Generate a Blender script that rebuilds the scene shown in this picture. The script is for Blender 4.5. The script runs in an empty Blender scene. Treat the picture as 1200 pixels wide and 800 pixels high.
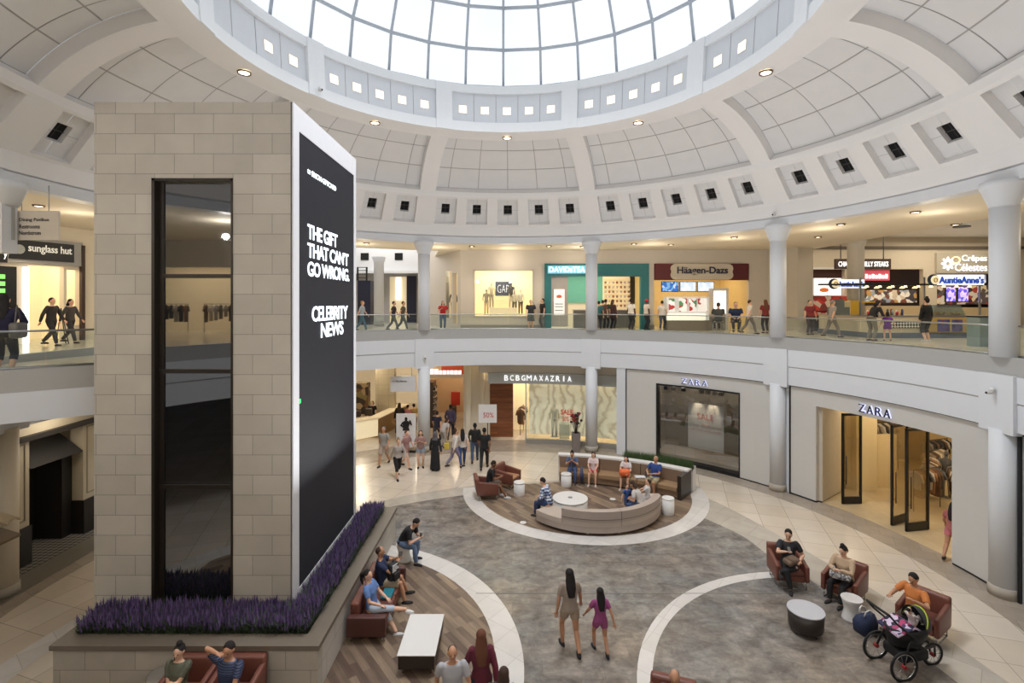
import bpy, math, random
from mathutils import Vector, Matrix
random.seed(7)
SC = bpy.context.scene
COL = SC.collection
R = math.radians
PI = math.pi
FPX, HZ, CX0 = 589.0, 354.5, 600.0      # focal length in px, horizon row, centre column
EYE = 7.2                                # eye height above the lower floor
CEN = (-0.206, 12.78)                    # axis of the rotunda
UF = 5.70                                # upper floor level
UC = 10.14                               # upper ceiling level

def FL(px, py, z=0.0):
    Y = FPX*(EYE-z)/(py-HZ)
    return ((px-CX0)/FPX*Y, Y)
def AX(px, Y): return (px-CX0)/FPX*Y
def AZ(py, Y): return EYE+(HZ-py)/FPX*Y
def pol(az, r):
    a = R(az); return (CEN[0]+r*math.sin(a), CEN[1]+r*math.cos(a))

# ---------------------------------------------------------------- materials
_M = {}
def srgb(c):
    return tuple(((v/255.0)/12.92 if v/255.0 <= 0.04045 else ((v/255.0+0.055)/1.055)**2.4) for v in c)
def nt(name):
    m = bpy.data.materials.new(name); m.use_nodes = True
    t = m.node_tree
    for n in list(t.nodes): t.nodes.remove(n)
    out = t.nodes.new('ShaderNodeOutputMaterial')
    return m, t, out
def N(t, typ, **kw):
    n = t.nodes.new(typ)
    for k, v in kw.items():
        if hasattr(n, k) and not k[0].isupper(): setattr(n, k, v)
        else: n.inputs[k.replace('_', ' ')].default_value = v
    return n
def mat(name, rgb, rough=0.6, metal=0.0, var=0.06, scale=6.0, emit=0.0, spec=0.5, bump=0.0):
    """plain surface: sRGB 0-255 colour with a little procedural variation"""
    if name in _M: return _M[name]
    m, t, out = nt(name)
    b = N(t, 'ShaderNodeBsdfPrincipled')
    b.inputs['Roughness'].default_value = rough; b.inputs['Metallic'].default_value = metal
    b.inputs['Specular IOR Level'].default_value = spec
    c = srgb(rgb)
    tc = N(t, 'ShaderNodeTexCoord'); no = N(t, 'ShaderNodeTexNoise')
    no.inputs['Scale'].default_value = scale; no.inputs['Detail'].default_value = 3
    t.links.new(tc.outputs['Object'], no.inputs['Vector'])
    mx = N(t, 'ShaderNodeMix', data_type='RGBA')
    mx.inputs[6].default_value = tuple(v*(1-var) for v in c)+(1,)
    mx.inputs[7].default_value = tuple(min(1, v*(1+var)) for v in c)+(1,)
    t.links.new(no.outputs['Fac'], mx.inputs[0])
    t.links.new(mx.outputs[2], b.inputs['Base Color'])
    if emit:
        t.links.new(mx.outputs[2], b.inputs['Emission Color']); b.inputs['Emission Strength'].default_value = emit
    if bump:
        bp = N(t, 'ShaderNodeBump'); bp.inputs['Strength'].default_value = bump
        t.links.new(no.outputs['Fac'], bp.inputs['Height']); t.links.new(bp.outputs[0], b.inputs['Normal'])
    t.links.new(b.outputs[0], out.inputs[0])
    _M[name] = m
    return m
def glass(name, tint=(246, 250, 248), refl=0.06, rough=0.0):
    if name in _M: return _M[name]
    m, t, out = nt(name)
    tr = N(t, 'ShaderNodeBsdfTransparent'); tr.inputs[0].default_value = srgb(tint)+(1,)
    gl = N(t, 'ShaderNodeBsdfGlossy'); gl.inputs['Roughness'].default_value = rough; gl.inputs[0].default_value = (1, 1, 1, 1)
    lw = N(t, 'ShaderNodeLayerWeight'); lw.inputs[0].default_value = 0.25
    ma = N(t, 'ShaderNodeMath', operation='MULTIPLY_ADD'); ma.inputs[1].default_value = 0.35; ma.inputs[2].default_value = refl
    t.links.new(lw.outputs['Facing'], ma.inputs[0])
    cl = N(t, 'ShaderNodeClamp'); t.links.new(ma.outputs[0], cl.inputs[0])
    mx = N(t, 'ShaderNodeMixShader'); t.links.new(cl.outputs[0], mx.inputs[0])
    t.links.new(tr.outputs[0], mx.inputs[1]); t.links.new(gl.outputs[0], mx.inputs[2])
    t.links.new(mx.outputs[0], out.inputs[0])
    _M[name] = m; return m
def brickmat(name, c1, c2, mortar, bw, bh, ms=0.01, rough=0.4, rot=0.0, offset=0.5, noise=0.25, nscale=(3, 3, 3), axis='XY', loc=(0, 0, 0), spec=0.5, streak=None, bias=0.0):
    if name in _M: return _M[name]
    m, t, out = nt(name)
    b = N(t, 'ShaderNodeBsdfPrincipled'); b.inputs['Roughness'].default_value = rough
    b.inputs['Specular IOR Level'].default_value = spec
    tc = N(t, 'ShaderNodeTexCoord')
    mp = N(t, 'ShaderNodeMapping'); mp.inputs['Location'].default_value = loc
    if axis == 'XY': mp.inputs['Rotation'].default_value = (0, 0, rot)
    src = tc.outputs['Object']
    if axis in ('XZ', 'YZ'):
        sp = N(t, 'ShaderNodeSeparateXYZ'); cb = N(t, 'ShaderNodeCombineXYZ')
        t.links.new(src, sp.inputs[0]); t.links.new(sp.outputs['X' if axis == 'XZ' else 'Y'], cb.inputs[0]); t.links.new(sp.outputs['Z'], cb.inputs[1])
        src = cb.outputs[0]
    t.links.new(src, mp.inputs[0])
    br = N(t, 'ShaderNodeTexBrick'); br.offset = offset
    br.inputs['Color1'].default_value = srgb(c1)+(1,); br.inputs['Color2'].default_value = srgb(c2)+(1,)
    br.inputs['Mortar'].default_value = srgb(mortar)+(1,)
    br.inputs['Scale'].default_value = 1; br.inputs['Mortar Size'].default_value = ms
    br.inputs['Brick Width'].default_value = bw; br.inputs['Row Height'].default_value = bh
    br.inputs['Bias'].default_value = bias
    t.links.new(mp.outputs[0], br.inputs[0])
    no = N(t, 'ShaderNodeTexNoise'); no.inputs['Scale'].default_value = 1; no.inputs['Detail'].default_value = 6
    m2 = N(t, 'ShaderNodeMapping'); m2.inputs['Scale'].default_value = nscale
    t.links.new(mp.outputs[0], m2.inputs[0]); t.links.new(m2.outputs[0], no.inputs[0])
    cr = N(t, 'ShaderNodeMapRange'); cr.inputs[1].default_value = 0.3; cr.inputs[2].default_value = 0.7
    cr.inputs[3].default_value = 1-noise; cr.inputs[4].default_value = 1+noise*0.6
    t.links.new(no.outputs['Fac'], cr.inputs[0])
    mu = N(t, 'ShaderNodeVectorMath', operation='SCALE')
    t.links.new(br.outputs['Color'], mu.inputs[0]); t.links.new(cr.outputs[0], mu.inputs['Scale'])
    t.links.new(mu.outputs[0], b.inputs['Base Color'])
    t.links.new(b.outputs[0], out.inputs[0])
    _M[name] = m; return m
def checkmat(name, c1, c2, scale, rough=0.6, lines=None):
    """check / plaid / stripe cloth"""
    if name in _M: return _M[name]
    m, t, out = nt(name)
    b = N(t, 'ShaderNodeBsdfPrincipled'); b.inputs['Roughness'].default_value = rough
    tc = N(t, 'ShaderNodeTexCoord')
    if lines is None:
        k = N(t, 'ShaderNodeTexChecker'); k.inputs['Scale'].default_value = scale
        k.inputs[1].default_value = srgb(c1)+(1,); k.inputs[2].default_value = srgb(c2)+(1,)
        t.links.new(tc.outputs['Object'], k.inputs[0]); t.links.new(k.outputs[0], b.inputs['Base Color'])
    else:
        w = N(t, 'ShaderNodeTexWave'); w.bands_direction = lines; w.inputs['Scale'].default_value = scale
        w.inputs['Distortion'].default_value = 0.6
        mx = N(t, 'ShaderNodeMix', data_type='RGBA'); mx.inputs[6].default_value = srgb(c1)+(1,); mx.inputs[7].default_value = srgb(c2)+(1,)
        cr = N(t, 'ShaderNodeMapRange'); cr.inputs[1].default_value = 0.62; cr.inputs[2].default_value = 0.8
        t.links.new(tc.outputs['Object'], w.inputs[0]); t.links.new(w.outputs['Fac'], cr.inputs[0])
        t.links.new(cr.outputs[0], mx.inputs[0]); t.links.new(mx.outputs[2], b.inputs['Base Color'])
    t.links.new(b.outputs[0], out.inputs[0]); _M[name] = m; return m
def plaidmat(name, c1, c2, c3, k):
    m, t, out = nt(name)
    b = N(t, 'ShaderNodeBsdfPrincipled'); b.inputs['Roughness'].default_value = .85
    tc = N(t, 'ShaderNodeTexCoord'); sp = N(t, 'ShaderNodeSeparateXYZ'); t.links.new(tc.outputs['Object'], sp.inputs[0])
    ad = N(t, 'ShaderNodeMath', operation='ADD'); t.links.new(sp.outputs['X'], ad.inputs[0]); t.links.new(sp.outputs['Y'], ad.inputs[1])
    st = []
    for src in (ad.outputs[0], sp.outputs['Z']):
        mu = N(t, 'ShaderNodeMath', operation='MULTIPLY'); mu.inputs[1].default_value = k; t.links.new(src, mu.inputs[0])
        fr = N(t, 'ShaderNodeMath', operation='FRACT'); t.links.new(mu.outputs[0], fr.inputs[0])
        gt = N(t, 'ShaderNodeMath', operation='GREATER_THAN'); gt.inputs[1].default_value = .5; t.links.new(fr.outputs[0], gt.inputs[0]); st.append(gt)
    s_ = N(t, 'ShaderNodeMath', operation='ADD'); t.links.new(st[0].outputs[0], s_.inputs[0]); t.links.new(st[1].outputs[0], s_.inputs[1])
    dv = N(t, 'ShaderNodeMath', operation='MULTIPLY'); dv.inputs[1].default_value = .5; t.links.new(s_.outputs[0], dv.inputs[0])
    cr = N(t, 'ShaderNodeValToRGB'); cr.color_ramp.interpolation = 'CONSTANT'; e = cr.color_ramp.elements
    e[0].position = 0; e[0].color = srgb(c1)+(1,); e[1].position = .3; e[1].color = srgb(c2)+(1,); q = e.new(.8); q.color = srgb(c3)+(1,)
    t.links.new(dv.outputs[0], cr.inputs[0]); t.links.new(cr.outputs[0], b.inputs['Base Color']); t.links.new(b.outputs[0], out.inputs[0]); return m
def patmat(name, cols, scale, rough=0.7, emit=0.0, stretch=(1, 1, 1)):
    """blotchy pattern made of several colours (printed cloth, poster art, stocked shelves)"""
    if name in _M: return _M[name]
    m, t, out = nt(name)
    b = N(t, 'ShaderNodeBsdfPrincipled'); b.inputs['Roughness'].default_value = rough
    tc = N(t, 'ShaderNodeTexCoord'); mp = N(t, 'ShaderNodeMapping'); mp.inputs['Scale'].default_value = stretch
    v = N(t, 'ShaderNodeTexVoronoi'); v.inputs['Scale'].default_value = scale
    sp = N(t, 'ShaderNodeSeparateColor')
    cr = N(t, 'ShaderNodeValToRGB'); cr.color_ramp.interpolation = 'CONSTANT'
    e = cr.color_ramp.elements
    while len(e) < len(cols): e.new(0.5)
    for i, c in enumerate(cols):
        e[i].position = i/len(cols); e[i].color = srgb(c)+(1,)
    t.links.new(tc.outputs['Object'], mp.inputs[0]); t.links.new(mp.outputs[0], v.inputs[0])
    t.links.new(v.outputs['Color'], sp.inputs[0]); t.links.new(sp.outputs[0], cr.inputs[0])
    t.links.new(cr.outputs[0], b.inputs['Base Color'])
    if emit:
        t.links.new(cr.outputs[0], b.inputs['Emission Color']); b.inputs['Emission Strength'].default_value = emit
    t.links.new(b.outputs[0], out.inputs[0]); _M[name] = m; return m

# ---------------------------------------------------------------- mesh builder
class MB:
    def __init__(s): s.v = []; s.f = []; s.m = []; s.sm = []
    def add(s, vs, fs, mi=0, smooth=False):
        o = len(s.v); s.v += [tuple(v) for v in vs]
        for f in fs: s.f.append(tuple(i+o for i in f)); s.m.append(mi); s.sm.append(smooth)
        return s
    def box(s, x0, x1, y0, y1, z0, z1, mi=0):
        vs = [(x, y, z) for x in (x0, x1) for y in (y0, y1) for z in (z0, z1)]
        return s.add(vs, [(0, 1, 3, 2), (4, 6, 7, 5), (0, 4, 5, 1), (2, 3, 7, 6), (0, 2, 6, 4), (1, 5, 7, 3)], mi)
    def cbox(s, cx, cy, z0, w, d, h, rz=0, mi=0):
        c, n = math.cos(rz), math.sin(rz); vs = []
        for x in (-w/2, w/2):
            for y in (-d/2, d/2):
                for z in (z0, z0+h): vs.append((cx+x*c-y*n, cy+x*n+y*c, z))
        return s.add(vs, [(0, 1, 3, 2), (4, 6, 7, 5), (0, 4, 5, 1), (2, 3, 7, 6), (0, 2, 6, 4), (1, 5, 7, 3)], mi)
    def rbox(s, x0, x1, y0, y1, z0, z1, r=0.04, mi=0, seg=3):
        """box with rounded vertical and horizontal edges (superellipse-like rings)"""
        rings = []
        prof = [(math.sin(a), 1-math.cos(a)) for a in [PI/2*i/seg for i in range(seg+1)]]
        levels = [(r-r*p[0], z0+r*(1-math.cos(PI/2*i/seg))) for i, p in enumerate(prof)]
        levels = [(r*(1-math.sin(PI/2*i/seg)), z0+r*(1-math.cos(PI/2*i/seg))) for i in range(seg+1)]
        levels += [(r*(1-math.cos(PI/2*i/seg)), z1-r*(1-math.sin(PI/2*i/seg))) for i in range(seg+1)]
        for ins, z in levels:
            ring = []
            rr = max(r-ins, 0.0)+0.001
            for cx, cy, a0 in ((x1-r, y1-r, 0), (x0+r, y1-r, 90), (x0+r, y0+r, 180), (x1-r, y0+r, 270)):
                for i in range(seg+1):
                    a = R(a0+90*i/seg); ring.append((cx+rr*math.cos(a), cy+rr*math.sin(a), z))
            rings.append(ring)
        return s.loft(rings, mi, True, True)
    def loft(s, rings, mi=0, cap=True, smooth=True, closed=True):
        n = len(rings[0]); vs = [p for r in rings for p in r]; fs = []
        for k in range(len(rings)-1):
            for i in range(n if closed else n-1):
                j = (i+1) % n
                fs.append((k*n+i, k*n+j, (k+1)*n+j, (k+1)*n+i))
        s.add(vs, fs, mi, smooth)
        if cap:
            o = len(s.v)-len(vs)
            s.f.append(tuple(o+i for i in reversed(range(n)))); s.m.append(mi); s.sm.append(False)
            s.f.append(tuple(o+(len(rings)-1)*n+i for i in range(n))); s.m.append(mi); s.sm.append(False)
        return s
    def lathe(s, prof, cx=0, cy=0, n=24, mi=0, cap=True, sx=1, sy=1):
        return s.loft([[(cx+r*sx*math.cos(2*PI*i/n), cy+r*sy*math.sin(2*PI*i/n), z) for i in range(n)] for r, z in prof], mi, cap)
    def tube(s, pts, rad, n=8, mi=0, cap=True):
        pts = [Vector(p) for p in pts]
        if not hasattr(rad, '__len__'): rad = [rad]*len(pts)
        rings = []; prev = None
        for i, p in enumerate(pts):
            d = (pts[min(i+1, len(pts)-1)]-pts[max(i-1, 0)])
            if d.length < 1e-9: d = Vector((0, 0, 1))
            d.normalize()
            if prev is None:
                a = Vector((0, 0, 1)) if abs(d.z) < 0.9 else Vector((1, 0, 0))
                u = d.cross(a).normalized()
            else:
                u = (prev-d*prev.dot(d)).normalized()
            prev = u; w = d.cross(u); rr = rad[i]
            if not hasattr(rr, '__len__'): rr = (rr, rr)
            rings.append([tuple(p+u*rr[0]*math.cos(2*PI*k/n)+w*rr[1]*math.sin(2*PI*k/n)) for k in range(n)])
        return s.loft(rings, mi, cap)
    def ell(s, c, rad, n=12, m=8, mi=0, rot=None):
        rings = []
        for k in range(m+1):
            t = -PI/2+PI*(0.02+0.96*k/m)
            ring = []
            for i in range(n):
                a = 2*PI*i/n
                p = Vector((rad[0]*math.cos(t)*math.cos(a), rad[1]*math.cos(t)*math.sin(a), rad[2]*math.sin(t)))
                if rot is not None: p = rot @ p
                ring.append(tuple(Vector(c)+p))
            rings.append(ring)
        return s.loft(rings, mi)
    def prism(s, poly, z0, z1, mi=0):
        n = len(poly); vs = [(x, y, z0) for x, y in poly]+[(x, y, z1) for x, y in poly]
        fs = [(i, (i+1) % n, n+(i+1) % n, n+i) for i in range(n)]
        fs += [tuple(reversed(range(n))), tuple(range(n, 2*n))]
        return s.add(vs, fs, mi)
    def flat(s, poly, z, mi=0):
        return s.add([(x, y, z) for x, y in poly], [tuple(range(len(poly)))], mi)
    def quad(s, a, b, c, d, mi=0): return s.add([a, b, c, d], [(0, 1, 2, 3)], mi)
    def ring(s, a0, a1, r0, r1, z0, z1, mi=0, n=None, c=CEN):
        """solid annular sector, azimuths in degrees from +Y towards +X"""
        n = n or max(2, int(abs(a1-a0)/2.5)); rings = []
        for i in range(n+1):
            a = R(a0+(a1-a0)*i/n); sn, cs = math.sin(a), math.cos(a)
            rings.append([(c[0]+r*sn, c[1]+r*cs, z) for r, z in ((r0, z0), (r1, z0), (r1, z1), (r0, z1))])
        return s.loft(rings, mi, True, False)
    def wall(s, p0, p1, z0, z1, th=0.1, mi=0, holes=()):
        """straight wall from p0 to p1, thickness to the left side; holes = (s0,s1,za,zb) in metres along"""
        d = Vector((p1[0]-p0[0], p1[1]-p0[1])); L = d.length; d.normalize(); nrm = Vector((-d.y, d.x))
        cuts = sorted({0, L} | {min(max(h[0], 0), L) for h in holes} | {min(max(h[1], 0), L) for h in holes})
        def blk(a, b, za, zb):
            if b-a < 1e-4 or zb-za < 1e-4: return
            A = Vector(p0)+d*a; B = Vector(p0)+d*b; C = B+nrm*th; D = A+nrm*th
            s.prism([tuple(A), tuple(B), tuple(C), tuple(D)], za, zb, mi)
        for a, b in zip(cuts[:-1], cuts[1:]):
            hs = [h for h in holes if h[0] <= a+1e-4 and h[1] >= b-1e-4]
            z = z0
            for h in sorted(hs, key=lambda q: q[2]): blk(a, b, z, h[2]); z = h[3]
            blk(a, b, z, z1)
        return s
    def xf(s, fn): s.v = [fn(v) for v in s.v]; return s
    def mesh(s, name, mats, shift=None):
        me = bpy.data.meshes.new(name)
        v = s.v
        if shift is not None:
            v = [tuple(shift @ Vector(p)) for p in v]
        me.from_pydata(v, [], s.f)
        for m in mats: me.materials.append(m)
        me.polygons.foreach_set('material_index', s.m)
        me.polygons.foreach_set('use_smooth', s.sm)
        me.update()
        return me

def inv(o):
    return (Matrix.Translation(o.location) @ Matrix.Rotation(o.rotation_euler.z, 4, 'Z')).inverted() if o is not None else None
def tag(o, label=None, cat=None, group=None, kind=None):
    if label: o['label'] = label
    if cat: o['category'] = cat
    if group: o['group'] = group
    if kind: o['kind'] = kind
    return o
def root_of(o):
    while o.parent: o = o.parent
    return o
def P(name, mb, mats, parent=None, world=True, label=None, cat=None, group=None, kind=None, loc=None):
    """link a builder as ONE mesh object. world=True: coordinates are world ones and are moved into the thing's frame"""
    if not isinstance(mats, (list, tuple)): mats = [mats]
    sh = None
    if world and parent is not None: sh = inv(root_of(parent))
    if world and parent is None and mb.v:
        if kind != 'structure' and loc is None:
            xs = [p[0] for p in mb.v]; ys = [p[1] for p in mb.v]; zs = [p[2] for p in mb.v]
            loc = ((min(xs)+max(xs))/2, (min(ys)+max(ys))/2, min(zs))
        if loc is not None: sh = Matrix.Translation(loc).inverted()
    o = bpy.data.objects.new(name, mb.mesh(name, mats, sh)); COL.objects.link(o)
    if parent is not None: o.parent = parent
    elif loc is not None: o.location = loc
    return tag(o, label, cat, group, kind)
def T(name, label, cat, loc=(0, 0, 0), rz=0.0, group=None):
    o = bpy.data.objects.new(name, None); COL.objects.link(o)
    o.empty_display_size = 0.2
    o.location = loc if len(loc) == 3 else (loc[0], loc[1], 0); o.rotation_euler = (0, 0, rz)
    return tag(o, label, cat, group)
def dup(o, loc, rz=None, label=None, parent=None):
    c = o.copy(); COL.objects.link(c)
    if parent is None:
        c.location = loc
        if rz is not None: c.rotation_euler = (0, 0, rz)
        if label: c['label'] = label
    else: c.parent = parent
    for ch in list(o.children): dup(ch, None, None, None, c)
    return c
def text(s, w, h, ext=0.02, bold=0.0, space=1.0):
    """lettering as a builder in the xz plane: baseline start at the origin, facing -y, scaled to w x h"""
    cu = bpy.data.curves.new('t', 'FONT'); cu.body = s; cu.size = 1; cu.extrude = 0.01; cu.offset = bold; cu.space_character = space
    cu.resolution_u = 3
    ob = bpy.data.objects.new('t', cu)
    me = bpy.data.meshes.new_from_object(ob)
    vs = [v.co.copy() for v in me.vertices]; fs = [tuple(p.vertices) for p in me.polygons]
    bpy.data.objects.remove(ob); bpy.data.curves.remove(cu); bpy.data.meshes.remove(me)
    x0 = min(v.x for v in vs); x1 = max(v.x for v in vs); y0 = min(v.y for v in vs); y1 = max(v.y for v in vs)
    if w is None: w = (x1-x0)*h/(y1-y0)
    mb = MB(); mb.add([((v.x-x0)/(x1-x0)*w, -(v.z/0.01)*ext/2-ext/2, (v.y-y0)/(y1-y0)*h) for v in vs], fs)
    return mb
def place(mb, p, yaw=0.0):
    """turn a builder about z by yaw and move it to p"""
    c, n = math.cos(yaw), math.sin(yaw)
    return mb.xf(lambda v: (p[0]+v[0]*c-v[1]*n, p[1]+v[0]*n+v[1]*c, p[2]+v[2]))
def merge(a, b, mi=None):
    a.add(b.v, [], 0)
    o = len(a.v)-len(b.v)
    for f, m, sm in zip(b.f, b.m, b.sm): a.f.append(tuple(i+o for i in f)); a.m.append(m if mi is None else mi); a.sm.append(sm)
    return a
def lamp(kind, loc, energy, color=(1, 0.86, 0.68), size=0.3, rot=None, spot=None, sy=None):
    d = bpy.data.lights.new('lamp', kind); d.energy = energy; d.color = color
    if kind == 'AREA':
        d.size = size
        if sy: d.shape = 'RECTANGLE'; d.size_y = sy
    elif kind in ('POINT', 'SPOT'): d.shadow_soft_size = size
    if kind == 'SPOT': d.spot_size = R(spot or 120); d.spot_blend = 0.6
    o = bpy.data.objects.new('lamp', d); COL.objects.link(o); o.location = loc
    if rot: o.rotation_euler = rot
    return o

# common materials
WHITE = mat('white_paint', (222, 222, 222), 0.55, var=0.02, scale=1.5)
WHITE2 = mat('white_trim_paint', (214, 217, 222), 0.5, var=0.02, scale=1.5)
DOME = mat('dome_plaster', (232, 230, 229), 0.75, var=0.03, scale=0.8)
PANEL = mat('acoustic_panel', (224, 223, 223), 0.85, var=0.03, scale=2)
JOINT = mat('panel_joint', (178, 176, 174), 0.9)
GREYB = mat('grey_band_paint', (168, 167, 165), 0.5, var=0.02)
BLACK = mat('black_metal', (22, 22, 24), 0.4, var=0.1)
STEEL = mat('brushed_steel', (170, 172, 172), 0.3, 0.9)
GLASS = glass('clear_glass')
RGLASS = glass('rail_glass', (228, 240, 238), 0.05)
DARK = mat('dark_void', (14, 14, 15), 0.9)
BEIGE = mat('beige_wall_paint', (206, 198, 184), 0.7, var=0.03, scale=1)
CREAM = mat('cream_wall_paint', (226, 216, 196), 0.7, var=0.03, scale=1)
LETTER = mat('lit_white_letters', (250, 250, 255), 0.5, emit=1.1)
LETTERB = mat('black_letters', (25, 25, 30), 0.5)
LEATHER = mat('brown_leather', (112, 66, 54), 0.42, var=0.12, scale=9)
WLAM = mat('white_laminate', (216, 214, 212), 0.35, var=0.02)
SKY_L = 1.25
SPOTW = 1200; UPW = 850; BACKW_ = 170
EXPO = -0.12
# ================================================================ the rotunda
A_, B_ = 38.54, 33.99
BACKW = (360-2*(1.5*A_+B_))/5
edges = [-A_/2-A_-B_, -A_/2-A_, -A_/2, A_/2, A_/2+A_, A_/2+A_+B_]
az = edges[-1]
for i in range(4): az += BACKW; edges.append(az)
BAYS = []
for i in range(len(edges)):
    a = edges[i]; b = edges[i+1] if i+1 < len(edges) else edges[0]+360
    BAYS.append((a, b, 5 if i in (1, 2, 3) else 4))

# floor: cream tile everywhere, with the stone circle and bands laid in
TILE = brickmat('cream_floor_tile', (204, 190, 172), (214, 203, 188), (165, 152, 138), 0.9, 0.9, 0.008, 0.2, rot=R(18), offset=0.0, noise=0.06, nscale=(1.2, 1.2, 1.2))
STONE, t, out = nt('mottled_stone')
b = N(t, 'ShaderNodeBsdfPrincipled'); b.inputs['Roughness'].default_value = .24
tc = N(t, 'ShaderNodeTexCoord')
def nz(scale, detail, sc3, dist=0):
    mp = N(t, 'ShaderNodeMapping'); mp.inputs['Scale'].default_value = sc3; t.links.new(tc.outputs['Object'], mp.inputs[0])
    n = N(t, 'ShaderNodeTexNoise'); n.inputs['Scale'].default_value = scale; n.inputs['Detail'].default_value = detail; n.inputs['Roughness'].default_value = .65; n.inputs['Distortion'].default_value = dist
    t.links.new(mp.outputs[0], n.inputs[0]); return n
n1 = nz(.35, 3, (1, 1, 1)); n2 = nz(2.0, 10, (1, 1.35, 1), .5); n3 = nz(8, 6, (1, 1.3, 1), .3)
r1 = N(t, 'ShaderNodeValToRGB'); e = r1.color_ramp.elements; e[0].position = .38; e[0].color = srgb((132, 122, 112))+(1,); e[1].position = .60; e[1].color = srgb((126, 124, 122))+(1,)
t.links.new(n1.outputs['Fac'], r1.inputs[0])
r2 = N(t, 'ShaderNodeMapRange'); r2.inputs[1].default_value = .34; r2.inputs[2].default_value = .68; r2.inputs[3].default_value = .5; r2.inputs[4].default_value = 1.36; t.links.new(n2.outputs['Fac'], r2.inputs[0])
r3 = N(t, 'ShaderNodeMapRange'); r3.inputs[1].default_value = .3; r3.inputs[2].default_value = .7; r3.inputs[3].default_value = .8; r3.inputs[4].default_value = 1.2; t.links.new(n3.outputs['Fac'], r3.inputs[0])
mm = N(t, 'ShaderNodeMath', operation='MULTIPLY'); t.links.new(r2.outputs[0], mm.inputs[0]); t.links.new(r3.outputs[0], mm.inputs[1])
br_ = N(t, 'ShaderNodeTexBrick'); br_.inputs['Color1'].default_value = (.86, .86, .86, 1); br_.inputs['Color2'].default_value = (1.06, 1.04, 1.02, 1); br_.inputs['Mortar'].default_value = (.7, .7, .7, 1)
br_.inputs['Scale'].default_value = 1; br_.inputs['Brick Width'].default_value = 1.2; br_.inputs['Row Height'].default_value = .6; br_.inputs['Mortar Size'].default_value = .004; t.links.new(tc.outputs['Object'], br_.inputs[0])
v1 = N(t, 'ShaderNodeVectorMath', operation='MULTIPLY'); t.links.new(r1.outputs[0], v1.inputs[0]); t.links.new(br_.outputs[0], v1.inputs[1])
v2 = N(t, 'ShaderNodeVectorMath', operation='SCALE'); t.links.new(v1.outputs[0], v2.inputs[0]); t.links.new(mm.outputs[0], v2.inputs['Scale'])
t.links.new(v2.outputs[0], b.inputs['Base Color']); t.links.new(b.outputs[0], out.inputs[0])
BANDM = brickmat('grey_band_tile', (176, 168, 156), (186, 178, 166), (158, 150, 140), 0.9, 0.9, 0.006, 0.22, rot=R(45), noise=0.08)
STRIP = brickmat('shopfront_strip_tile', (158, 146, 132), (168, 156, 142), (140, 130, 118), 0.6, 0.6, 0.006, 0.25, rot=R(30), noise=0.08)
RINGM = brickmat('white_ring_tile', (206, 201, 196), (214, 210, 206), (184, 178, 172), 0.62, 0.62, 0.006, 0.22, rot=R(38), offset=0, noise=0.05)
WOODF = brickmat('wood_plank_floor', (90, 72, 62), (150, 130, 108), (82, 66, 56), 0.95, 0.15, 0.002, 0.4, rot=R(52), offset=0.37, noise=0.28, nscale=(1.4, 9, 3))
UTILE = brickmat('upper_floor_tile', (214, 204, 186), (222, 213, 198), (190, 180, 165), 0.9, 0.9, 0.006, 0.15, offset=0.0, noise=0.05)

mb = MB(); mb.box(-45, 45, -20, 60, -0.3, 0.0)
P('floor', mb, TILE, kind='structure')
mb = MB(); mb.ring(-120, 120, 11.55, 13.6, -0.01, 0.002, c=CEN)
P('floor_shopfront_strip', mb, STRIP, kind='structure')
def spline(pts, k=8):
    out = []; n = len(pts)
    for i in range(n):
        p0, p1, p2, p3 = (Vector(pts[(i+j-1) % n]) for j in range(4))
        for q in range(k):
            t = q/k
            out.append(tuple(0.5*((2*p1)+(-p0+p2)*t+(2*p0-5*p1+4*p2-p3)*t*t+(-p0+3*p1-3*p2+p3)*t**3)))
    return out
band = [(-8.5, 12), (-6.5, 16.7), (-4.5, 18.4), (-2.9, 19.25), (-1.38, 19.78), (.4, 20.15), (2.6, 20.4), (5, 20.2), (6.7, 19.2), (7.68, 17.4), (8.63, 14.2), (9.1, 12.4), (9.36, 10.2), (9.3, 7), (7, 3), (0, 1.2), (-6, 3), (-8.4, 7)]
brown = [(-8, 12), (-5.8, 16.5), (-4.2, 17.75), (-1.9, 18.75), (0, 19.1), (3, 19), (5.5, 17.8), (6.98, 15.8), (7.36, 14.1), (8.0, 12.2), (8.42, 9.7), (8.4, 7), (6, 3.6), (0, 2), (-6, 4), (-8, 7.5)]
mb = MB(); mb.prism(spline(band), -0.02, 0.004); P('floor_grey_band', mb, BANDM, kind='structure')
mb = MB(); mb.prism(spline(brown), -0.02, 0.007); P('floor_brown_stone', mb, STONE, kind='structure')
def clipc(x, y):
    lim = 19.72+.17*(x+.8)
    return (x, min(y, lim))
def disc(c, r, clip=False, n=96):
    p = [(c[0]+r*math.cos(2*PI*i/n), c[1]+r*math.sin(2*PI*i/n)) for i in range(n)]
    return [clipc(*q) for q in p] if clip else p
L1, L2, L3 = (2.72, 19.5), (-4.96, 9.9), (7.3, 8.4)
for nm, c, ro, ri, cl in (('floor_white_ring', L1, 4.6, 4.02, True), ('floor_white_ring', L2, 5.2, 4.63, False), ('floor_white_ring', L3, 5.06, 4.77, False)):
    a = disc(c, ro, cl); b = disc(c, ri, cl); mb = MB(); n = len(a); z = 0.010
    mb.add([(x, y, z) for x, y in a]+[(x, y, z) for x, y in b], [(i, (i+1) % n, n+(i+1) % n, n+i) for i in range(n) if not (c is L3 and a[i][0] > 7.4)])
    P(nm, mb, RINGM, kind='structure')
for c, r, cl in ((L1, 4.02, True), (L2, 4.63, False)):
    mb = MB(); mb.flat([(max(x, -8.4), y) for x, y in disc(c, r, cl)], 0.010); P('floor_wood_planks', mb, WOODF, kind='structure')
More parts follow.
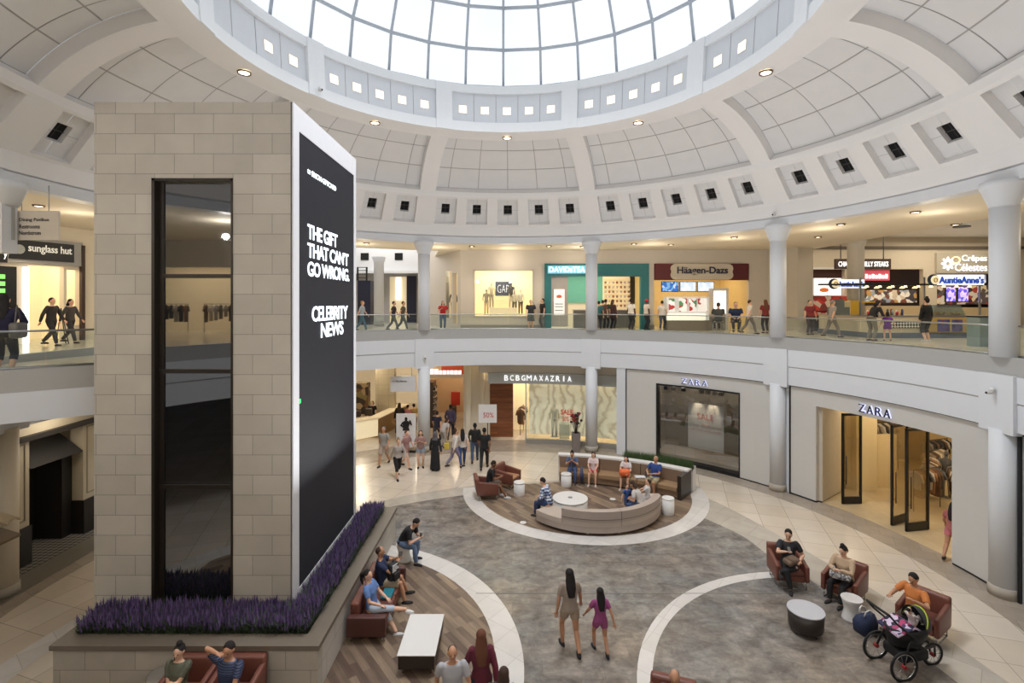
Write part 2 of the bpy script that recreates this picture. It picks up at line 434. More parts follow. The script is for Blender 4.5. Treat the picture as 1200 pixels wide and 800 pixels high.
mb = MB(); mb.box(-0.9, 7.5, 12.43, 12.45, -0.01, 0.0125); P('floor_joint_strip', mb, mat('joint', (120, 116, 110), 0.4), kind='structure')

# upper gallery slab
mb = MB()
mb.ring(-180, 180, 12.33, 45, 4.16, UF, n=144)
P('floor_upper_gallery', mb, [UTILE], kind='structure')
# its underside and the lower ceiling share the slab; a beige lining under it
mb = MB(); mb.ring(-180, 180, 12.4, 40, 4.12, 4.16, n=144); P('ceiling_lower_gallery', mb, CREAM, kind='structure')
# fascia
mb = MB(); mb.ring(-180, 180, 12.27, 12.45, 5.42, 5.88, n=180); P('trim_1_balcony_grey_band', mb, GREYB, kind='structure')
mb = MB(); mb.ring(-180, 180, 12.22, 12.36, 4.80, 5.42, n=180); mb.ring(-180, 180, 12.25, 12.36, 4.76, 4.80, n=180, mi=1); mb.ring(-180, 180, 12.235, 12.36, 4.10, 4.76, n=180)
P('trim_2_balcony_fascia', mb, [WHITE2, JOINT], kind='structure')
# glass bridge to the lift tower
br = [(-12.0, 8.25), (-8.56, 10.95), (-8.56, 14.35), (-11.6, 15.6), (-12.4, 12.5)]
mb = MB(); mb.prism(br, 4.86, UF); P('floor_lift_bridge', mb, [UTILE], kind='structure')
mb = MB(); d = Vector((br[1][0]-br[0][0], br[1][1]-br[0][1])).normalized(); nn = Vector((d.y, -d.x))
def slabface(z0, z1, off, th):
    a = Vector(br[0])-d*0.6+nn*off; b = Vector(br[1])+nn*off
    mb.prism([tuple(a), tuple(b), tuple(b-nn*th), tuple(a-nn*th)], z0, z1)
slabface(5.42, 5.88, .02, .1); P('trim_3_bridge_grey_band', mb, GREYB, kind='structure')
mb = MB(); slabface(4.83, 5.42, .06, .14); P('trim_4_bridge_fascia', mb, WHITE2, kind='structure')

# upper ceiling + beam ring + dome
def rout(a):
    a = (a+180) % 360-180
    if -62 <= a <= -13: return 16.4
    if 25 <= a <= 150: return min(45, 16.9/math.sin(R(a)))
    return 45
mb = MB(); azs = [-180+i*2 for i in range(181)]+[-62.01, -12.99]; azs.sort(); vs = []
for a in azs:
    for r, z in ((12.5, UC+.02), (rout(a), UC+.02), (rout(a), UC+.5), (12.5, UC+.5)): vs.append(pol(a, r)+(z,))
mb.add(vs, [(4*i+k, 4*i+(k+1) % 4, 4*i+4+(k+1) % 4, 4*i+4+k) for i in range(len(azs)-1) for k in range(4)])
P('ceiling_upper_gallery', mb, CREAM, kind='structure')
mb = MB(); mb.ring(-180, 180, 12.27, 12.75, UC, 10.5, n=180); P('trim_5_beam_ring', mb, WHITE2, kind='structure')

def bez(t):
    p0, p1, p2 = (11.2, 12.42), (10.05, 13.72), (8.25, 14.03)
    x = (1-t)**2*p0[0]+2*t*(1-t)*p1[0]+t*t*p2[0]; z = (1-t)**2*p0[1]+2*t*(1-t)*p1[1]+t*t*p2[1]
    dx = 2*(1-t)*(p1[0]-p0[0])+2*t*(p2[0]-p1[0]); dz = 2*(1-t)*(p1[1]-p0[1])+2*t*(p2[1]-p1[1])
    l = math.hypot(dx, dz); return x, z, dz/l, -dx/l
def line(p0, p1):
    dx, dz = p1[0]-p0[0], p1[1]-p0[1]; l = math.hypot(dx, dz)
    return lambda t: (p0[0]+dx*t, p0[1]+dz*t, dz/l, -dx/l)
def SP(prof, az, t, off, w=0.0):
    r, z, nr, nz = prof(t)
    a = az+math.degrees(w/r)
    x, y = pol(a, r+nr*off)
    return (x, y, z+nz*off)
def patch(mb, prof, a, wa, b, wb, t0, t1, off, na, ntt, mi=0, smooth=True):
    vs = []
    for j in range(ntt+1):
        t = t0+(t1-t0)*j/ntt; r = prof(t)[0]
        f0 = a+math.degrees(wa/r); f1 = b-math.degrees(wb/r)
        for i in range(na+1): vs.append(SP(prof, f0+(f1-f0)*i/na, t, off))
    fs = [(j*(na+1)+i, j*(na+1)+i+1, (j+1)*(na+1)+i+1, (j+1)*(na+1)+i) for j in range(ntt) for i in range(na)]
    mb.add(vs, fs, mi, smooth)
def reveal(mb, prof, a, wa, b, wb, t0, t1, o0, o1, na, ntt, mi=0):
    for t in (t0, t1):
        vs = []; r = prof(t)[0]; f0 = a+math.degrees(wa/r); f1 = b-math.degrees(wb/r)
        for i in range(na+1):
            f = f0+(f1-f0)*i/na; vs += [SP(prof, f, t, o0), SP(prof, f, t, o1)]
        mb.add(vs, [(2*i, 2*i+1, 2*i+3, 2*i+2) for i in range(na)], mi)
    for s in (0, 1):
        vs = []
        for j in range(ntt+1):
            t = t0+(t1-t0)*j/ntt; r = prof(t)[0]; f = a+math.degrees(wa/r) if s == 0 else b-math.degrees(wb/r)
            vs += [SP(prof, f, t, o0), SP(prof, f, t, o1)]
        mb.add(vs, [(2*i, 2*i+1, 2*i+3, 2*i+2) for i in range(ntt)], mi)
cof = line((12.27, 10.97), (11.24, 12.2)); low = line((12.27, 10.45), (12.27, 10.97)); mid = line((11.24, 12.2), (11.2, 12.42)); sof = line((8.25, 14.03), (7.42, 14.05))
RW = 0.36
dome = MB(); vents = []
patch(dome, low, -180, 0, 180, 0, 0, 1, 0, 180, 1, smooth=False); patch(dome, mid, -180, 0, 180, 0, 0, 1, 0, 180, 1, smooth=False)
patch(dome, sof, -180, 0, 180, 0, 0, 1, 0, 180, 1, smooth=False)
for (a, b, n) in BAYS:
    # rib (half on each side of edge a)
    patch(dome, cof, a, -RW, a, -RW, 0, 1, 0, 2, 2); patch(dome, bez, a, -RW, a, -RW, 0, 1, 0, 2, 14)
    # big panel recess
    T0, T1 = 0.0, 0.965
    patch(dome, bez, a, RW, b, RW, T1, 1, 0, 12, 1)
    reveal(dome, bez, a, RW, b, RW, T0, T1, 0, .36, 14, 14)
    patch(dome, bez, a, RW, b, RW, T0, T1, .375, 14, 14, 2)
    mid_n = 4 if n == 5 else 3
    ws = [.45]+[1]*mid_n+[.45]; tot = sum(ws); us = [0]
    for w in ws: us.append(us[-1]+w/tot)
    rows = [0.0, .30, .62, .965]
    for i in range(len(ws)):
        for j in range(3):
            g = .0025
            # sub tiles: interpolate inside the bay
            vs = []; na, nt_ = 4, 6
            for q in range(nt_+1):
                t = rows[j]+.006+(rows[j+1]-rows[j]-.012)*q/nt_; r = bez(t)[0]
                f0 = a+math.degrees(RW/r); f1 = b-math.degrees(RW/r)
                for p in range(na+1):
                    u = us[i]+g+(us[i+1]-us[i]-2*g)*p/na; vs.append(SP(bez, f0+(f1-f0)*u, t, .36))
            dome.add(vs, [(q*(na+1)+p, q*(na+1)+p+1, (q+1)*(na+1)+p+1, (q+1)*(na+1)+p) for q in range(nt_) for p in range(na)], 1, True)
    # coffers
    pitch = 7.30 if n == 5 else (7.95 if b <= 95 and a >= -95 else 8.2); cw = 0.655*pitch/2; m = (a+b)/2
    cs = [m+(k-(n-1)/2)*pitch for k in range(n)]
    c0, c1 = .07, .93
    xs = a
    bounds = []
    for c in cs: bounds += [(c-cw, c+cw)]
    # strips over and under
    patch(dome, cof, a, RW, b, RW, 0, c0, 0, 14, 1, smooth=False); patch(dome, cof, a, RW, b, RW, c1, 1, 0, 14, 1, smooth=False)
    prev, pw = a, RW
    for (l, r_) in bounds+[(None, None)]:
        if l is None: patch(dome, cof, prev, pw, b, RW, c0, c1, 0, 2, 2)
        else:
            patch(dome, cof, prev, pw, l, 0, c0, c1, 0, 2, 2); prev, pw = r_, 0
    for (l, r_) in bounds:
        D1, D2 = .24, .44
        reveal(dome, cof, l, 0, r_, 0, c0, c1, 0, D1, 2, 2)
        c = (l+r_)/2; hu = .2; ut = .17; tc = .5
        lu = [0, .5-hu, .494, .506, .5+hu, 1]; lt = [c0, tc-ut, tc-.005, tc+.005, tc+ut, c1]
        for i in (0, 1, 3, 4):
            for j in (0, 1, 3, 4):
                if i in (1, 3) and j in (1, 3): continue
                patch(dome, cof, l+(r_-l)*lu[i], 0, l+(r_-l)*lu[i+1], 0, lt[j], lt[j+1], D1, 1, 1, 1, False)
        for i in (0, 4): patch(dome, cof, l+(r_-l)*lu[i], 0, l+(r_-l)*lu[i+1], 0, lt[2], lt[3], D1+.012, 1, 1, 2, False)
        for j in (0, 4): patch(dome, cof, l+(r_-l)*lu[2], 0, l+(r_-l)*lu[3], 0, lt[j], lt[j+1], D1+.012, 1, 1, 2, False)
        hl, hr = l+(r_-l)*(.5-hu), l+(r_-l)*(.5+hu)
        reveal(dome, cof, hl, 0, hr, 0, tc-ut, tc+ut, D1, D2, 1, 1)
        vents.append((hl, hr, tc-ut, tc+ut, D2))
P('ceiling_dome', dome, [DOME, PANEL, JOINT], kind='structure')
VG = 'dark square speaker openings around the dome'
for (hl, hr, t0, t1, D) in vents:
    if not (-100 < (hl+hr)/2 < 100): continue
    v = MB(); patch(v, cof, hl, 0, hr, 0, t0, t1, D-.05, 1, 1, 0, False); patch(v, cof, hl, 0, hr, 0, t0, t1, D+.05, 1, 1, 0, False)
    g = MB(); mm = (hl+hr)/2; tm = (t0+t1)/2
    patch(g, cof, mm-.05, 0, mm+.05, 0, t0, t1, D-.07, 1, 1, 0, False); patch(g, cof, hl, 0, hr, 0, tm-.012, tm+.012, D-.07, 1, 1, 0, False)
    c = SP(cof, mm, tm, D)
    th = T('speaker_opening', 'dark square speaker opening recessed in a pale dome coffer', 'speaker', c, group=VG)
    P('recess', v, DARK, th); P('grille_bar', g, mat('grille_grey', (52, 50, 50), .6), th)

# drum under the skylight
drum = MB(); dp = line((7.42, 14.05), (7.56, 15.95))
lights = []
patch(drum, dp, -180, 0, 180, 0, 0, .20, 0, 180, 1, smooth=False); patch(drum, dp, -180, 0, 180, 0, .83, 1, 0, 180, 1, smooth=False)
patch(drum, line((7.56, 15.95), (8.0, 16.0)), -180, 0, 180, 0, 0, 1, 0, 180, 1, smooth=False)
for (a, b, n) in BAYS:
    W = .32
    patch(drum, dp, a, -W, a, -W, 0, 1, -.04, 2, 1, smooth=False); reveal(drum, dp, a, -W, a, -W, 0, 1, -.04, .05, 1, 1)
    reveal(drum, dp, a, W, b, W, .20, .83, 0, .1, 14, 1)
    patch(drum, dp, a, W, b, W, .20, .83, .115, 14, 1, 2)
    r = 7.48; f0 = a+math.degrees(W/r); f1 = b-math.degrees(W/r)
    for k in range(n):
        u0 = f0+(f1-f0)*k/n; u1 = f0+(f1-f0)*(k+1)/n
        patch(drum, dp, u0+.07, 0, u1-.07, 0, .20, .83, .1, 3, 1, 1, False)
        lights.append((u0+u1)/2)
P('ceiling_skylight_drum', drum, [mat('drum_white', (228, 230, 232), .6, var=.02), mat('drum_panel', (212, 215, 220), .7, var=.02), JOINT], kind='structure')
GL = mat('drum_lamp_glow', (255, 232, 200), .5, emit=1.6)
for u in lights:
    if abs((u+180) % 360-180) > 75: continue
    l = MB(); h = math.degrees(.15/7.5)
    patch(l, dp, u-h, 0, u+h, 0, .40, .555, .085, 1, 1, 0, False)
    f = MB(); patch(f, dp, u-h*1.2, 0, u+h*1.2, 0, .385, .57, .09, 1, 1, 0, False)
    th = T('drum_lamp', 'small square glowing lamp in the white skylight drum', 'light', SP(dp, u, .5, .05), group='square lamps around the skylight drum')
    P('lens', l, GL, th); P('lamp_frame', f, WHITE, th)

# skylight
sk = [(7.95, 16.0), (7.7, 17.45), (7.0, 18.75), (5.6, 20.0), (3.4, 20.9), (0.9, 21.3)]
pane = MB(); bars = MB(); NS = 32; A0 = -1.1
for i in range(NS):
    a0 = A0+i*360/NS; a1 = a0+360/NS
    for j in range(len(sk)-1):
        (r0, z0), (r1, z1) = sk[j], sk[j+1]
        p = [pol(a0, r0)+(z0,), pol(a1, r0)+(z0,), pol(a1, r1)+(z1,), pol(a0, r1)+(z1,)]
        pane.quad(*p)
    bars.tube([pol(a0, r-.04)+(z,) for r, z in sk], (.055), 6)
for j, (r, z) in enumerate(sk):
    bars.tube([pol(A0+k*360/NS, r-.05)+(z,) for k in range(NS+1)], .065 if j else .1, 6)
pane.flat([pol(A0+k*360/NS, .9) for k in range(NS)], 21.3)
m, t, out = nt('skylight_glazing')
e = N(t, 'ShaderNodeEmission'); e.inputs[1].default_value = SKY_L
tc = N(t, 'ShaderNodeTexCoord'); no = N(t, 'ShaderNodeTexNoise'); no.inputs['Scale'].default_value = .35
cr = N(t, 'ShaderNodeValToRGB'); cr.color_ramp.elements[0].color = (.80, .89, 1.0, 1); cr.color_ramp.elements[1].color = (.95, .98, 1, 1)
t.links.new(tc.outputs['Object'], no.inputs[0]); t.links.new(no.outputs['Fac'], cr.inputs[0]); t.links.new(cr.outputs[0], e.inputs[0]); t.links.new(e.outputs[0], out.inputs[0])
w = P('window_1', pane, m, kind='structure')
P('glazing_bars', bars, mat('glazing_bar_grey', (176, 182, 190), .5), w, world=False)

# downlights in the soffit under the drum and in the upper ceiling
DLC = mat('downlight_glow', (255, 232, 196), .5, emit=9); TRIMB = mat('bronze_trim', (120, 96, 72), .4, .6)
def downlight(x, y, z, label, group, r=.14, e=60, col=(1, .82, .6)):
    th = T('downlight', label, 'light', (x, y, z), group=group)
    a = MB(); a.lathe([(r, -.035), (r*1.25, -.05), (r*1.3, 0), (r, 0)], n=16, cap=False)
    P('trim_ring', a, TRIMB, th, world=False)
    b = MB(); b.lathe([(r, -.02), (r*.9, -.03), (.01, -.045)], n=16); P('lens', b, DLC, th, world=False)
    if e: lamp('SPOT', (x, y, z-.12), e, col, .12, spot=130)
for i, (a, b, n) in enumerate(BAYS):
    m_ = (a+b)/2
    if abs((m_+180) % 360-180) < 80:
        x, y = pol(m_, 8.0); downlight(x, y, 14.02, 'round bronze downlight in the soffit below the drum', 'bronze soffit downlights below the drum', .15, 90)
for k, (az_, r) in enumerate([(-8, 13.6), (9, 13.6), (16, 14.2), (27, 13.9), (33, 15.2), (46, 14.2), (64, 14.0), (75, 13.8), (84, 14.6), (-30, 14), (-62, 14.1), (-80, 14.4), (-74, 17), (55, 17), (70, 18)]):
    x, y = pol(az_, r); downlight(x, y, UC+.02, 'round recessed downlight in the upper gallery ceiling', 'recessed downlights over the upper gallery', .12, 120)

# columns
caps = [(-91.8, 'hanging'), (-57.81, 1), (-19.27, 1), (19.27, 1), (57.81, 1), (91.8, 1)]
clab = {-57.81: 'white round column hidden partly behind the stone lift tower',
        -19.27: 'white round column beside the black and white poster stand', 19.27: 'white round column beside the tall vase of dark flowers',
        57.81: 'white round column between the two facades with black lettering', 91.8: 'white round column with grey stone foot beside the stroller',
        -91.8: 'cream round column beside the dark timber shopfront'}
for azc, kind in caps:
    x, y = pol(azc, 12.62 if abs(azc) > 80 else 12.5)
    x, y = pol(azc, 12.35)
    c = T('column', clab[azc], 'column', (x, y, 0), rz=-R(azc))
    s = MB(); s.lathe([(.29, .25), (.29, 4.1)], n=32); P('lower_shaft', s, WHITE2 if azc > -90 else CREAM, c, world=False)
    s = MB(); s.lathe([(.315, 0), (.315, .25), (.29, .26)], n=32); P('foot', s, mat('stone_foot', (176, 168, 156), .5), c, world=False)
    s = MB(); s.box(-.46, .46, -.22, .2, 4.02, 5.44); P('balcony_block', s, WHITE2, c, world=False)
    if kind == 1:
        s = MB(); s.lathe([(.285, 5.87), (.285, 9.55)], n=32); P('upper_shaft', s, WHITE2, c, world=False)
        s = MB(); s.lathe([(.285, 9.55), (.30, 9.6), (.44, 9.98), (.47, 10.02), (.47, UC+.04)], n=32); P('capital', s, WHITE2, c, world=False)
    else:
        s = MB(); s.lathe([(.22, 9.58), (.30, 9.6), (.44, 9.98), (.47, 10.02), (.47, UC+.04)], n=32); P('capital', s, WHITE2, c, world=False)
        s = MB(); s.box(-.24, .16, -.2, .2, 8.42, 9.62); P('hanging_box', s, WHITE2, c, world=False)
        s = MB(); s.box(.0, .08, -.22, -.2, 8.75, 9.55); P('grey_slot', s, GREYB, c, world=False)

# security cameras
def seccam(x, y, z, label, rz=0):
    th = T('security_camera', label, 'camera', (x, y, z), rz)
    a = MB(); a.lathe([(.05, -.02), (.05, .05)], n=12); P('mount', a, WHITE, th, world=False)
    b = MB(); b.ell((0, -.05, -.06), (.06, .09, .055)); P('camera_body', b, mat('camera_grey', (196, 196, 196), .4), th, world=False)
    l = MB(); l.ell((0, -.135, -.07), (.03, .02, .03)); P('camera_lens', l, BLACK, th, world=False)
x, y = pol(57.8, 12.12); seccam(x, y, 10.62, 'small white security camera above the column between the two facades', -R(57.8))
x, y = pol(91.8, 12.05); seccam(x, y, 5.05, 'small white security camera on the balcony block beside the lit doorway', -R(91.8))
x, y = pol(-19.3, 12.05); seccam(x, y, 4.6, 'small white security camera on the balcony block over the poster stand', R(19.3))
x, y = pol(-57.8, 7.3); seccam(x, y, 14.3, 'small white security camera on the skylight drum', R(57.8))

# glass railings
def railing(name_label, pts, z0=5.88, z1=6.63, zrail=6.63, every=1.25):
    th = T('glass_railing', name_label, 'railing', (pts[0][0], pts[0][1], z0))
    hr = MB(); hr.tube([(p[0], p[1], zrail) for p in pts], .022, 8); P('handrail', hr, STEEL, th)
    sh = MB(); sh.tube([(p[0], p[1], z0+.02) for p in pts], .03, 4); P('base_channel', sh, STEEL, th)
    L = [0]
    for p, q in zip(pts[:-1], pts[1:]): L.append(L[-1]+math.dist(p, q))
    tot = L[-1]; n = max(1, round(tot/every))
    def at(s):
        for i in range(len(L)-1):
            if s <= L[i+1]+1e-9:
                u = (s-L[i])/(L[i+1]-L[i]+1e-12); return (pts[i][0]+(pts[i+1][0]-pts[i][0])*u, pts[i][1]+(pts[i+1][1]-pts[i][1])*u)
        return pts[-1]
    for k in range(n):
        g = MB(); vs = []; m = 3
        for i in range(m+1):
            p = at(tot*k/n+.01+(tot/n-.02)*i/m); vs += [(p[0], p[1], z0), (p[0], p[1], z1-.03)]
        g.add(vs, [(2*i, 2*i+1, 2*i+3, 2*i+2) for i in range(m)], 0, True)
        P('glass_panel', g, RGLASS, th)
rl = [(-57.8, -19.27, 'glass railing of the gallery from the lift tower to the column by the poster'), (-19.27, 19.27, 'glass railing in front of the wide display window upstairs'), (19.27, 57.8, 'glass railing in front of the teal and maroon shopfronts'),
      (57.8, 91.8, 'glass railing in front of the pretzel kiosk'), (91.8, 104, 'glass railing past the last column beyond the pretzel kiosk')]
for a, b, lab in rl:
    n = 14; off = 1.5
    railing(lab, [pol(a+off+(b-off-a-off)*i/n, 12.40) for i in range(n+1)])
a = Vector(br[0])-d*1.5; railing('glass railing along the edge of the lift bridge', [tuple(a), br[1]])
# ================================================================ stone lift tower with the screen
TX0, TX1, TY0, TY1, TZ = -8.54, -4.50, 10.27, 14.4, 11.27
TSTONE = brickmat('tower_limestone', (192, 186, 176), (180, 174, 164), (136, 130, 122), 0.8, 0.41, 0.006, 0.6, axis='XZ', noise=0.07, nscale=(1.5, 1.5, 1.5), loc=(.0, 0.01, 0))
t = T('lift_tower', 'tall limestone clad lift tower with a black screen on its flank', 'tower', (-6.5, 12.3, 0))
wx0, wx1, wz1 = -7.36, -5.70, 9.74
mb = MB()
mb.box(TX0, wx0, TY0, TY0+.3, 0, TZ); mb.box(wx1, TX1, TY0, TY0+.3, 0, TZ); mb.box(wx0, wx1, TY0, TY0+.3, wz1, TZ)
mb.box(TX0, TX0+.3, TY0+.3, TY1, 0, TZ); mb.box(TX0+.3, TX1, TY1-.3, TY1, 0, TZ); mb.box(TX1-.3, TX1-.02, TY0+.3, TY1-.3, 0, TZ)
mb.box(TX0, TX1, TY0, TY1, TZ, TZ+.03)
P('stone_cladding', mb, TSTONE, t)
mb = MB(); mb.box(wx0, wx0+.06, TY0-.015, TY0+.22, .9, wz1); mb.box(wx1-.04, wx1, TY0-.015, TY0+.22, .9, wz1); mb.box(wx0, wx1, TY0-.015, TY0+.22, wz1-.05, wz1)
for z in (7.75, 5.78, 3.40): mb.box(wx0, wx1, TY0+.1, TY0+.2, z-.04, z+.04)
mb.box(wx0+.06, wx0+.16, TY0+.12, TY0+.2, .9, wz1)
P('window_frame', mb, mat('bronze_frame', (44, 38, 32), .4, .3), t)
m, tt, out = nt('dark_lift_glass')
bs = N(tt, 'ShaderNodeBsdfPrincipled'); bs.inputs['Base Color'].default_value = (.012, .013, .015, 1); bs.inputs['Roughness'].default_value = .02
bs.inputs['Specular IOR Level'].default_value = 1.0; bs.inputs['IOR'].default_value = 1.9
tt.links.new(bs.outputs[0], out.inputs[0])
mb = MB(); mb.box(wx0+.06, wx1-.04, TY0+.15, TY0+.17, .9, wz1); P('dark_glass', mb, m, t)
mb = MB(); mb.box(-4.86, -4.83, TY0+.19, TY0+.2, 1, 1.1)
# white frame and screen on the flank
mb = MB(); sy0, sy1, sz0, sz1 = 10.56, 14.22, 1.2, 10.80
mb.box(TX1-.02, TX1+.03, TY0-.0, TY1, 0.7, sz0); mb.box(TX1-.02, TX1+.03, TY0-.0, TY1, sz1, TZ+.03)
mb.box(TX1-.02, TX1+.03, TY0-.0, sy0, sz0, sz1); mb.box(TX1-.02, TX1+.03, sy1, TY1, sz0, sz1)
P('white_screen_surround', mb, mat('surround_white', (206, 206, 210), .45, var=.04), t)
mb = MB(); mb.box(TX1-.02, TX1+.015, sy0, sy1, sz0, sz1)
scr = P('video_screen', mb, mat('screen_black', (38, 38, 43), .65, var=.05, emit=.2, spec=.15), t)
GLOWL = mat('screen_letters', (236, 246, 255), .5, emit=1.5)
def scrtext(s, y0, y1, zb, h, bold=.015, nm='screen_lettering'):
    tx = text(s, y1-y0, h, .01, bold, .9)
    # x -> +Y, facing +X
    tx.xf(lambda v: (TX1+.03-v[1], y0+v[0], zb+v[2])); P(nm, tx, GLOWL, scr)
scrtext('SIMON GIFTCARD', 11.2, 12.75, 10.02, .12, .01)
lg = MB()
for yy in (11.03, 11.11): 
    lg.add([(TX1+.03, yy+.05*math.cos(PI*2*k/12), 10.08+.05*math.sin(PI*2*k/12)) for k in range(12)]+[(TX1+.03, yy+.03*math.cos(PI*2*k/12), 10.08+.03*math.sin(PI*2*k/12)) for k in range(12)], [(k, (k+1) % 12, 12+(k+1) % 12, 12+k) for k in range(12)])
P('screen_emblem', lg, GLOWL, scr)
scrtext('THE GIFT', 10.98, 12.85, 8.60, .33, .018); scrtext('THAT CAN\u2019T', 10.98, 13.72, 8.19, .33, .018); scrtext('GO WRONG.', 10.98, 13.78, 7.78, .33, .018)
scrtext('CELEBRITY', 11.22, 13.66, 6.77, .35, .018); scrtext('NEWS', 11.75, 13.3, 6.37, .35, .018)
mb = MB(); mb.box(TX1+.015, TX1+.03, 10.60, 10.64, 5.08, 5.16); P('green_indicator_light', mb, mat('green_led', (40, 230, 90), .4, emit=3), scr)

# planter
PX0, PX1, PY0, PY1 = -8.42, -3.57, 9.22, 15.4
PSTONE = brickmat('planter_limestone', (184, 178, 167), (174, 168, 157), (134, 126, 114), 0.92, 0.46, 0.006, 0.6, axis='XZ', noise=0.07)
PSTONE2 = brickmat('planter_limestone_side', (196, 190, 182), (188, 182, 174), (150, 142, 132), 0.92, 0.46, 0.006, 0.6, axis='YZ', noise=0.05)
pl = T('stone_planter', 'low limestone planter with a dark cap around the lift tower', 'planter', ((PX0+PX1)/2, PY0, 0))
mb = MB(); mb.box(PX0, PX1, PY0, PY0+.25, 0, .84); mb.box(PX0, PX0+.1, PY0+.25, TY0, 0, .84); P('front_wall', mb, PSTONE, pl)
mb = MB(); mb.box(PX1-.25, PX1, PY0+.25, PY1, 0, .84); mb.box(TX1, PX1-.25, PY1-.25, PY1, 0, .84); P('side_wall', mb, PSTONE2, pl)
mb = MB(); c0, c1 = .84, .93
mb.box(PX0-.04, PX1+.04, PY0-.04, PY0+.3, c0, c1); mb.box(PX0-.04, PX0+.18, PY0+.3, TY0, c0, c1); mb.box(PX1-.3, PX1+.04, PY0+.3, PY1+.04, c0, c1); mb.box(TX1+.04, PX1-.3, PY1-.2, PY1+.04, c0, c1)
P('cap', mb, mat('planter_cap', (112, 102, 90), .45, var=.06), pl)
mb = MB(); mb.box(PX0+.12, PX1-.27, PY0+.27, TY0, .3, .8); mb.box(TX1+.04, PX1-.27, TY0, PY1-.25, .3, .8)
P('soil', mb, mat('soil', (44, 36, 30), .9), pl)
# lavender: stems, leaves and flower spikes (uncountable)
stem = MB(); flw = [MB(), MB()]
rnd = random.Random(3)
def lav(x, y):
    h = rnd.uniform(.30, .50); lx, ly = rnd.uniform(-.1, .1), rnd.uniform(-.1, .1); a = rnd.uniform(0, PI)
    w = .012
    stem.add([(x-w*math.cos(a), y-w*math.sin(a), .78), (x+w*math.cos(a), y+w*math.sin(a), .78), (x+lx*.7+w*.4, y+ly*.7, .78+h*.7)], [(0, 1, 2)])
    for q in range(3):
        b = rnd.uniform(0, 2*PI); l = rnd.uniform(.1, .2); z = .78+rnd.uniform(.02, .26); ww = .014
        stem.add([(x-ww*math.sin(b), y+ww*math.cos(b), z), (x+ww*math.sin(b), y-ww*math.cos(b), z), (x+l*math.cos(b), y+l*math.sin(b), z+l*.9)], [(0, 1, 2)])
    if rnd.random() < .55:
        z0, z1 = .78+h*.6, .78+h; X, Y = x+lx*.8, y+ly*.8; r = rnd.uniform(.013, .022)
        flw[rnd.random() < .5].add([(X+r*math.cos(k*2.094+a), Y+r*math.sin(k*2.094+a), z0+(z1-z0)*.35) for k in range(3)]+[(X, Y, z0), (X+lx*.2, Y+ly*.2, z1)], [(0, 1, 3), (1, 2, 3), (2, 0, 3), (0, 1, 4), (1, 2, 4), (2, 0, 4)])
for k in range(5200):
    lav(rnd.uniform(PX0+.16, PX1-.34), rnd.uniform(PY0+.32, TY0-.03))
for k in range(5200):
    lav(rnd.uniform(TX1+.08, PX1-.32), rnd.uniform(TY0-.1, PY1-.22))
lv = T('lavender_bed', 'bed of purple lavender growing in the stone planter round the tower', 'lavender', (-6, PY0+.6, .8)); lv['kind'] = 'stuff'
P('lavender_leaves', stem, mat('lavender_leaf', (66, 80, 58), .8, var=.35, scale=8), lv, kind='stuff')
P('lavender_flowers', flw[0], mat('lavender_flower', (112, 92, 140), .8, var=.35, scale=8), lv, kind='stuff'); P('lavender_flowers', flw[1], mat('lavender_flower_dark', (84, 66, 108), .8, var=.35), lv, kind='stuff')

# ================================================================ furniture
STL = mat('chrome_leg', (190, 190, 192), .25, .9)
def armchair(label, x, y, face, w=.78, group=None, seatcol=None):
    """face = azimuth the sitter looks towards"""
    th = T('armchair', label, 'armchair', (x, y, 0), -R(face), group)
    w2 = w/2; sc = seatcol or LEATHER
    b = MB(); b.rbox(-w2+.1, w2-.1, -.30, .36, .20, .34, .03); P('seat_base', b, LEATHER, th, world=False)
    b = MB(); b.rbox(-w2+.11, w2-.11, -.24, .37, .34, .45, .05); P('seat_cushion', b, sc, th, world=False)
    b = MB(); b.rbox(-w2, w2, -.40, -.24, .20, .82, .05)
    b.xf(lambda v: (v[0]*(1-.05*(v[2]-.2)), v[1]-(v[2]-.2)*.14, v[2])); P('backrest', b, LEATHER, th, world=False)
    for s in (-1, 1):
        b = MB(); b.rbox(min(s*w2, s*(w2-.1)), max(s*w2, s*(w2-.1)), -.36, .38, .20, .60, .035)
        b.xf(lambda v: (v[0], v[1], v[2]+(.12 if v[2] > .4 else 0)*max(0, (.1-v[1])/.5))); P('armrest', b, LEATHER, th, world=False)
    for sx in (-1, 1):
        for sy in (-.3, .32):
            b = MB(); b.tube([(sx*(w2-.06), sy, 0), (sx*(w2-.06), sy, .21)], .014, 6); P('leg', b, STL, th, world=False)
    b = MB(); b.tube([(-w2+.06, -.3, .015), (w2-.06, -.3, .015), (w2-.06, .32, .015), (-w2+.06, .32, .015), (-w2+.06, -.3, .015)], .012, 6); P('floor_bar', b, STL, th, world=False)
    return th
armchair('brown leather armchair holding the man in black beside the white drum table', -.93, 18.6, 80)
armchair('empty brown leather armchair with a tan seat behind the seated man in black', -.15, 19.75, 118, seatcol=mat('tan_leather', (168, 124, 92), .45, var=.1))
armchair('brown leather armchair with the man in black cross legged on it', 7.1, 12.95, 190)
armchair('reddish brown armchair with the woman in a beige cardigan', 8.1, 12.25, 232)
armchair('brown armchair behind the pushchair, with the man in orange', 8.95, 10.95, 236)
armchair('wine brown armchair against the planter, with the woman in olive', -5.72, 8.74, 180, .82)
armchair('wine brown armchair against the planter, with the man in stripes', -4.86, 8.74, 180, .82)

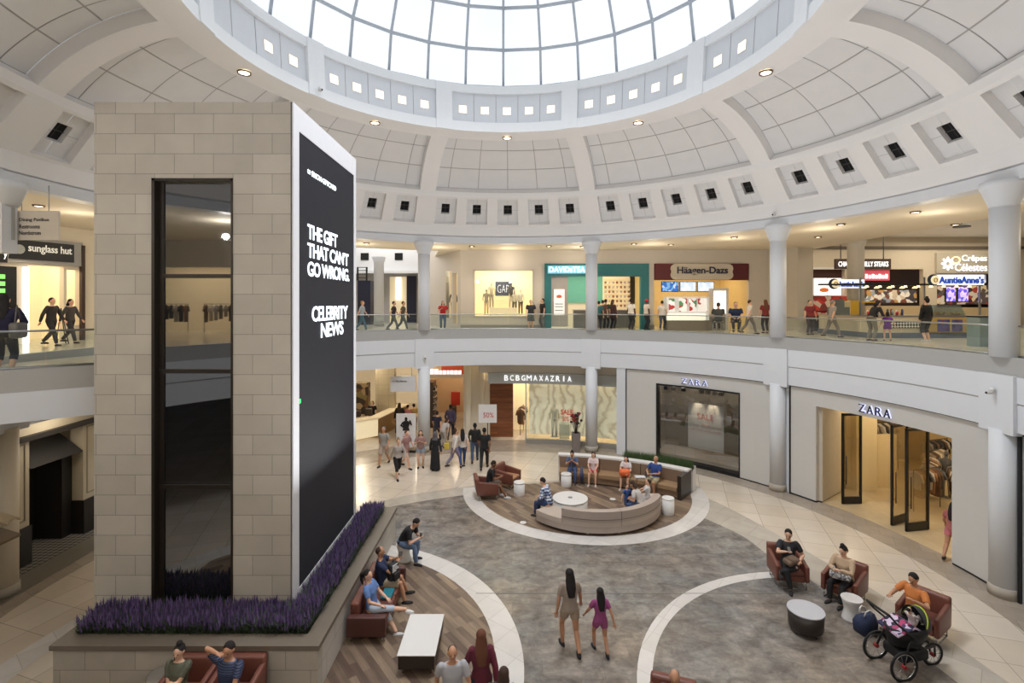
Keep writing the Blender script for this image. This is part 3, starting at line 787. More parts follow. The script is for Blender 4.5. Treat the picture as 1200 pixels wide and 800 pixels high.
# two seat sofa along the planter wall
sx0, sx1, sy0_, sy1_ = -3.5, -2.68, 10.6, 12.75
so = T('sofa', 'dark brown leather sofa standing along the planter wall', 'sofa', (-3.1, 11.6, 0))
mb = MB(); mb.rbox(sx0, sx1-.03, sy0_+.16, sy1_-.16, .13, .32, .03); P('seat_base', mb, LEATHER, so)
for k in (0, 1):
    mb = MB(); a = sy0_+.17+k*.91; mb.rbox(sx0+.2, sx1-.02, a, a+.9, .32, .43, .045); P('seat_cushion', mb, LEATHER, so)
    mb = MB(); mb.rbox(sx0+.02, sx0+.22, a, a+.9, .40, .76, .05); P('back_cushion', mb, LEATHER, so)
for a in (sy0_, sy1_-.16):
    mb = MB(); mb.rbox(sx0, sx1, a, a+.16, .13, .55, .03); P('armrest', mb, mat('dark_leather', (80, 46, 42), .45, var=.1), so)
for x in (sx0+.08, sx1-.08):
    for y in (sy0_+.08, sy1_-.08):
        mb = MB(); mb.tube([(x, y, 0), (x, y, .14)], .02, 8); P('leg', mb, STL, so)
# coffee table
ct = T('coffee_table', 'long low coffee table with a white top beside the sofa', 'table', (-1.85, 10.33, 0))
mb = MB(); mb.rbox(-2.22, -1.48, 9.68, 10.98, .385, .405, .008); P('tabletop', mb, WLAM, ct)
mb = MB(); mb.box(-2.2, -1.5, 9.7, 10.96, .12, .385); P('table_body', mb, mat('wenge', (44, 36, 32), .4, var=.1), ct)
for x in (-2.12, -1.58):
    for y in (9.78, 10.88):
        mb = MB(); mb.tube([(x, y, 0), (x, y, .12)], .02, 8); P('leg', mb, STL, ct)
# tables and stools
def drum_table(label, x, y, r, h, nm='drum_table', m=None, group=None):
    th = T(nm, label, 'table', (x, y, 0), group=group)
    b = MB(); b.lathe([(r*.97, 0), (r, .02), (r, h-.05)], n=40); P('drum_body', b, m or WLAM, th, world=False)
    b = MB(); b.lathe([(r*1.0, h-.05), (r*1.02, h-.04), (r*1.02, h-.01), (r*.98, h)], n=40); P('tabletop', b, WLAM, th, world=False)
    return th
drum_table('white drum side table next to the two brown armchairs', *FL(608.5, 580), .205, .50)
drum_table('white drum side table in front of the curved bench end', *FL(663.5, 569.5), .205, .50)
drum_table('white drum side table at the foot of the dark bench end panel', *FL(783, 602), .2, .56)
rt = drum_table('large round white table inside the curved grey sofa', 2.02, 17.45, .60, .44, 'round_table')
mb = MB(); mb.lathe([(.07, .44), (.075, .447), (.01, .45)], n=20); P('cable_port', mb, STEEL, rt, world=False)
def stool(label, x, y, h=.47):
    th = T('stool', label, 'stool', (x, y, 0))
    b = MB(); b.lathe([(.21, 0), (.195, .06), (.155, .22), (.165, .3), (.20, h-.06), (.215, h-.02)], n=32); P('hourglass_body', b, WLAM, th, world=False)
    b = MB(); b.lathe([(.215, h-.02), (.22, h-.01), (.215, h)], n=32); P('seat', b, mat('stool_top', (206, 202, 200), .3), th, world=False)
stool('white hourglass stool under the man in black by the planter corner', -3.02, 14.05)
stool('white hourglass stool between the woman in a beige cardigan and the navy tote', 7.72, 11.42, .5)
stool('white hourglass stool at the right of the wine brown armchair pair', -4.1, 8.62, .45)
th = T('side_table', 'round side table with a spun metal top against the planter', 'table', (-6.22, 8.93, 0))
b = MB(); b.lathe([(.25, 0), (.25, .02), (.05, .05), (.05, .55)], n=28); P('pedestal', b, mat('pedestal_grey', (96, 88, 80), .5), th, world=False)
b = MB(); b.lathe([(.10, .55), (.225, .57), (.235, .60), (.2, .605), (.03, .60)], n=32); P('tabletop', b, mat('spun_steel', (178, 172, 164), .3, .7), th, world=False)
th = T('side_table', 'dark oval pedestal table with a grey top before two armchairs', 'table', (6.43, 11.0, 0))
b = MB(); b.lathe([(.33, .10), (.34, .12), (.36, .47)], n=40); P('drum_body', b, mat('wenge', (44, 36, 32)), th, world=False)
b = MB(); b.lathe([(.365, .47), (.37, .48), (.365, .50)], n=40); P('tabletop', b, mat('cool_grey_top', (186, 186, 192), .3), th, world=False)
for a in (20, 110, 200, 290):
    b = MB(); b.tube([(.26*math.cos(R(a)), .26*math.sin(R(a)), 0), (.26*math.cos(R(a)), .26*math.sin(R(a)), .11)], .018, 6); P('leg', b, STL, th, world=False)

# curved grey sofa in front
c = (2.75, 17.9)
GSOF = mat('grey_taupe_upholstery', (168, 154, 144), .6, var=.04); GSOF2 = mat('grey_taupe_seat', (182, 168, 156), .6, var=.04)
cs = T('curved_sofa', 'curved taupe sofa facing the round white table', 'sofa', (c[0], c[1], 0))
def arcring(mb, a0, a1, r0, r1, z0, z1, cc=c, n=None):  # az from +Y clockwise
    return mb.ring(a0, a1, r0, r1, z0, z1, c=cc, n=n)
# math angle th -> az = 90-th ; -142..0 => az 232..90
mb = MB(); arcring(mb, 92, 233, 1.75, 2.45, .10, .30); P('seat_base', mb, GSOF, cs)
for a0, a1 in ((92, 116), (116.4, 165), (165.4, 209), (209.4, 233)):
    mb = MB(); arcring(mb, a0, a1, 1.73, 2.46, .30, .44, n=14); P('seat_cushion', mb, GSOF2, cs)
for a0, a1 in ((116.4, 165), (165.4, 209)):
    mb = MB(); arcring(mb, a0, a1, 2.24, 2.48, .44, .77, n=16); P('backrest', mb, GSOF, cs)
mb = MB(); arcring(mb, 116.4, 209, 2.46, 2.49, .52, .53); P('seam', mb, mat('seam_brown', (104, 90, 80)), cs)
for a in (95, 130, 165, 190, 230):
    x, y = c[0]+2.3*math.sin(R(a)), c[1]+2.3*math.cos(R(a)); mb = MB(); mb.tube([(x, y, 0), (x, y, .1)], .025, 8); P('leg', mb, WLAM, cs)

# long curved bench with planter behind
bc = (.9, 12.0)
TANL = mat('tan_bench_leather', (150, 122, 92), .5, var=.05); TANB = mat('tan_bench_back', (132, 108, 88), .5, var=.05)
bn = T('curved_bench', 'long curved tan bench with a white topped back', 'bench', (3.9, 19.8, 0))
E0, E1 = 7.0, 40.0   # azimuths about bc
mb = MB(); arcring(mb, E0, E1-1, 8.2, 8.8, .06, .30, bc); P('seat_base', mb, TANB, bn)
for i in range(3):
    a0 = E0+(E1-1-E0)*i/3; a1 = E0+(E1-1-E0)*(i+1)/3-.15
    mb = MB(); arcring(mb, a0, a1, 8.13, 8.8, .30, .44, bc, 10); P('seat_cushion', mb, TANL, bn)
    mb = MB(); arcring(mb, a0, a1, 8.74, 8.95, .44, .88, bc, 10); P('back_cushion', mb, TANB, bn)
mb = MB(); arcring(mb, E0-.4, E1-1, 8.93, 9.02, 0, .90, bc); P('back_panel', mb, WLAM, bn)
mb = MB(); arcring(mb, E0-.4, E1, 8.78, 9.12, .88, .94, bc); P('white_cap', mb, WLAM, bn)
mb = MB(); arcring(mb, E1-1, E1, 8.15, 9.3, 0, .88, bc, 2); P('dark_end_panel', mb, mat('wenge', (44, 36, 32)), bn, label='dark wooden end panel')
pb = T('curved_planter', 'low white planter with clipped green grass behind the curved bench', 'planter', (5.5, 20.0, 0))
mb = MB(); arcring(mb, 23, E1, 9.14, 9.62, 0, .80, bc); P('trough', mb, WLAM, pb)
mb = MB(); arcring(mb, 23, E1, 9.56, 9.62, .80, .92, bc); arcring(mb, 23, E1, 9.13, 9.19, .80, .92, bc); P('rim', mb, WLAM, pb)
gr = MB()
for k in range(5200):
    a = rnd.uniform(23.3, E1-.3); r = rnd.uniform(9.2, 9.55); x, y = bc[0]+r*math.sin(R(a)), bc[1]+r*math.cos(R(a)); h = rnd.uniform(.22, .42); b = rnd.uniform(0, 2*PI); l = rnd.uniform(.0, .16)
    gr.add([(x-.007*math.sin(b), y+.007*math.cos(b), .78), (x+.007*math.sin(b), y-.007*math.cos(b), .78), (x+l*math.cos(b), y+l*math.sin(b), .8+h)], [(0, 1, 2)])
P('ornamental_grass', gr, mat('grass_green', (74, 98, 52), .7, var=.3, scale=10), label='clump of upright green grass in the white planter behind the bench', cat='grass', kind='stuff')

# vase of dark flowers in front of the boutique window
th = T('flower_vase', 'tall grey square vase holding dark red flowers by the boutique window', 'vase', (*FL(675, 529), 0))
b = MB(); b.loft([[(-w, -w, z), (w, -w, z), (w, w, z), (-w, w, z)] for w, z in ((.19, 0), (.17, .05), (.2, .92), (.16, .92), (.15, .6))], smooth=False); P('vase_body', b, mat('vase_grey', (122, 114, 110), .4), th, world=False)
b = MB(); f = MB(); f2 = MB()
for k in range(26):
    a = rnd.uniform(0, 2*PI); l = rnd.uniform(.02, .28); h = rnd.uniform(1.35, 1.85); b.tube([(0, 0, .6), (l*.4*math.cos(a), l*.4*math.sin(a), 1.1), (l*math.cos(a), l*math.sin(a), h)], .008, 4)
    (f if k % 2 else f2).ell((l*math.cos(a), l*math.sin(a), h), (.07, .07, .06), 7, 5)
P('stems', b, mat('stem_brown', (58, 48, 36)), th, world=False); P('red_flowers', f, mat('dark_red_petals', (132, 38, 40), .7), th, world=False); P('dark_flowers', f2, mat('dark_petals', (44, 26, 34), .7), th, world=False)
# poster stands
def stand(label, px, py, w, h, z0, face=0, base=True):
    x, y = FL(px, py); th = T('poster_stand', label, 'sign', (x, y, 0), -R(face))
    b = MB(); b.box(-w/2, w/2, -.03, .03, z0, z0+h); P('poster_panel', b, mat('poster_white', (226, 224, 224), .5), th, world=False)
    b = MB()
    if base: b.box(-w/2+.1, w/2, -.2, .2, 0, .12); b.box(-.05, .05, -.025, .025, .1, z0+.05)
    else: b.box(-.02, .02, -.02, .02, 0, z0); b.lathe([(.18, 0), (.18, .02)], n=20)
    P('stand_base', b, BLACK, th, world=False)
    return th
th = stand('white poster stand with the black clad figure below the gallery', 476, 529, .95, 1.62, .22)
b = MB(); b.ell((.0, -.04, 1.58), (.07, .01, .10)); b.loft([[(-w, -.04, z), (w, -.04, z), (w, -.035, z), (-w, -.035, z)] for w, z in ((.17, 1.02), (.13, 1.2), (.19, 1.42), (.08, 1.5))], smooth=False)
b.tube([(-.15, -.04, 1.42), (-.24, -.04, 1.28), (-.1, -.04, 1.2)], .05, 6); b.tube([(.15, -.04, 1.42), (.26, -.04, 1.3), (.18, -.04, 1.52)], .045, 6)
P('figure_print', b, mat('print_black', (24, 22, 24)), th, world=False)
b = MB(); b.box(-.16, .2, -.036, -.03, .72, .76); b.box(-.12, .26, -.036, -.03, .80, .82); P('red_print_line', b, mat('print_red', (206, 110, 106)), th, world=False)
th = stand('white sale sign on a thin post beside the wood clad boutique door', 571.5, 521, .92, .92, 1.12, base=False)
tx = text('50%', .52, .26, .005, .0); place(tx, (-.22, -.032, 1.38)); P('sale_number', tx, mat('print_red2', (200, 66, 66)), th, world=False)

# bags
def backpack(label, loc, rz, s=1, col=(28, 26, 30), patch_=True):
    th = T('backpack', label, 'bag', loc, rz)
    b = MB(); b.rbox(-.16*s, .16*s, -.10*s, .10*s, 0, .46*s, .08*s); P('main_compartment', b, mat('bag_%d_%d' % (col[0], col[2]), col, .6), th, world=False)
    b = MB(); b.rbox(-.12*s, .12*s, -.17*s, -.09*s, .03*s, .24*s, .035*s); P('front_pocket', b, mat('bag_%d_%d' % (col[0], col[2]), col, .6), th, world=False)
    b = MB(); b.tube([(-.05*s, 0, .45*s), (0, 0, .52*s), (.05*s, 0, .45*s)], .01*s, 6); P('grab_loop', b, BLACK, th, world=False)
    for q in (-1, 1):
        b = MB(); b.tube([(q*.09*s, .1*s, .42*s), (q*.1*s, .17*s, .28*s), (q*.11*s, .1*s, .08*s)], .018*s, 6); P('shoulder_strap', b, BLACK, th, world=False)
    if patch_:
        b = MB(); rr = random.Random(1)
        for k in range(5): b.box(-.13*s, -.13*s+rr.uniform(.12, .24)*s, -.115*s, -.10*s, (.26+k*.04)*s, (.283+k*.04)*s)
        P('white_print', b, mat('print_white', (222, 222, 224)), th, world=False)
    return th
backpack('black backpack with white print on the lap of the man in navy', (-2.83, 11.95, .62), R(60), .9)
backpack('small dark backpack on the floor by the curved bench', (*FL(737, 580), 0), R(20), .62, patch_=False)
th = T('tote_bag', 'navy tote bag with white cord handles next to the white hourglass stool', 'bag', (7.72, 10.98, 0), R(15))
b = MB(); b.loft([[(-w, -d, z), (w, -d, z), (w, d, z), (-w, d, z)] for w, d, z in ((.17, .10, 0), (.20, .12, .04), (.22, .12, .25), (.2, .05, .40))]); P('bag_body', b, mat('navy_canvas', (38, 48, 78), .8), th, world=False)
for q in (-.05, .05):
    b = MB(); b.tube([(-.1, q, .38), (-.07, q*1.5, .50), (.0, q*1.8, .53), (.07, q*1.5, .50), (.1, q, .38)], .013, 6); P('cord_handle', b, WLAM, th, world=False)
# floor bits
for k, (px, py, lab) in enumerate([(613, 612.5, 'small round white floor cover plate on the wood deck'), (718, 585, 'round white floor cover plate near the benches')]):
    mb = MB(); x, y = FL(px, py); mb.lathe([(.11, .011), (.11, .018), (.09, .02)], x, y, 20); P('floor_cover', mb, WLAM, label=lab, cat='cover')

# jogging pushchair with a baby seat
st = T('pushchair', 'black three wheeled jogging pushchair with a baby seat', 'pushchair', (7.80, 9.92, 0), R(8)); st.scale = (1.3, 1.2, 1.3)
BK = mat('pushchair_black', (20, 20, 23), .6); 
def wheel(cx, cy, r, face='y'):
    w = MB(); n = 28
    w.tube([(cx+r*math.cos(2*PI*k/n), cy, r+.0+r*math.sin(2*PI*k/n)+.0) for k in range(n+1)], .02, 6)
    t_ = P('wheel', w, mat('tyre', (18, 18, 18), .7), st, world=False)
    s_ = MB(); rim = MB()
    rim.tube([(cx+(r-.03)*math.cos(2*PI*k/n), cy, r+(r-.03)*math.sin(2*PI*k/n)) for k in range(n+1)], .01, 6)
    for k in range(10): s_.tube([(cx, cy, r), (cx+(r-.03)*math.cos(2*PI*k/10), cy, r+(r-.03)*math.sin(2*PI*k/10))], .003, 4)
    P('rim', rim, STL, t_, world=False); P('spokes', s_, STL, t_, world=False)
    h = MB(); h.tube([(cx, cy-.03, r), (cx, cy+.03, r)], .03, 10); P('hub', h, mat('hub_red', (150, 40, 40)), t_, world=False)
wheel(-.30, -.26, .21); wheel(-.30, .26, .21); wheel(.44, 0, .16)
b = MB()
for s in (-.22, .22): b.tube([(-.30, s*1.15, .21), (-.18, s, .5), (.05, s*.8, .62)], .016, 8); b.tube([(-.18, s, .48), (.1, s*.6, .35), (.42, s*.25, .32)], .016, 8); b.tube([(.42, s*.25, .32), (.44, s*.2, .17)], .014, 8)
for s in (-.22, .22): b.tube([(-.05, s, .55), (-.38, s, .82), (-.5, s, .95)], .015, 8)
b.tube([(-.5, -.22, .95), (-.53, 0, .97), (-.5, .22, .95)], .018, 8)
P('frame_tube', b, BK, st, world=False)
b = MB(); b.rbox(-.26, .2, -.2, .2, .20, .36, .05); b.xf(lambda v: (v[0], v[1], v[2]+.06*v[0])); P('cargo_basket', b, BK, st, world=False)
b = MB(); b.loft([[(x+w*math.cos(2*PI*k/16)*.5, w2*math.sin(2*PI*k/16), z) for k in range(16)] for x, w, w2, z in ((-.05, .5, .18, .40), (-.02, .62, .21, .52), (0, .72, .22, .66), (0, .64, .19, .66), (-.02, .5, .15, .55))]); P('baby_seat_shell', b, BK, st, world=False)
b = MB(); rings = []
for k in range(7):
    a = R(-10+k*17); rings.append([(.1+.27*math.cos(a)*math.cos(ph)*.9, .22*math.sin(ph), .66+.27*math.sin(a)*math.cos(ph)) for ph in [R(-85+q*17) for q in range(11)]])
b.loft(rings, cap=False, closed=False); cano = P('canopy', b, mat('canopy_grey', (52, 52, 56), .7), st, world=False)
b = MB(); a = R(60); b.tube([(.1+.275*math.cos(a)*math.cos(ph)*.9, .224*math.sin(ph), .66+.275*math.sin(a)*math.cos(ph)) for ph in [R(-80+q*16) for q in range(11)]], .012, 6); P('lime_trim', b, mat('lime', (170, 190, 50)), cano, world=False)
b = MB(); b.loft([[(-.34+.0, -.2, .60), (-.34, .2, .60), (-.34, .2, .63), (-.34, -.2, .63)], [(-.05, -.2, .70), (-.05, .2, .70), (-.05, .2, .73), (-.05, -.2, .73)], [(.08, -.17, .62), (.08, .17, .62), (.08, .17, .65), (.08, -.17, .65)]]); P('printed_blanket', b, patmat('floral', [(40, 34, 60), (214, 196, 220), (176, 66, 110), (60, 56, 96)], 14), st, world=False)
# ================================================================ people
PENDING = []   # (object, extra builder, material count)
def V3(*a): return Vector(a)
def ik(a, b, l1, l2, pole):
    d = b-a; L = d.length
    if L > (l1+l2)*.995: b = a+d*((l1+l2)*.995/L); d = b-a; L = d.length
    if L < 1e-4: d = V3(0, .01, 0); L = .01
    x = (l1*l1-l2*l2+L*L)/(2*L); h = math.sqrt(max(l1*l1-x*x, 0)); u = d/L
    p = pole-u*pole.dot(u)
    if p.length < 1e-5: p = V3(0, 0, 1)
    return a+u*x+p.normalized()*h, b
def orient(up, lat=V3(1, 0, 0)):
    up = up.normalized(); lat = (lat-up*lat.dot(up)).normalized(); f = up.cross(lat); return lat, f
def rings(spec, n=16):
    """spec: list of (centre, up direction, half width, half depth)"""
    out = []
    for c, up, w, d in spec:
        l, f = orient(up); out.append([tuple(c+l*w*math.cos(2*PI*k/n)+f*d*math.sin(2*PI*k/n)) for k in range(n)])
    return out
def limbpts(a, b, c, k=3):
    return [a+(b-a)*i/k for i in range(k)]+[b+(c-b)*i/k for i in range(k+1)]
def interp(v, k=3):
    r = []
    return v
SKINS = {'light': (214, 170, 144), 'tan': (186, 138, 108), 'brown': (128, 88, 64), 'dark': (84, 58, 46)}
HAIRS = {'black': (26, 22, 22), 'brown': (62, 44, 34), 'auburn': (98, 58, 40), 'grey': (128, 124, 122), 'blond': (150, 118, 82)}
def skinm(s): return mat('skin_'+s, SKINS[s], .6, var=.04)
def clothm(c, k='cloth'): return c if not isinstance(c, tuple) else mat('%s_%d_%d_%d' % ((k,)+c), c, .85, var=.08, scale=5)

def person(label, x, y, face, H=1.7, z=0, pose='stand', lean=None, hands=None, feet=None, seat=.44, head=(0, 0),
           skin='light', hair=('black', 'short'), top=((40, 40, 44), 'short'), bottom=((40, 44, 60), 'long'), shoes=(40, 38, 38),
           slim=1.0, twist=0, group=None, vox=None, near=False, female=False, z_hip=None, child=False):
    s = H/1.7
    hs = 1.2 if child else 1.07
    th = T('person', label, 'person', (x, y, z), -R(face), group)
    L = R(lean if lean is not None else {'stand': 2, 'walk': 4, 'sit': 4}[pose])
    hip = (.90*s if pose != 'sit' else seat+.095*s) if z_hip is None else z_hip
    if pose == 'walk': hip -= .02*s
    dirn = lambda a: V3(0, math.sin(a), math.cos(a))
    Pv = V3(0, 0, hip); W = Pv+dirn(L*.55)*.17*s; Ch = W+dirn(L*.95)*.17*s; Sh = Ch+dirn(L*1.15)*.14*s
    Nk = Sh+dirn(L*1.0)*.075*s; hd = dirn(L*.8-R(head[0])*-0 + R(head[0])*.5)
    Hc = Nk+dirn(L*.6+R(head[0])*.35)*.118*s*hs
    shw = (.165 if female else .182)*s*slim; hpw = .092*s*(1.05 if female else 1)
    foot = feet or {'stand': ((.10, .02, 0), (-.10, -.02, 0)), 'walk': ((.09, .30, 0), (-.09, -.34, .06)), 'sit': ((.13, .44, 0), (-.13, .40, 0))}[pose]
    zfloor = 0
    hnd = hands or {'stand': ((.27, .06, hip-.10*s), (-.27, .06, hip-.10*s)), 'walk': ((.25, -.16, hip-.05*s), (-.25, .24, hip+.0)), 'sit': ((.12, .34, hip+.12), (-.12, .34, hip+.12))}[pose]
    body = MB(); extra = MB()
    # torso
    bw = slim
    tor = [(Pv-dirn(L*.3)*.07*s, dirn(L*.3), .09*s*bw, .085*s), (Pv, dirn(L*.4), .158*s*bw, .112*s), (Pv+(W-Pv)*.5, dirn(L*.5), .150*s*bw, .105*s), (W, dirn(L*.8), (.128 if female else .142)*s*bw, .10*s*bw),
           (W+(Ch-W)*.6, dirn(L), .152*s*bw, .112*s*bw), (Ch, dirn(L*1.1), .160*s*bw, .115*s*bw), (Ch+(Sh-Ch)*.6, dirn(L*1.1), .166*s*bw, .10*s), (Sh, dirn(L), .135*s*bw, .078*s), (Sh+(Nk-Sh)*.45, dirn(L), .065*s, .06*s), (Nk, dirn(L), .052*s, .054*s), (Hc-dirn(L)*.04*s, dirn(L), .05*s, .052*s)]
    body.loft(rings(tor))
    # head
    yaw = R(head[1]); pit = R(head[0])+L*.5
    RM = Matrix.Rotation(-yaw, 3, 'Z') @ Matrix.Rotation(-pit, 3, 'X')
    hsz = s*hs
    def hp(a, b, c): return Hc+RM @ (V3(a, b, c)*hsz)
    body.ell(Hc, (.074*hsz, .092*hsz, .100*hsz), 14, 10, rot=RM); body.ell(hp(0, .018, -.055), (.056*hsz, .066*hsz, .062*hsz), 12, 8, rot=RM)
    body.ell(hp(0, .092, -.012), (.013*hsz, .022*hsz, .026*hsz), 8, 6, rot=RM)
    for q in (-1, 1): body.ell(hp(q*.074, -.005, -.01), (.012*hsz, .022*hsz, .032*hsz), 8, 6, rot=RM)
    body.ell(hp(0, .075, -.075), (.026*hsz, .022*hsz, .02*hsz), 8, 6, rot=RM)
    sleeves = MB(); pants = MB(); shoem = []; topk = top[1]; botk = bottom[1]
    fist = {}
    for i, q in enumerate((1, -1)):
        sj = Sh+V3(q*shw, 0, -.022*s); ht = V3(*hnd[i])
        el, hw = ik(sj, ht, .285*s, .25*s, V3(q*.65, -.5, -.75) if pose != 'sit' else V3(q*.7, -.45, -.6))
        pts = limbpts(sj, el, hw)
        rad = [r*s*(.9+.1*bw) for r in (.053, .050, .045, .040, .040, .034, .026)]
        body.tube(pts, rad, 10); body.ell(sj, (.055*s,)*3, 10, 8); body.ell(el, (.041*s,)*3, 8, 6)
        d = (hw-el).normalized(); pal = hw+d*.05*s
        lat = d.cross(V3(0, 0, 1) if abs(d.z) < .8 else V3(0, 1, 0)).normalized(); nm_ = d.cross(lat)
        body.loft([[tuple(hw+d*t*s+lat*w*s*math.cos(2*PI*k/8)+nm_*.016*s*math.sin(2*PI*k/8)) for k in range(8)] for t, w in ((-.01, .025), (.02, .036), (.07, .042), (.088, .040))])
        for k, fl in enumerate((.062, .072, .068, .055)):
            o = hw+d*.08*s+lat*(-.030+.020*k)*s; m1 = o+d*fl*.55*s-nm_*0.006*s*q; m2 = o+d*fl*.9*s+nm_*(.022)*s
            extra.tube([tuple(o-d*.02*s), tuple(o), tuple(m1), tuple(m2)], [.0085*s, .0085*s, .008*s, .006*s], 6)
        tb = hw+d*.03*s+lat*(-.034)*s; extra.tube([tuple(tb), tuple(tb-lat*.022*s+d*.022*s), tuple(tb-lat*.026*s+d*.052*s)], [.011*s, .010*s, .008*s], 6)
        fist[q] = hw+d*.09*s
        if topk in ('short', 'long', 'coat'):
            g = .014*s
            if topk == 'short': sp, sr = [sj+V3(-q*.03*s, 0, .01*s)]+[sj+(el-sj)*f for f in (.15, .45, .68)], [.068*s, .071*s, .067*s, .064*s]
            else: sp, sr = [sj+V3(-q*.03*s, 0, .01*s)]+pts[1:], [r+g for r in rad]
            if topk == 'coat': sr = [r+.008*s for r in sr]
            sleeves.tube(sp, sr, 12); sleeves.ell(sj+V3(-q*.012*s, 0, 0), (.068*s,)*3, 10, 8)
        # legs
        hj = Pv+V3(q*hpw, 0, -.04*s); ft = V3(*foot[i]); an = ft+V3(0, -.03*s, .075*s)
        kn, an2 = ik(hj, an, .415*s, .405*s, V3(q*.12, 1, .35)); an = an2
        lp = limbpts(hj, kn, an)
        lr = [r*s*(.88+.12*bw) for r in (.088, .082, .068, .056, .054, .048, .034)]
        body.tube(lp, lr, 12); body.ell(hj, (.09*s*bw, .09*s, .09*s), 10, 8); body.ell(kn, (.056*s,)*3, 10, 8)
        fd = V3(q*.12, 1, 0).normalized()
        body.ell(an+fd*.05*s+V3(0, 0, -.045*s), (.038*s, .115*s, .030*s), 10, 6)
        sh = MB(); rot = Matrix.Rotation(-q*.12, 3, 'Z')
        sh.ell(an+fd*.055*s+V3(0, 0, -.042*s), (.046*s, .135*s, .036*s), 12, 8, rot=rot); sh.box(0, 0, 0, 0, 0, 0) if False else None
        so_ = an+fd*.055*s; sh.loft([[tuple(so_+rot @ V3(.044*s*math.cos(2*PI*k/12), .132*s*math.sin(2*PI*k/12), 0)+V3(0, 0, zz*s)) for k in range(12)] for zz in (-.078, -.055)])
        shoem.append(sh)
        g = .014*s
        if botk == 'long': pants.tube([hj+V3(0, 0, .05*s)]+lp[1:-1]+[an+V3(0, 0, .02*s)], [r+g for r in lr[:-1]]+[.052*s], 14)
        elif botk in ('short', 'mini'):
            f = .92 if botk == 'short' else .42
            pants.tube([hj+V3(0, 0, .04*s), hj+(kn-hj)*f*.5, hj+(kn-hj)*f], [lr[0]+g, lr[1]+g+.004, lr[2]+g+.016*s], 14)
        elif botk == 'crop': pants.tube([hj+V3(0, 0, .05*s)]+lp[1:5], [r+g for r in lr[:5]], 14)
    v = vox or (.010 if near else .014)
    def fin(name, mb, m, ex=None, vx=v, smooth=3):
        o = P(name, mb, m, th, world=False)
        PENDING.append((o, vx, ex, smooth)); return o
    fin('body', body, skinm(skin), extra)
    g = .014*s
    gfit = 1.0
    if topk != 'none':
        tp = MB(); tt_ = []
        hem = -.02 if botk not in ('dress',) else 0
        lo = Pv+dirn(L*.4)*(-.02*s if topk != 'coat' else -.26*s)
        if topk == 'coat' and pose == 'sit': lo = Pv
        sp = [(lo, dirn(L*.3), .172*s*bw+g*(1 if topk != 'coat' else 2), .122*s+g)]+[(c, u, w+g, d+g) for c, u, w, d in tor[2:7]]+[(Sh, dirn(L), .135*s*bw+g, .078*s+g), (Sh+(Nk-Sh)*.35, dirn(L), .078*s, .072*s)]
        tp.loft(rings(sp)); merge(tp, sleeves); 
        if female and not child: 
            for q in (-1, 1): tp.ell(Ch+V3(q*.065*s, .085*s, -.02*s), (.06*s, .05*s, .055*s), 8, 6)
        fin('top', tp, clothm(top[0]), vx=v)
    if botk in ('long', 'short', 'mini', 'crop'):
        pants.loft(rings([(Pv-V3(0, 0, .085*s), V3(0, 0, 1), .10*s*bw+g, .09*s+g), (Pv-V3(0, 0, .03*s), V3(0, 0, 1), .158*s*bw+g, .115*s+g), (Pv+V3(0, 0, .03*s), dirn(L*.4), .156*s*bw+g, .112*s+g), (Pv+(W-Pv)*.45, dirn(L*.5), .150*s*bw+g, .105*s+g)]))
        fin('trousers' if botk in ('long', 'crop') else 'shorts', pants, clothm(bottom[0]))
    if botk in ('skirt', 'dress', 'gown'):
        sk_ = MB(); hemz = {'skirt': .52, 'dress': .50, 'gown': .06}[botk]*s
        if pose != 'sit':
            zz = [hip+.12*s, hip, hip-.12*s, (hip+hemz)/2, hemz]; ww = [.148, .178, .195, .21, .24]
            fy = (foot[0][1]+foot[1][1])/2
            sk_.loft(rings([(V3(0, fy*(1-(q-hemz)/(hip-hemz+.2)) if q < hip else 0, q), V3(0, 0, 1), w*s*bw, (w*.78)*s) for q, w in zip(zz, ww)]))
        else:
            kz = hip+.02; sk_.loft(rings([(Pv+V3(0, 0, .10*s), V3(0, .2, 1), .155*s*bw, .12*s), (Pv+V3(0, .05, -.01), V3(0, .7, 1), .185*s*bw, .14*s), (Pv+V3(0, .22*s, .0), V3(0, 1, 0), .195*s*bw, .105*s), (Pv+V3(0, .43*s, -.01), V3(0, 1, -.3), .20*s, .10*s), (Pv+V3(0, .47*s, -.16*s), V3(0, .2, -1), .20*s, .07*s)]+([(Pv+V3(0, .44*s, -.36*s), V3(0, 0, -1), .2*s, .08*s)] if botk == 'gown' else [])))
        fin('skirt', sk_, clothm(bottom[0]))
    for sh in shoem:
        if shoes: P('shoe', sh, clothm(shoes, 'shoe'), th, world=False)
    # hair
    hc, hk = hair; hm = clothm(HAIRS.get(hc, hc) if isinstance(hc, str) else hc, 'hair')
    hb = MB()
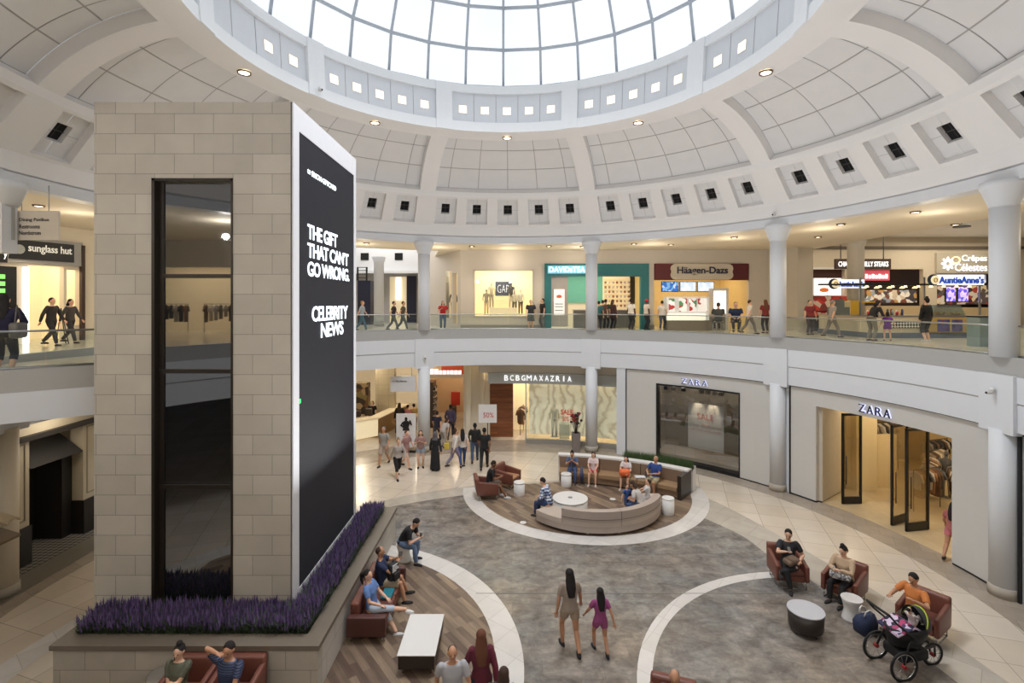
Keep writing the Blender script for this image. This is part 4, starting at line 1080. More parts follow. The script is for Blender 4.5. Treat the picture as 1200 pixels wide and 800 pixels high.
    if hk in ('short', 'long', 'bun', 'ponytail', 'bob'):
        hb.ell(hp(0, -.021, .030), (.083*hsz, .089*hsz, .086*hsz), 14, 10, rot=RM); hb.ell(hp(0, -.046, -.01), (.080*hsz, .062*hsz, .085*hsz), 12, 8, rot=RM)
        if hk == 'short': hb = MB(); hb.ell(hp(0, -.021, .031), (.080*hsz, .086*hsz, .084*hsz), 14, 10, rot=RM); hb.ell(hp(0, -.044, .004), (.078*hsz, .066*hsz, .078*hsz), 12, 8, rot=RM)
        if hk in ('long', 'bob'):
            ln = .42 if hk == 'long' else .16
            back = Hc+RM @ V3(0, -.05*hsz, 0); dn = V3(0, -math.sin(L)*1.1-.12, -1).normalized()
            hb.loft(rings([(back, dn, .085*hsz, .055*hsz), (back+dn*.12*s, dn, .100*hsz, .06*hsz), (back+dn*ln*.6*s+V3(0, -.03*s, 0), dn, .105*s, .045*s), (back+dn*ln*s+V3(0, -.03*s, 0), dn, .07*s, .03*s)]))
        if hk == 'bun': hb.ell(hp(0, -.03, .125), (.05*hsz, .05*hsz, .042*hsz), 10, 8, rot=RM)
        if hk == 'ponytail':
            b0 = hp(0, -.10, .03); hb.tube([tuple(b0), tuple(b0+V3(0, -.06*s, -.04*s)), tuple(b0+V3(0, -.06*s, -.16*s)), tuple(b0+V3(0, -.02*s, -.28*s))], [.03*s, .04*s, .035*s, .012*s], 8)
        fin('hair', hb, hm, smooth=2)
    elif hk == 'hijab':
        hb.ell(hp(0, -.02, .012), (.095*hsz, .105*hsz, .115*hsz), 14, 10, rot=RM); hb.loft(rings([(Hc-V3(0, .02, .02), V3(0, 0, 1), .09*hsz, .09*hsz), (Nk, V3(0, 0, 1), .11*s, .10*s), (Sh-V3(0, 0, .04), V3(0, 0, 1), .18*s, .13*s)]))
        fin('headscarf', hb, hm, smooth=2)
    elif hk == 'cap':
        hb.ell(hp(0, -.01, .04), (.083*hsz, .096*hsz, .078*hsz), 14, 8, rot=RM); hb.ell(hp(0, .10, .035), (.06*hsz, .06*hsz, .012*hsz), 10, 5, rot=RM); fin('cap', hb, hm, smooth=1)
    elif hk == 'thin':
        hb.ell(hp(0, -.02, .012), (.0775*hsz, .088*hsz, .082*hsz), 14, 10, rot=RM); fin('hair', hb, hm, smooth=1)
    if near:
        for q in (-1, 1):
            e_ = MB(); e_.ell(hp(q*.030, .082, .008), (.012*hsz, .008*hsz, .007*hsz), 8, 5, rot=RM); P('eye', e_, mat('eye_dark', (38, 28, 24), .3), th, world=False)
        e_ = MB(); e_.ell(hp(0, .084, -.052), (.020*hsz, .007*hsz, .006*hsz), 8, 5, rot=RM); P('mouth', e_, mat('lips', (160, 88, 80), .5), th, world=False)
    th['_h'] = 0; del th['_h']
    def wpt(p):
        c_, n_ = math.cos(-R(face)), math.sin(-R(face)); return (x+p[0]*c_-p[1]*n_, y+p[0]*n_+p[1]*c_, z+p[2])
    return {k: wpt(v_) for k, v_ in fist.items()} | {'head': wpt(Hc), 'lap': wpt(Pv+V3(0, .25, .1)), 'sh': wpt(Sh)}

def finish_people():
    for o, vx, ex, sm in PENDING:
        m = o.modifiers.new('r', 'REMESH'); m.mode = 'VOXEL'; m.voxel_size = vx; m.use_smooth_shade = True
        if sm: q = o.modifiers.new('s', 'SMOOTH'); q.factor = .5; q.iterations = sm
    bpy.context.view_layer.update()
    dg = bpy.context.evaluated_depsgraph_get()
    new = []
    for o, vx, ex, sm in PENDING:
        new.append(bpy.data.meshes.new_from_object(o.evaluated_get(dg)))
    for (o, vx, ex, sm), me in zip(PENDING, new):
        if ex is not None and ex.v:
            n0 = len(me.vertices)
            vs = [tuple(v.co) for v in me.vertices]+ex.v
            fs = [tuple(p.vertices) for p in me.polygons]+[tuple(i+n0 for i in f) for f in ex.f]
            m2 = bpy.data.meshes.new(me.name); m2.from_pydata(vs, [], fs); m2.materials.append(o.data.materials[0]); me = m2
        me.polygons.foreach_set('use_smooth', [True]*len(me.polygons))
        old = o.data; o.modifiers.clear(); o.data = me
        bpy.data.meshes.remove(old)

def phone(label, p, rz=0, col=(24, 24, 28)):
    mb = MB(); mb.box(-.036, .036, -.006, .006, -.07, .07); mb.xf(lambda v: (v[0], v[1]+v[2]*.5, v[2]*.85)); b = mb
    o = P('phone', b, mat('phone_%d' % col[0], col, .3), world=False, label=label, cat='phone'); o.location = p; o.rotation_euler = (0, 0, rz)

DEN = (74, 92, 124); BLK = (26, 26, 29)
plaid = plaidmat('plaid_shirt', (226, 230, 236), (120, 138, 172), (44, 58, 98), 11); stripe = checkmat('striped_polo', (32, 38, 66), (70, 86, 120), 9, lines='Z')
paisley = patmat('grey_print', [(120, 118, 120), (200, 196, 190), (70, 70, 76), (156, 150, 146)], 26)
# --- lounge by the tower
r = person('man in black t-shirt and blue jeans hunched over a phone on a white stool', -3.06, 14.0, 100, 1.74, pose='sit', seat=.46, lean=42, hands=((.10, .50, .72), (-.08, .50, .72)), feet=((.16, .50, 0), (-.18, .36, 0)), head=(30, 0), hair=('black', 'short'), top=(BLK, 'short'), bottom=((96, 116, 146), 'long'), near=True)
phone('dark phone in the hands of the man hunched on the stool', (r[1][0], r[1][1], r[1][2]+.03))
r = person('man in navy t-shirt and khaki shorts on the sofa holding up a phone', -3.12, 12.1, 78, 1.76, pose='sit', seat=.42, lean=-6, hands=((.14, .34, .98), (-.02, .38, 1.02)), feet=((.2, .56, 0), (-.2, .62, 0)), head=(14, 0), hair=('brown', 'thin'), top=((34, 44, 74), 'short'), bottom=((178, 164, 140), 'short'), skin='tan', near=True, slim=1.15)
phone('small phone held up by the man in navy on the sofa', (r[-1][0], r[-1][1], r[-1][2]+.05))
person('woman in light blue top with a foot up on the coffee table', -3.1, 11.12, 98, 1.66, pose='sit', seat=.42, lean=-10, hands=((.16, .26, .62), (-.10, .30, .64)), feet=((-.05, .98, .40), (.16, .66, 0)), head=(4, 12), hair=('black', 'ponytail'), top=((96, 128, 184), 'short'), bottom=((176, 188, 204), 'crop'), shoes=(214, 212, 210), near=True, female=True)
mb = MB(); mb.rbox(-3.0, -2.75, 11.42, 11.8, .44, .52, .03); P('folded_cloth', mb, mat('teal_cloth', (30, 116, 130), .8), label='folded teal cloth lying between the two people on the sofa', cat='cloth')
# --- front pair
person('woman in olive t-shirt with folded arms in the left wine brown armchair', -5.74, 8.62, 180, 1.66, pose='sit', seat=.44, lean=-6, hands=((-.10, .24, .80), (.10, .26, .78)), feet=((.1, .5, 0), (-.1, .5, 0)), head=(14, 0), hair=('black', 'bun'), top=((86, 88, 74), 'short'), bottom=((78, 80, 68), 'long'), near=True, female=True, slim=1.05)
person('man in navy striped polo resting his head on one hand', -4.86, 8.62, 190, 1.76, pose='sit', seat=.45, lean=-2, hands=((.14, .10, 1.24), (-.16, .36, .64)), feet=((.12, .5, 0), (-.12, .5, 0)), head=(20, -8), hair=('black', 'short'), top=(stripe, 'short'), bottom=((52, 58, 84), 'long'), near=True, slim=1.12, skin='tan')
# --- walkers in the middle
person('woman walking in a beige top and short skirt with a long dark braid', 1.20, 10.42, -12, 1.70, pose='walk', hands=((.32, .22, .82), (-.26, .06, .80)), feet=((.10, -.28, .05), (-.10, .20, 0)), hair=('black', 'long'), top=((150, 136, 124), 'short'), bottom=((158, 140, 122), 'mini'), shoes=(28, 28, 34), skin='tan', near=True, female=True)
person('girl in a magenta top walking beside the woman with the braid', 1.82, 10.35, -10, 1.32, pose='walk', feet=((.08, -.2, .04), (-.08, .16, 0)), hair=('black', 'long'), top=((144, 70, 120), 'short'), bottom=((150, 76, 122), 'mini'), shoes=(36, 36, 44), skin='tan', near=True, female=True, child=True)
person('person in a pale grey t-shirt passing at the lower edge beside the auburn haired woman', -.98, 8.25, 170, 1.62, pose='walk', hair=('brown', 'thin'), top=((172, 172, 178), 'short'), bottom=((60, 64, 76), 'long'), skin='tan', near=True, slim=1.1)
person('woman with long auburn hair in a maroon top at the lower edge', -.52, 8.5, -8, 1.68, pose='walk', hair=('auburn', 'long'), top=((96, 34, 50), 'long'), bottom=((44, 40, 52), 'long'), near=True, female=True)
person('child with brown hair next to the maroon clad woman at the lower edge', -.13, 7.95, 5, 1.42, pose='walk', hair=('brown', 'bob'), top=((60, 52, 56), 'short'), bottom=((44, 40, 52), 'long'), near=True, child=True)
armchair('brown armchair cut by the lower edge with the balding man', 2.62, 8.2, 200)
person('balding person seated at the lower edge inside the thin white floor ring', 2.62, 8.1, 200, 1.68, pose='sit', seat=.44, hair=('grey', 'thin'), top=((70, 66, 70), 'short'), bottom=((52, 54, 66), 'long'), skin='tan')
# --- right group
r = person('man in black cross legged in an armchair looking at a phone', 7.1, 12.92, 196, 1.78, pose='sit', seat=.45, lean=0, hands=((.14, .42, .98), (-.2, .26, .72)), feet=((.06, .52, 0), (.28, .42, .34)), head=(22, 18), hair=('black', 'short'), top=((40, 40, 46), 'short'), bottom=((28, 28, 32), 'long'), shoes=(36, 34, 34), near=True)
phone('phone in the raised hand of the man in black in the armchair', (r[1][0], r[1][1], r[1][2]+.04), 0, (120, 116, 112))
mb = MB(); mb.rbox(-.2, .2, -.12, .12, 0, .14, .05); o = P('small_bag', mb, mat('brown_bag', (112, 92, 76), .7), world=False, label='brown bag on the lap of the man in black in the armchair', cat='bag'); o.location = (7.0, 12.62, .66); o.rotation_euler = (.2, 0, .5)
r = person('woman in a beige cardigan with a black hair bun in an armchair', 8.08, 12.2, 238, 1.68, pose='sit', seat=.45, lean=6, hands=((.08, .36, .80), (-.08, .38, .84)), feet=((.14, .46, 0), (-.12, .5, 0)), head=(24, 10), hair=('black', 'bun'), top=((190, 164, 136), 'long'), bottom=((30, 28, 32), 'long'), near=True, female=True, slim=1.2)
mb = MB(); mb.rbox(-.22, .22, -.14, .14, 0, .13, .06); o = P('handbag', mb, paisley, world=False, label='grey printed bag on the lap of the woman with the bun', cat='bag'); o.location = (7.82, 11.98, .64); o.rotation_euler = (0, 0, -.6)
mb = MB(); rr = [(V3(0, 0, .0), V3(0, 0, 1), .19, .16)]
phone('white phone held by the woman with the bun', (r[1][0], r[1][1], r[1][2]+.03), .5, (206, 200, 196))
person('man in orange t-shirt and grey trousers seated behind the pushchair', 8.72, 10.86, 258, 1.76, pose='sit', seat=.45, lean=4, hands=((.20, .44, .84), (-.30, .40, .98)), feet=((.12, .90, 0), (-.14, .74, 0)), head=(28, -10), hair=('black', 'short'), top=((198, 120, 62), 'short'), bottom=((92, 82, 74), 'long'), shoes=(44, 38, 36), skin='tan', near=True, slim=1.15)
person('baby in a pale suit lying in the pushchair seat', 7.92, 9.94, 70, .72, z=.78, pose='sit', seat=.06, lean=-25, hands=((.1, .14, .18), (-.1, .14, .2)), feet=((.06, .2, .05), (-.06, .2, .05)), hair=('black', 'thin'), top=((206, 196, 190), 'long'), bottom=((206, 196, 190), 'long'), shoes=(206, 196, 190), child=True, vox=.008)
person('person in pink shorts stepping into the lit shop doorway', *FL(1117, 655), 60, 1.62, pose='walk', hair=('black', 'long'), top=((170, 100, 96), 'short'), bottom=((196, 110, 118), 'mini'), skin='tan', female=True)
# --- upper lounge
person('man in black t-shirt and grey shorts looking down in a brown armchair', -.86, 18.62, 88, 1.76, pose='sit', seat=.45, lean=16, hands=((.10, .40, .76), (-.08, .42, .78)), feet=((.16, .66, 0), (-.14, .5, 0)), head=(26, 0), hair=('black', 'short'), top=(BLK, 'short'), bottom=((104, 92, 82), 'short'), shoes=(206, 204, 204), skin='brown')
person('man in a blue and white plaid shirt with his back turned at the sofa end', 1.24, 16.82, -62, 1.74, pose='sit', seat=.44, lean=22, feet=((.16, .5, 0), (-.12, .46, 0)), head=(24, 0), hair=('black', 'short'), top=(plaid, 'long'), bottom=((44, 62, 100), 'long'))
per = [('seated person in blue denim on the curved bench leaning on a cane', 10.5, 'short', (74, 90, 122), (62, 84, 126), 'black', 'bun', 18, False),
       ('girl in white and red on the curved bench beside the folded pushchair', 16.2, 'short', (216, 196, 196), (202, 66, 86), 'black', 'bob', 0, True),
       ('girl with long black hair and an orange bag on the curved bench', 25.0, 'short', (206, 200, 200), (206, 196, 190), 'black', 'long', 4, True),
       ('man in blue polo and khaki shorts reclining on the curved bench', 32.5, 'short', (44, 70, 132), (168, 158, 128), 'grey', 'thin', -8, False)]
for k, (lab, a, tk, tc_, bc_, hc, hk, ln, fem) in enumerate(per):
    x, y = bc[0]+8.45*math.sin(R(a)), bc[1]+8.45*math.cos(R(a))
    person(lab, x, y, a+180+(8 if k == 3 else 0), [1.6, 1.5, 1.5, 1.76][k], pose='sit', seat=.44, lean=ln, hair=(hc, hk), top=(tc_, tk), bottom=(bc_, ['long', 'mini', 'mini', 'short'][k]), shoes=(196, 192, 190) if k else (60, 58, 60), female=fem, skin='tan' if k in (0, 3) else 'light',
           hands=[((.06, .40, .92), (-.06, .40, .92)), None, None, ((.18, .24, .74), (-.02, .26, .76))][k], head=(10, 0))
x, y = bc[0]+7.95*math.sin(R(10.5)), bc[1]+7.95*math.cos(R(10.5))
mb = MB(); mb.tube([(x, y, 0), (x, y, .9), (x+.06, y, .93), (x+.1, y, .9)], .012, 6); P('walking_cane', mb, mat('cane_wood', (120, 84, 52), .5), label='brown walking cane in front of the person in denim on the bench', cat='cane')
x, y = bc[0]+8.0*math.sin(R(13.4)), bc[1]+8.0*math.cos(R(13.4))
mb = MB(); mb.tube([(x-.1, y, 0), (x+.04, y+.1, .72), (x+.1, y+.1, .76)], .012, 6); mb.tube([(x+.1, y, 0), (x-.02, y+.1, .72)], .012, 6); mb.loft([[(x-w, y+.05, z), (x+w, y+.05, z), (x+w, y+.12, z), (x-w, y+.12, z)] for w, z in ((.03, .1), (.07, .35), (.04, .7))]); P('folded_pushchair', mb, mat('navy_fold', (70, 76, 104), .6), label='slim folded umbrella pushchair leaning on the curved bench', cat='pushchair')
x, y = bc[0]+8.15*math.sin(R(25.0)), bc[1]+8.15*math.cos(R(25.0))
mb = MB(); mb.rbox(x-.2, x+.2, y-.14, y+.14, .52, .78, .09); P('shoulder_bag', mb, mat('orange_bag', (226, 108, 58), .6), label='bright orange bag on the lap of the long haired girl', cat='bag')
x, y = bc[0]+8.45*math.sin(R(28.6)), bc[1]+8.45*math.cos(R(28.6))
mb = MB(); mb.rbox(x-.2, x+.2, y-.12, y+.12, .445, .50, .02); P('magazine', mb, mat('white_paper', (220, 220, 222)), label='white papers lying on the bench beside the man in blue', cat='paper')
mb = MB(); mb.lathe([(.035, .44), (.035, .6), (.015, .64), (.015, .68)], x+.22, y-.02, 12); P('water_bottle', mb, glass('bottle_blue', (150, 180, 210), .2), label='clear blue water bottle standing on the bench by the papers', cat='bottle')
# on the right arm of the curved sofa
def sofa_at(a, r=2.0): return (c[0]+r*math.sin(R(a)), c[1]+r*math.cos(R(a)))
person('person in a white vest and denim leaning over the curved sofa', *sofa_at(128, 1.95), -62, 1.66, pose='sit', seat=.44, lean=30, head=(20, 0), hair=('brown', 'bob'), top=((196, 192, 190), 'short'), bottom=((62, 80, 118), 'long'), female=True, skin='tan')
person('child in a white shirt at the end of the curved sofa', *sofa_at(106, 2.0), -70, 1.25, pose='sit', seat=.44, lean=-4, hair=('brown', 'short'), top=((204, 204, 206), 'short'), bottom=((190, 186, 184), 'short'), child=True)
person('toddler in blue beside the person leaning over the curved sofa', *sofa_at(118, 1.35), 160, .95, hair=('brown', 'short'), top=((52, 84, 150), 'short'), bottom=((60, 70, 100), 'short'), child=True)
# --- standing group near the poster
G = []
def st_(label, px, py, H, face, **k): person(label, *FL(px, py), face, H, vox=.016, **k)
st_('woman in denim shorts with long brown hair standing by the poster', 493, 548, 1.64, 170, hands=((.12, .24, 1.2), (-.1, .26, 1.18)), hair=('brown', 'long'), top=((150, 118, 112), 'short'), bottom=((150, 160, 176), 'mini'), female=True)
st_('woman in a long black dress and grey headscarf', 510, 551, 1.66, 20, hair=((96, 94, 98), 'hijab'), top=(BLK, 'long'), bottom=(BLK, 'gown'), female=True)
st_('woman in white cardigan and lilac trousers with a yellow bag', 533, 547, 1.68, 60, pose='walk', hair=('brown', 'bun'), top=((214, 206, 200), 'long'), bottom=((128, 120, 142), 'long'), female=True)
st_('woman with long black hair in a pale top and jeans seen from behind', 542, 546, 1.66, -10, pose='walk', hair=('black', 'long'), top=((196, 186, 176), 'short'), bottom=((56, 74, 116), 'long'), female=True)
st_('man in black t-shirt and blue jeans seen from behind near the sale sign', 556.5, 541, 1.78, 0, pose='walk', hair=('black', 'short'), top=(BLK, 'short'), bottom=((70, 84, 108), 'long'), skin='dark')
st_('man dressed all in black seen from behind near the sale sign', 567.5, 549, 1.80, 5, pose='walk', hair=('black', 'short'), top=(BLK, 'short'), bottom=((30, 30, 36), 'long'), skin='brown')
st_('person in a white top and black leggings striding past the group', 466, 560, 1.68, 150, pose='walk', lean=12, hair=('blond', 'bun'), top=((172, 164, 160), 'long'), bottom=(BLK, 'crop'), female=True)
st_('person in a dusty pink top passing close to the poster', 476, 548, 1.66, 120, pose='walk', hair=('auburn', 'short'), top=((158, 120, 116), 'short'), bottom=((166, 132, 120), 'mini'), female=True)
st_('man in a grey cap and white shirt passing the lit counter', 450, 545, 1.74, 190, pose='walk', hair=('grey', 'short'), top=((150, 148, 142), 'short'), bottom=((168, 150, 136), 'short'), skin='tan')
st_('person in a dark navy shirt entering the open fronted shop', 512, 519, 1.66, 10, pose='walk', hair=('black', 'short'), top=((36, 36, 56), 'short'), bottom=((64, 58, 66), 'long'))
st_('tall person in a purple shirt entering the open fronted shop', 528, 514, 1.84, 0, pose='walk', hair=('black', 'short'), top=((70, 62, 84), 'long'), bottom=((40, 40, 52), 'long'), skin='brown')
st_('person in pale grey bending over in the open shop front', 519, 524, 1.5, 40, lean=38, hair=('brown', 'bob'), top=((190, 184, 182), 'short'), bottom=((170, 164, 160), 'long'))
st_('woman in a long black coat beyond the poster stand', 468, 508, 1.7, 0, hair=('brown', 'long'), top=((38, 32, 30), 'coat'), bottom=((38, 32, 30), 'gown'), female=True)
st_('person in a pink top behind the poster stand', 478, 508, 1.6, 30, hair=('black', 'short'), top=((186, 120, 116), 'short'), bottom=((60, 40, 40), 'long'))
st_('person in a mustard yellow top behind the poster stand', 485, 507, 1.62, -20, hair=('black', 'short'), top=((190, 160, 100), 'short'), bottom=((70, 56, 44), 'long'))
mb = MB(); X, Y = FL(524, 547); mb.rbox(X-.12, X+.08, Y-.06, Y+.06, .78, 1.05, .03); mb.tube([(X-.08, Y, 1.03), (X+.02, Y, 1.4), (X+.04, Y, 1.03)], .01, 6); P('handbag', mb, mat('yellow_bag', (216, 190, 70), .6), label='yellow handbag carried by the woman in the white cardigan', cat='bag')
# --- upper floor
def up(label, px, pyf, H, face, **k):
    x, y = FL(px, pyf, UF); person(label, x, y, face, H, z=UF, vox=.018, **k)
up('woman in a red top and jeans leaning on the upper railing', 519, 386.2, 1.6, 170, hands=((.12, .28, 1.15), (-.2, .1, .95)), hair=('black', 'long'), top=((172, 40, 48), 'short'), bottom=((84, 104, 128), 'long'), female=True, slim=1.15)
up('person in a black tank top and grey shorts at the upper railing', 622, 386.2, 1.66, 170, hair=('grey', 'short'), top=((48, 50, 58), 'short'), bottom=((84, 90, 92), 'short'), slim=1.15)
up('man in black t-shirt and grey sweatpants at the upper railing', 636, 386.0, 1.74, 250, hair=('black', 'short'), top=(BLK, 'short'), bottom=((104, 104, 102), 'long'), slim=1.15)
up('person in a dark red coat queuing outside the teal shop', 718, 386.6, 1.68, 60, hair=('brown', 'long'), top=((70, 42, 44), 'coat'), bottom=((34, 36, 48), 'long'), female=True)
up('man in white t-shirt and black trousers outside the teal shop', 739.5, 386.6, 1.72, 60, hair=('black', 'short'), top=((222, 218, 214), 'short'), bottom=((52, 52, 58), 'long'), skin='dark', slim=1.2)
up('man in red cap and white t-shirt outside the teal shop', 757.5, 386.6, 1.70, 80, hair=((196, 40, 52), 'cap'), top=((216, 208, 202), 'short'), bottom=((40, 44, 56), 'long'), skin='dark', slim=1.15)
up('person in white and black beside the ice cream counter', 776, 387, 1.62, 40, hair=('black', 'short'), top=((206, 202, 200), 'short'), bottom=(BLK, 'long'), slim=1.1)
for i, px in enumerate((701, 706.5, 711)):
    x = AX(px, 27.4); person(['shopper in teal inside the teal shop doorway', 'shopper in brown inside the teal shop doorway', 'shopper in dark green inside the teal shop doorway'][i], x, 27.2+.25*i, 20*i, 1.6+.05*i, z=UF, vox=.02, hair=('black', 'short'), top=([(40, 96, 104), (96, 66, 56), (52, 66, 54)][i], 'short'), bottom=((44, 46, 56), 'long'))
up('person in dark grey seated on a stool by the ice cream counter', 842, 393.5, 1.7, 10, pose='sit', seat=.62, feet=((.1, .34, .22), (-.1, .34, .22)), hair=('brown', 'short'), top=((72, 72, 68), 'short'), bottom=((58, 58, 58), 'long'), slim=1.15)
up('person in navy seated by the ice cream counter', 862, 393.5, 1.74, 200, pose='sit', seat=.62, feet=((.1, .34, .22), (-.1, .34, .22)), hair=('brown', 'short'), top=((34, 44, 74), 'short'), bottom=((58, 58, 62), 'long'), slim=1.2)
up('person in a white t-shirt walking past the ice cream counter', 878, 391, 1.66, 90, pose='walk', hair=('brown', 'short'), top=((208, 204, 200), 'short'), bottom=((120, 112, 108), 'long'))
up('person in dark red half hidden by the column at the ice cream counter', 897, 390, 1.66, 0, hair=('auburn', 'long'), top=((120, 44, 44), 'short'), bottom=(BLK, 'long'))
up('person in a dark shirt walking past the cream display upstairs', 461, 387.5, 1.6, 90, pose='walk', hair=('black', 'short'), top=((56, 50, 56), 'short'), bottom=((96, 100, 110), 'long'))
up('person in an olive shirt walking past the cream display upstairs', 472, 387.5, 1.6, 90, pose='walk', hair=('brown', 'short'), top=((94, 84, 70), 'short'), bottom=((92, 96, 104), 'long'))
up('person in pale blue carrying a blue bag near the screen edge', 424, 388, 1.62, 90, pose='walk', hair=('blond', 'short'), top=((160, 172, 188), 'short'), bottom=((70, 104, 128), 'long'))
up('woman in black jacket and grey trousers bending at the pretzel kiosk', 1021, 399, 1.68, 80, lean=34, hands=((.14, .46, 1.0), (-.14, .46, .95)), hair=('black', 'bob'), top=(BLK, 'long'), bottom=((122, 116, 106), 'long'), female=True)
up('small girl in a purple top at the pretzel kiosk', 1040, 399, 1.12, 30, hair=('black', 'bob'), top=((112, 52, 150), 'short'), bottom=((110, 60, 140), 'mini'), child=True, female=True)
up('woman in a black jacket and knee length trousers at the pretzel kiosk', 1086, 400, 1.70, -10, hair=('black', 'bun'), top=(BLK, 'long'), bottom=((40, 40, 44), 'crop'), shoes=(190, 190, 196), female=True)
up('person in red standing before the red and white food stall', 949, 392, 1.62, 180, hair=('black', 'short'), top=((134, 52, 56), 'short'), bottom=((70, 60, 60), 'long'))
up('person in pale grey walking by the kiosk till', 975, 395, 1.64, 90, pose='walk', hair=('grey', 'short'), top=((150, 144, 138), 'short'), bottom=((120, 112, 104), 'long'))
person('woman in a navy cardigan with a shoulder bag on the lift bridge', -10.35, 10.25, -20, 1.68, z=UF, hair=('black', 'long'), top=((36, 34, 62), 'long'), bottom=((30, 32, 38), 'crop'), female=True, slim=1.25, near=False, hands=((.2, .25, 1.1), (-.2, .22, 1.0)))
person('person in black striding across the upper walkway', *FL(60, 405, UF), 90, 1.7, z=UF, pose='walk', hair=('black', 'short'), top=((44, 42, 44), 'long'), bottom=((38, 38, 42), 'long'))
person('person in dark grey walking behind the one in black on the upper walkway', *FL(82, 402, UF), 90, 1.66, z=UF, pose='walk', hair=('black', 'bob'), top=((70, 66, 66), 'long'), bottom=((50, 50, 54), 'long'))
mb = MB(); mb.rbox(-.09, .09, -.2, .2, .0, .32, .06); mb.tube([(0, -.14, .3), (0, -.05, .66), (0, .1, .3)], .014, 6); o = P('handbag', mb, mat('grey_bag', (96, 94, 92), .5), world=False, label='grey shoulder bag of the woman on the lift bridge', cat='bag'); o.location = (-10.02, 10.2, UF+.78); o.rotation_euler = (0, 0, .4)
# ================================================================ shops
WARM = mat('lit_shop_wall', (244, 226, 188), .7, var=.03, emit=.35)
WARM2 = mat('shop_wall_pale', (232, 222, 200), .7, var=.03, emit=.15)
TEAL = mat('teal_paint', (38, 112, 118), .5, var=.04); TEALL = mat('teal_light', (104, 176, 160), .6, emit=.15)
MAROON = mat('maroon_panel', (92, 26, 34), .5, var=.05)
WALLU = mat('upper_wall_paint', (208, 200, 190), .7, var=.02)
def lettering(nm, s, w, h, p, yaw, m, parent, bold=.0, ext=.03, label=None, space=1.0):
    return P(nm, place(text(s, w, h, ext, bold, space), p, yaw), m, parent, label=label)
SHIRT = [mat('garment_%d' % i, c_, .85) for i, c_ in enumerate([(206, 196, 180), (60, 58, 60), (150, 132, 110), (90, 96, 110), (160, 118, 86), (36, 36, 42), (170, 160, 150), (196, 190, 186), (110, 84, 64), (128, 120, 110)])]
def garment_rack(label, x, y, rz, n=7, z=0, L=1.3, gl='garments'):
    th = T('clothes_rack', label, 'rack', (x, y, z), rz)
    for q in (-1, 1): b = MB(); b.tube([(q*L/2, 0, 0), (q*L/2, 0, 1.45)], .015, 6); P('upright', b, BLACK, th, world=False)
    b = MB(); b.tube([(-L/2, 0, 1.43), (L/2, 0, 1.43)], .015, 6); P('hanging_rail', b, BLACK, th, world=False)
    for k in range(n):
        u = -L/2+.1+(L-.2)*k/(n-1); ln = rnd.uniform(.55, .95)
        g = MB(); g.loft([[(u+t*math.cos(2*PI*q/8), w*math.sin(2*PI*q/8), zz) for q in range(8)] for t, w, zz in ((.045, .17, 1.38-ln), (.04, .19, 1.2), (.03, .20, 1.32), (.012, .05, 1.39))])
        for q in (-1, 1): g.tube([(u, q*.17, 1.31), (u, q*.24, 1.05)], [.045, .04], 6)
        g.tube([(u, 0, 1.38), (u, 0, 1.44)], .006, 4)
        c_, n_ = math.cos(rz), math.sin(rz); g.xf(lambda v: (x+v[0]*c_-v[1]*n_, y+v[0]*n_+v[1]*c_, z+v[2]))
        P('hanging_garment', g, SHIRT[rnd.randrange(10)], label='garment hanging from the '+label, cat='garment', group='clothes on the '+label)
def mannequin(label, x, y, z, top, bot, face=180, s=1.0):
    th = T('mannequin', label, 'mannequin', (x, y, z), -R(face))
    b = MB(); b.loft(rings([(V3(0, 0, q)*s, V3(0, 0, 1), w*s, d*s) for q, w, d in ((.86, .15, .11), (.98, .14, .10), (1.1, .12, .09), (1.28, .16, .11), (1.42, .15, .08), (1.47, .05, .05), (1.54, .045, .045))], 12)); b.ell((0, 0, 1.63*s), (.07*s, .085*s, .10*s), 10, 8)
    for q in (-1, 1): b.tube([(q*.17*s, 0, 1.42*s), (q*.23*s, .02, 1.15*s), (q*.22*s, .1, .92*s)], [.045*s, .036*s, .025*s], 8)
    P('torso', b, mat('m_%d_%d' % top[:2], top, .8), th, world=False)
    b = MB()
    for q in (-1, 1): b.tube([(q*.08*s, 0, .92*s), (q*.09*s, .01, .5*s), (q*.1*s, 0, .05*s)], [.09*s, .06*s, .045*s], 8)
    P('legs', b, mat('m_%d_%d' % bot[:2], bot, .8), th, world=False)
    b = MB(); b.lathe([(.2*s, 0), (.2*s, .02*s)], n=20); P('base', b, STEEL, th, world=False)
BY = 28.3
# ---- upper back wall with three openings
wl = MB(); x0w = -2.9
H_ = lambda xa, xb, za, zb: (xa-x0w, xb-x0w, za, zb)
wl.wall((x0w, BY), (14.4, BY), UF, UC+.4, .25, 0, [H_(-2.09, 1.15, 6.45, 9.0), H_(1.83, 7.69, UF, 9.39), H_(8.0, 13.35, UF, 9.39)])
P('wall_back_upper', wl, WALLU, kind='structure')
mb = MB(); mb.box(x0w, 1.83, BY-.03, BY, UF, UF+.25); mb.box(7.69, 8.0, BY-.03, BY, UF, UF+.25); P('baseboard_back_upper', mb, mat('skirting', (150, 146, 140), .5), kind='structure')
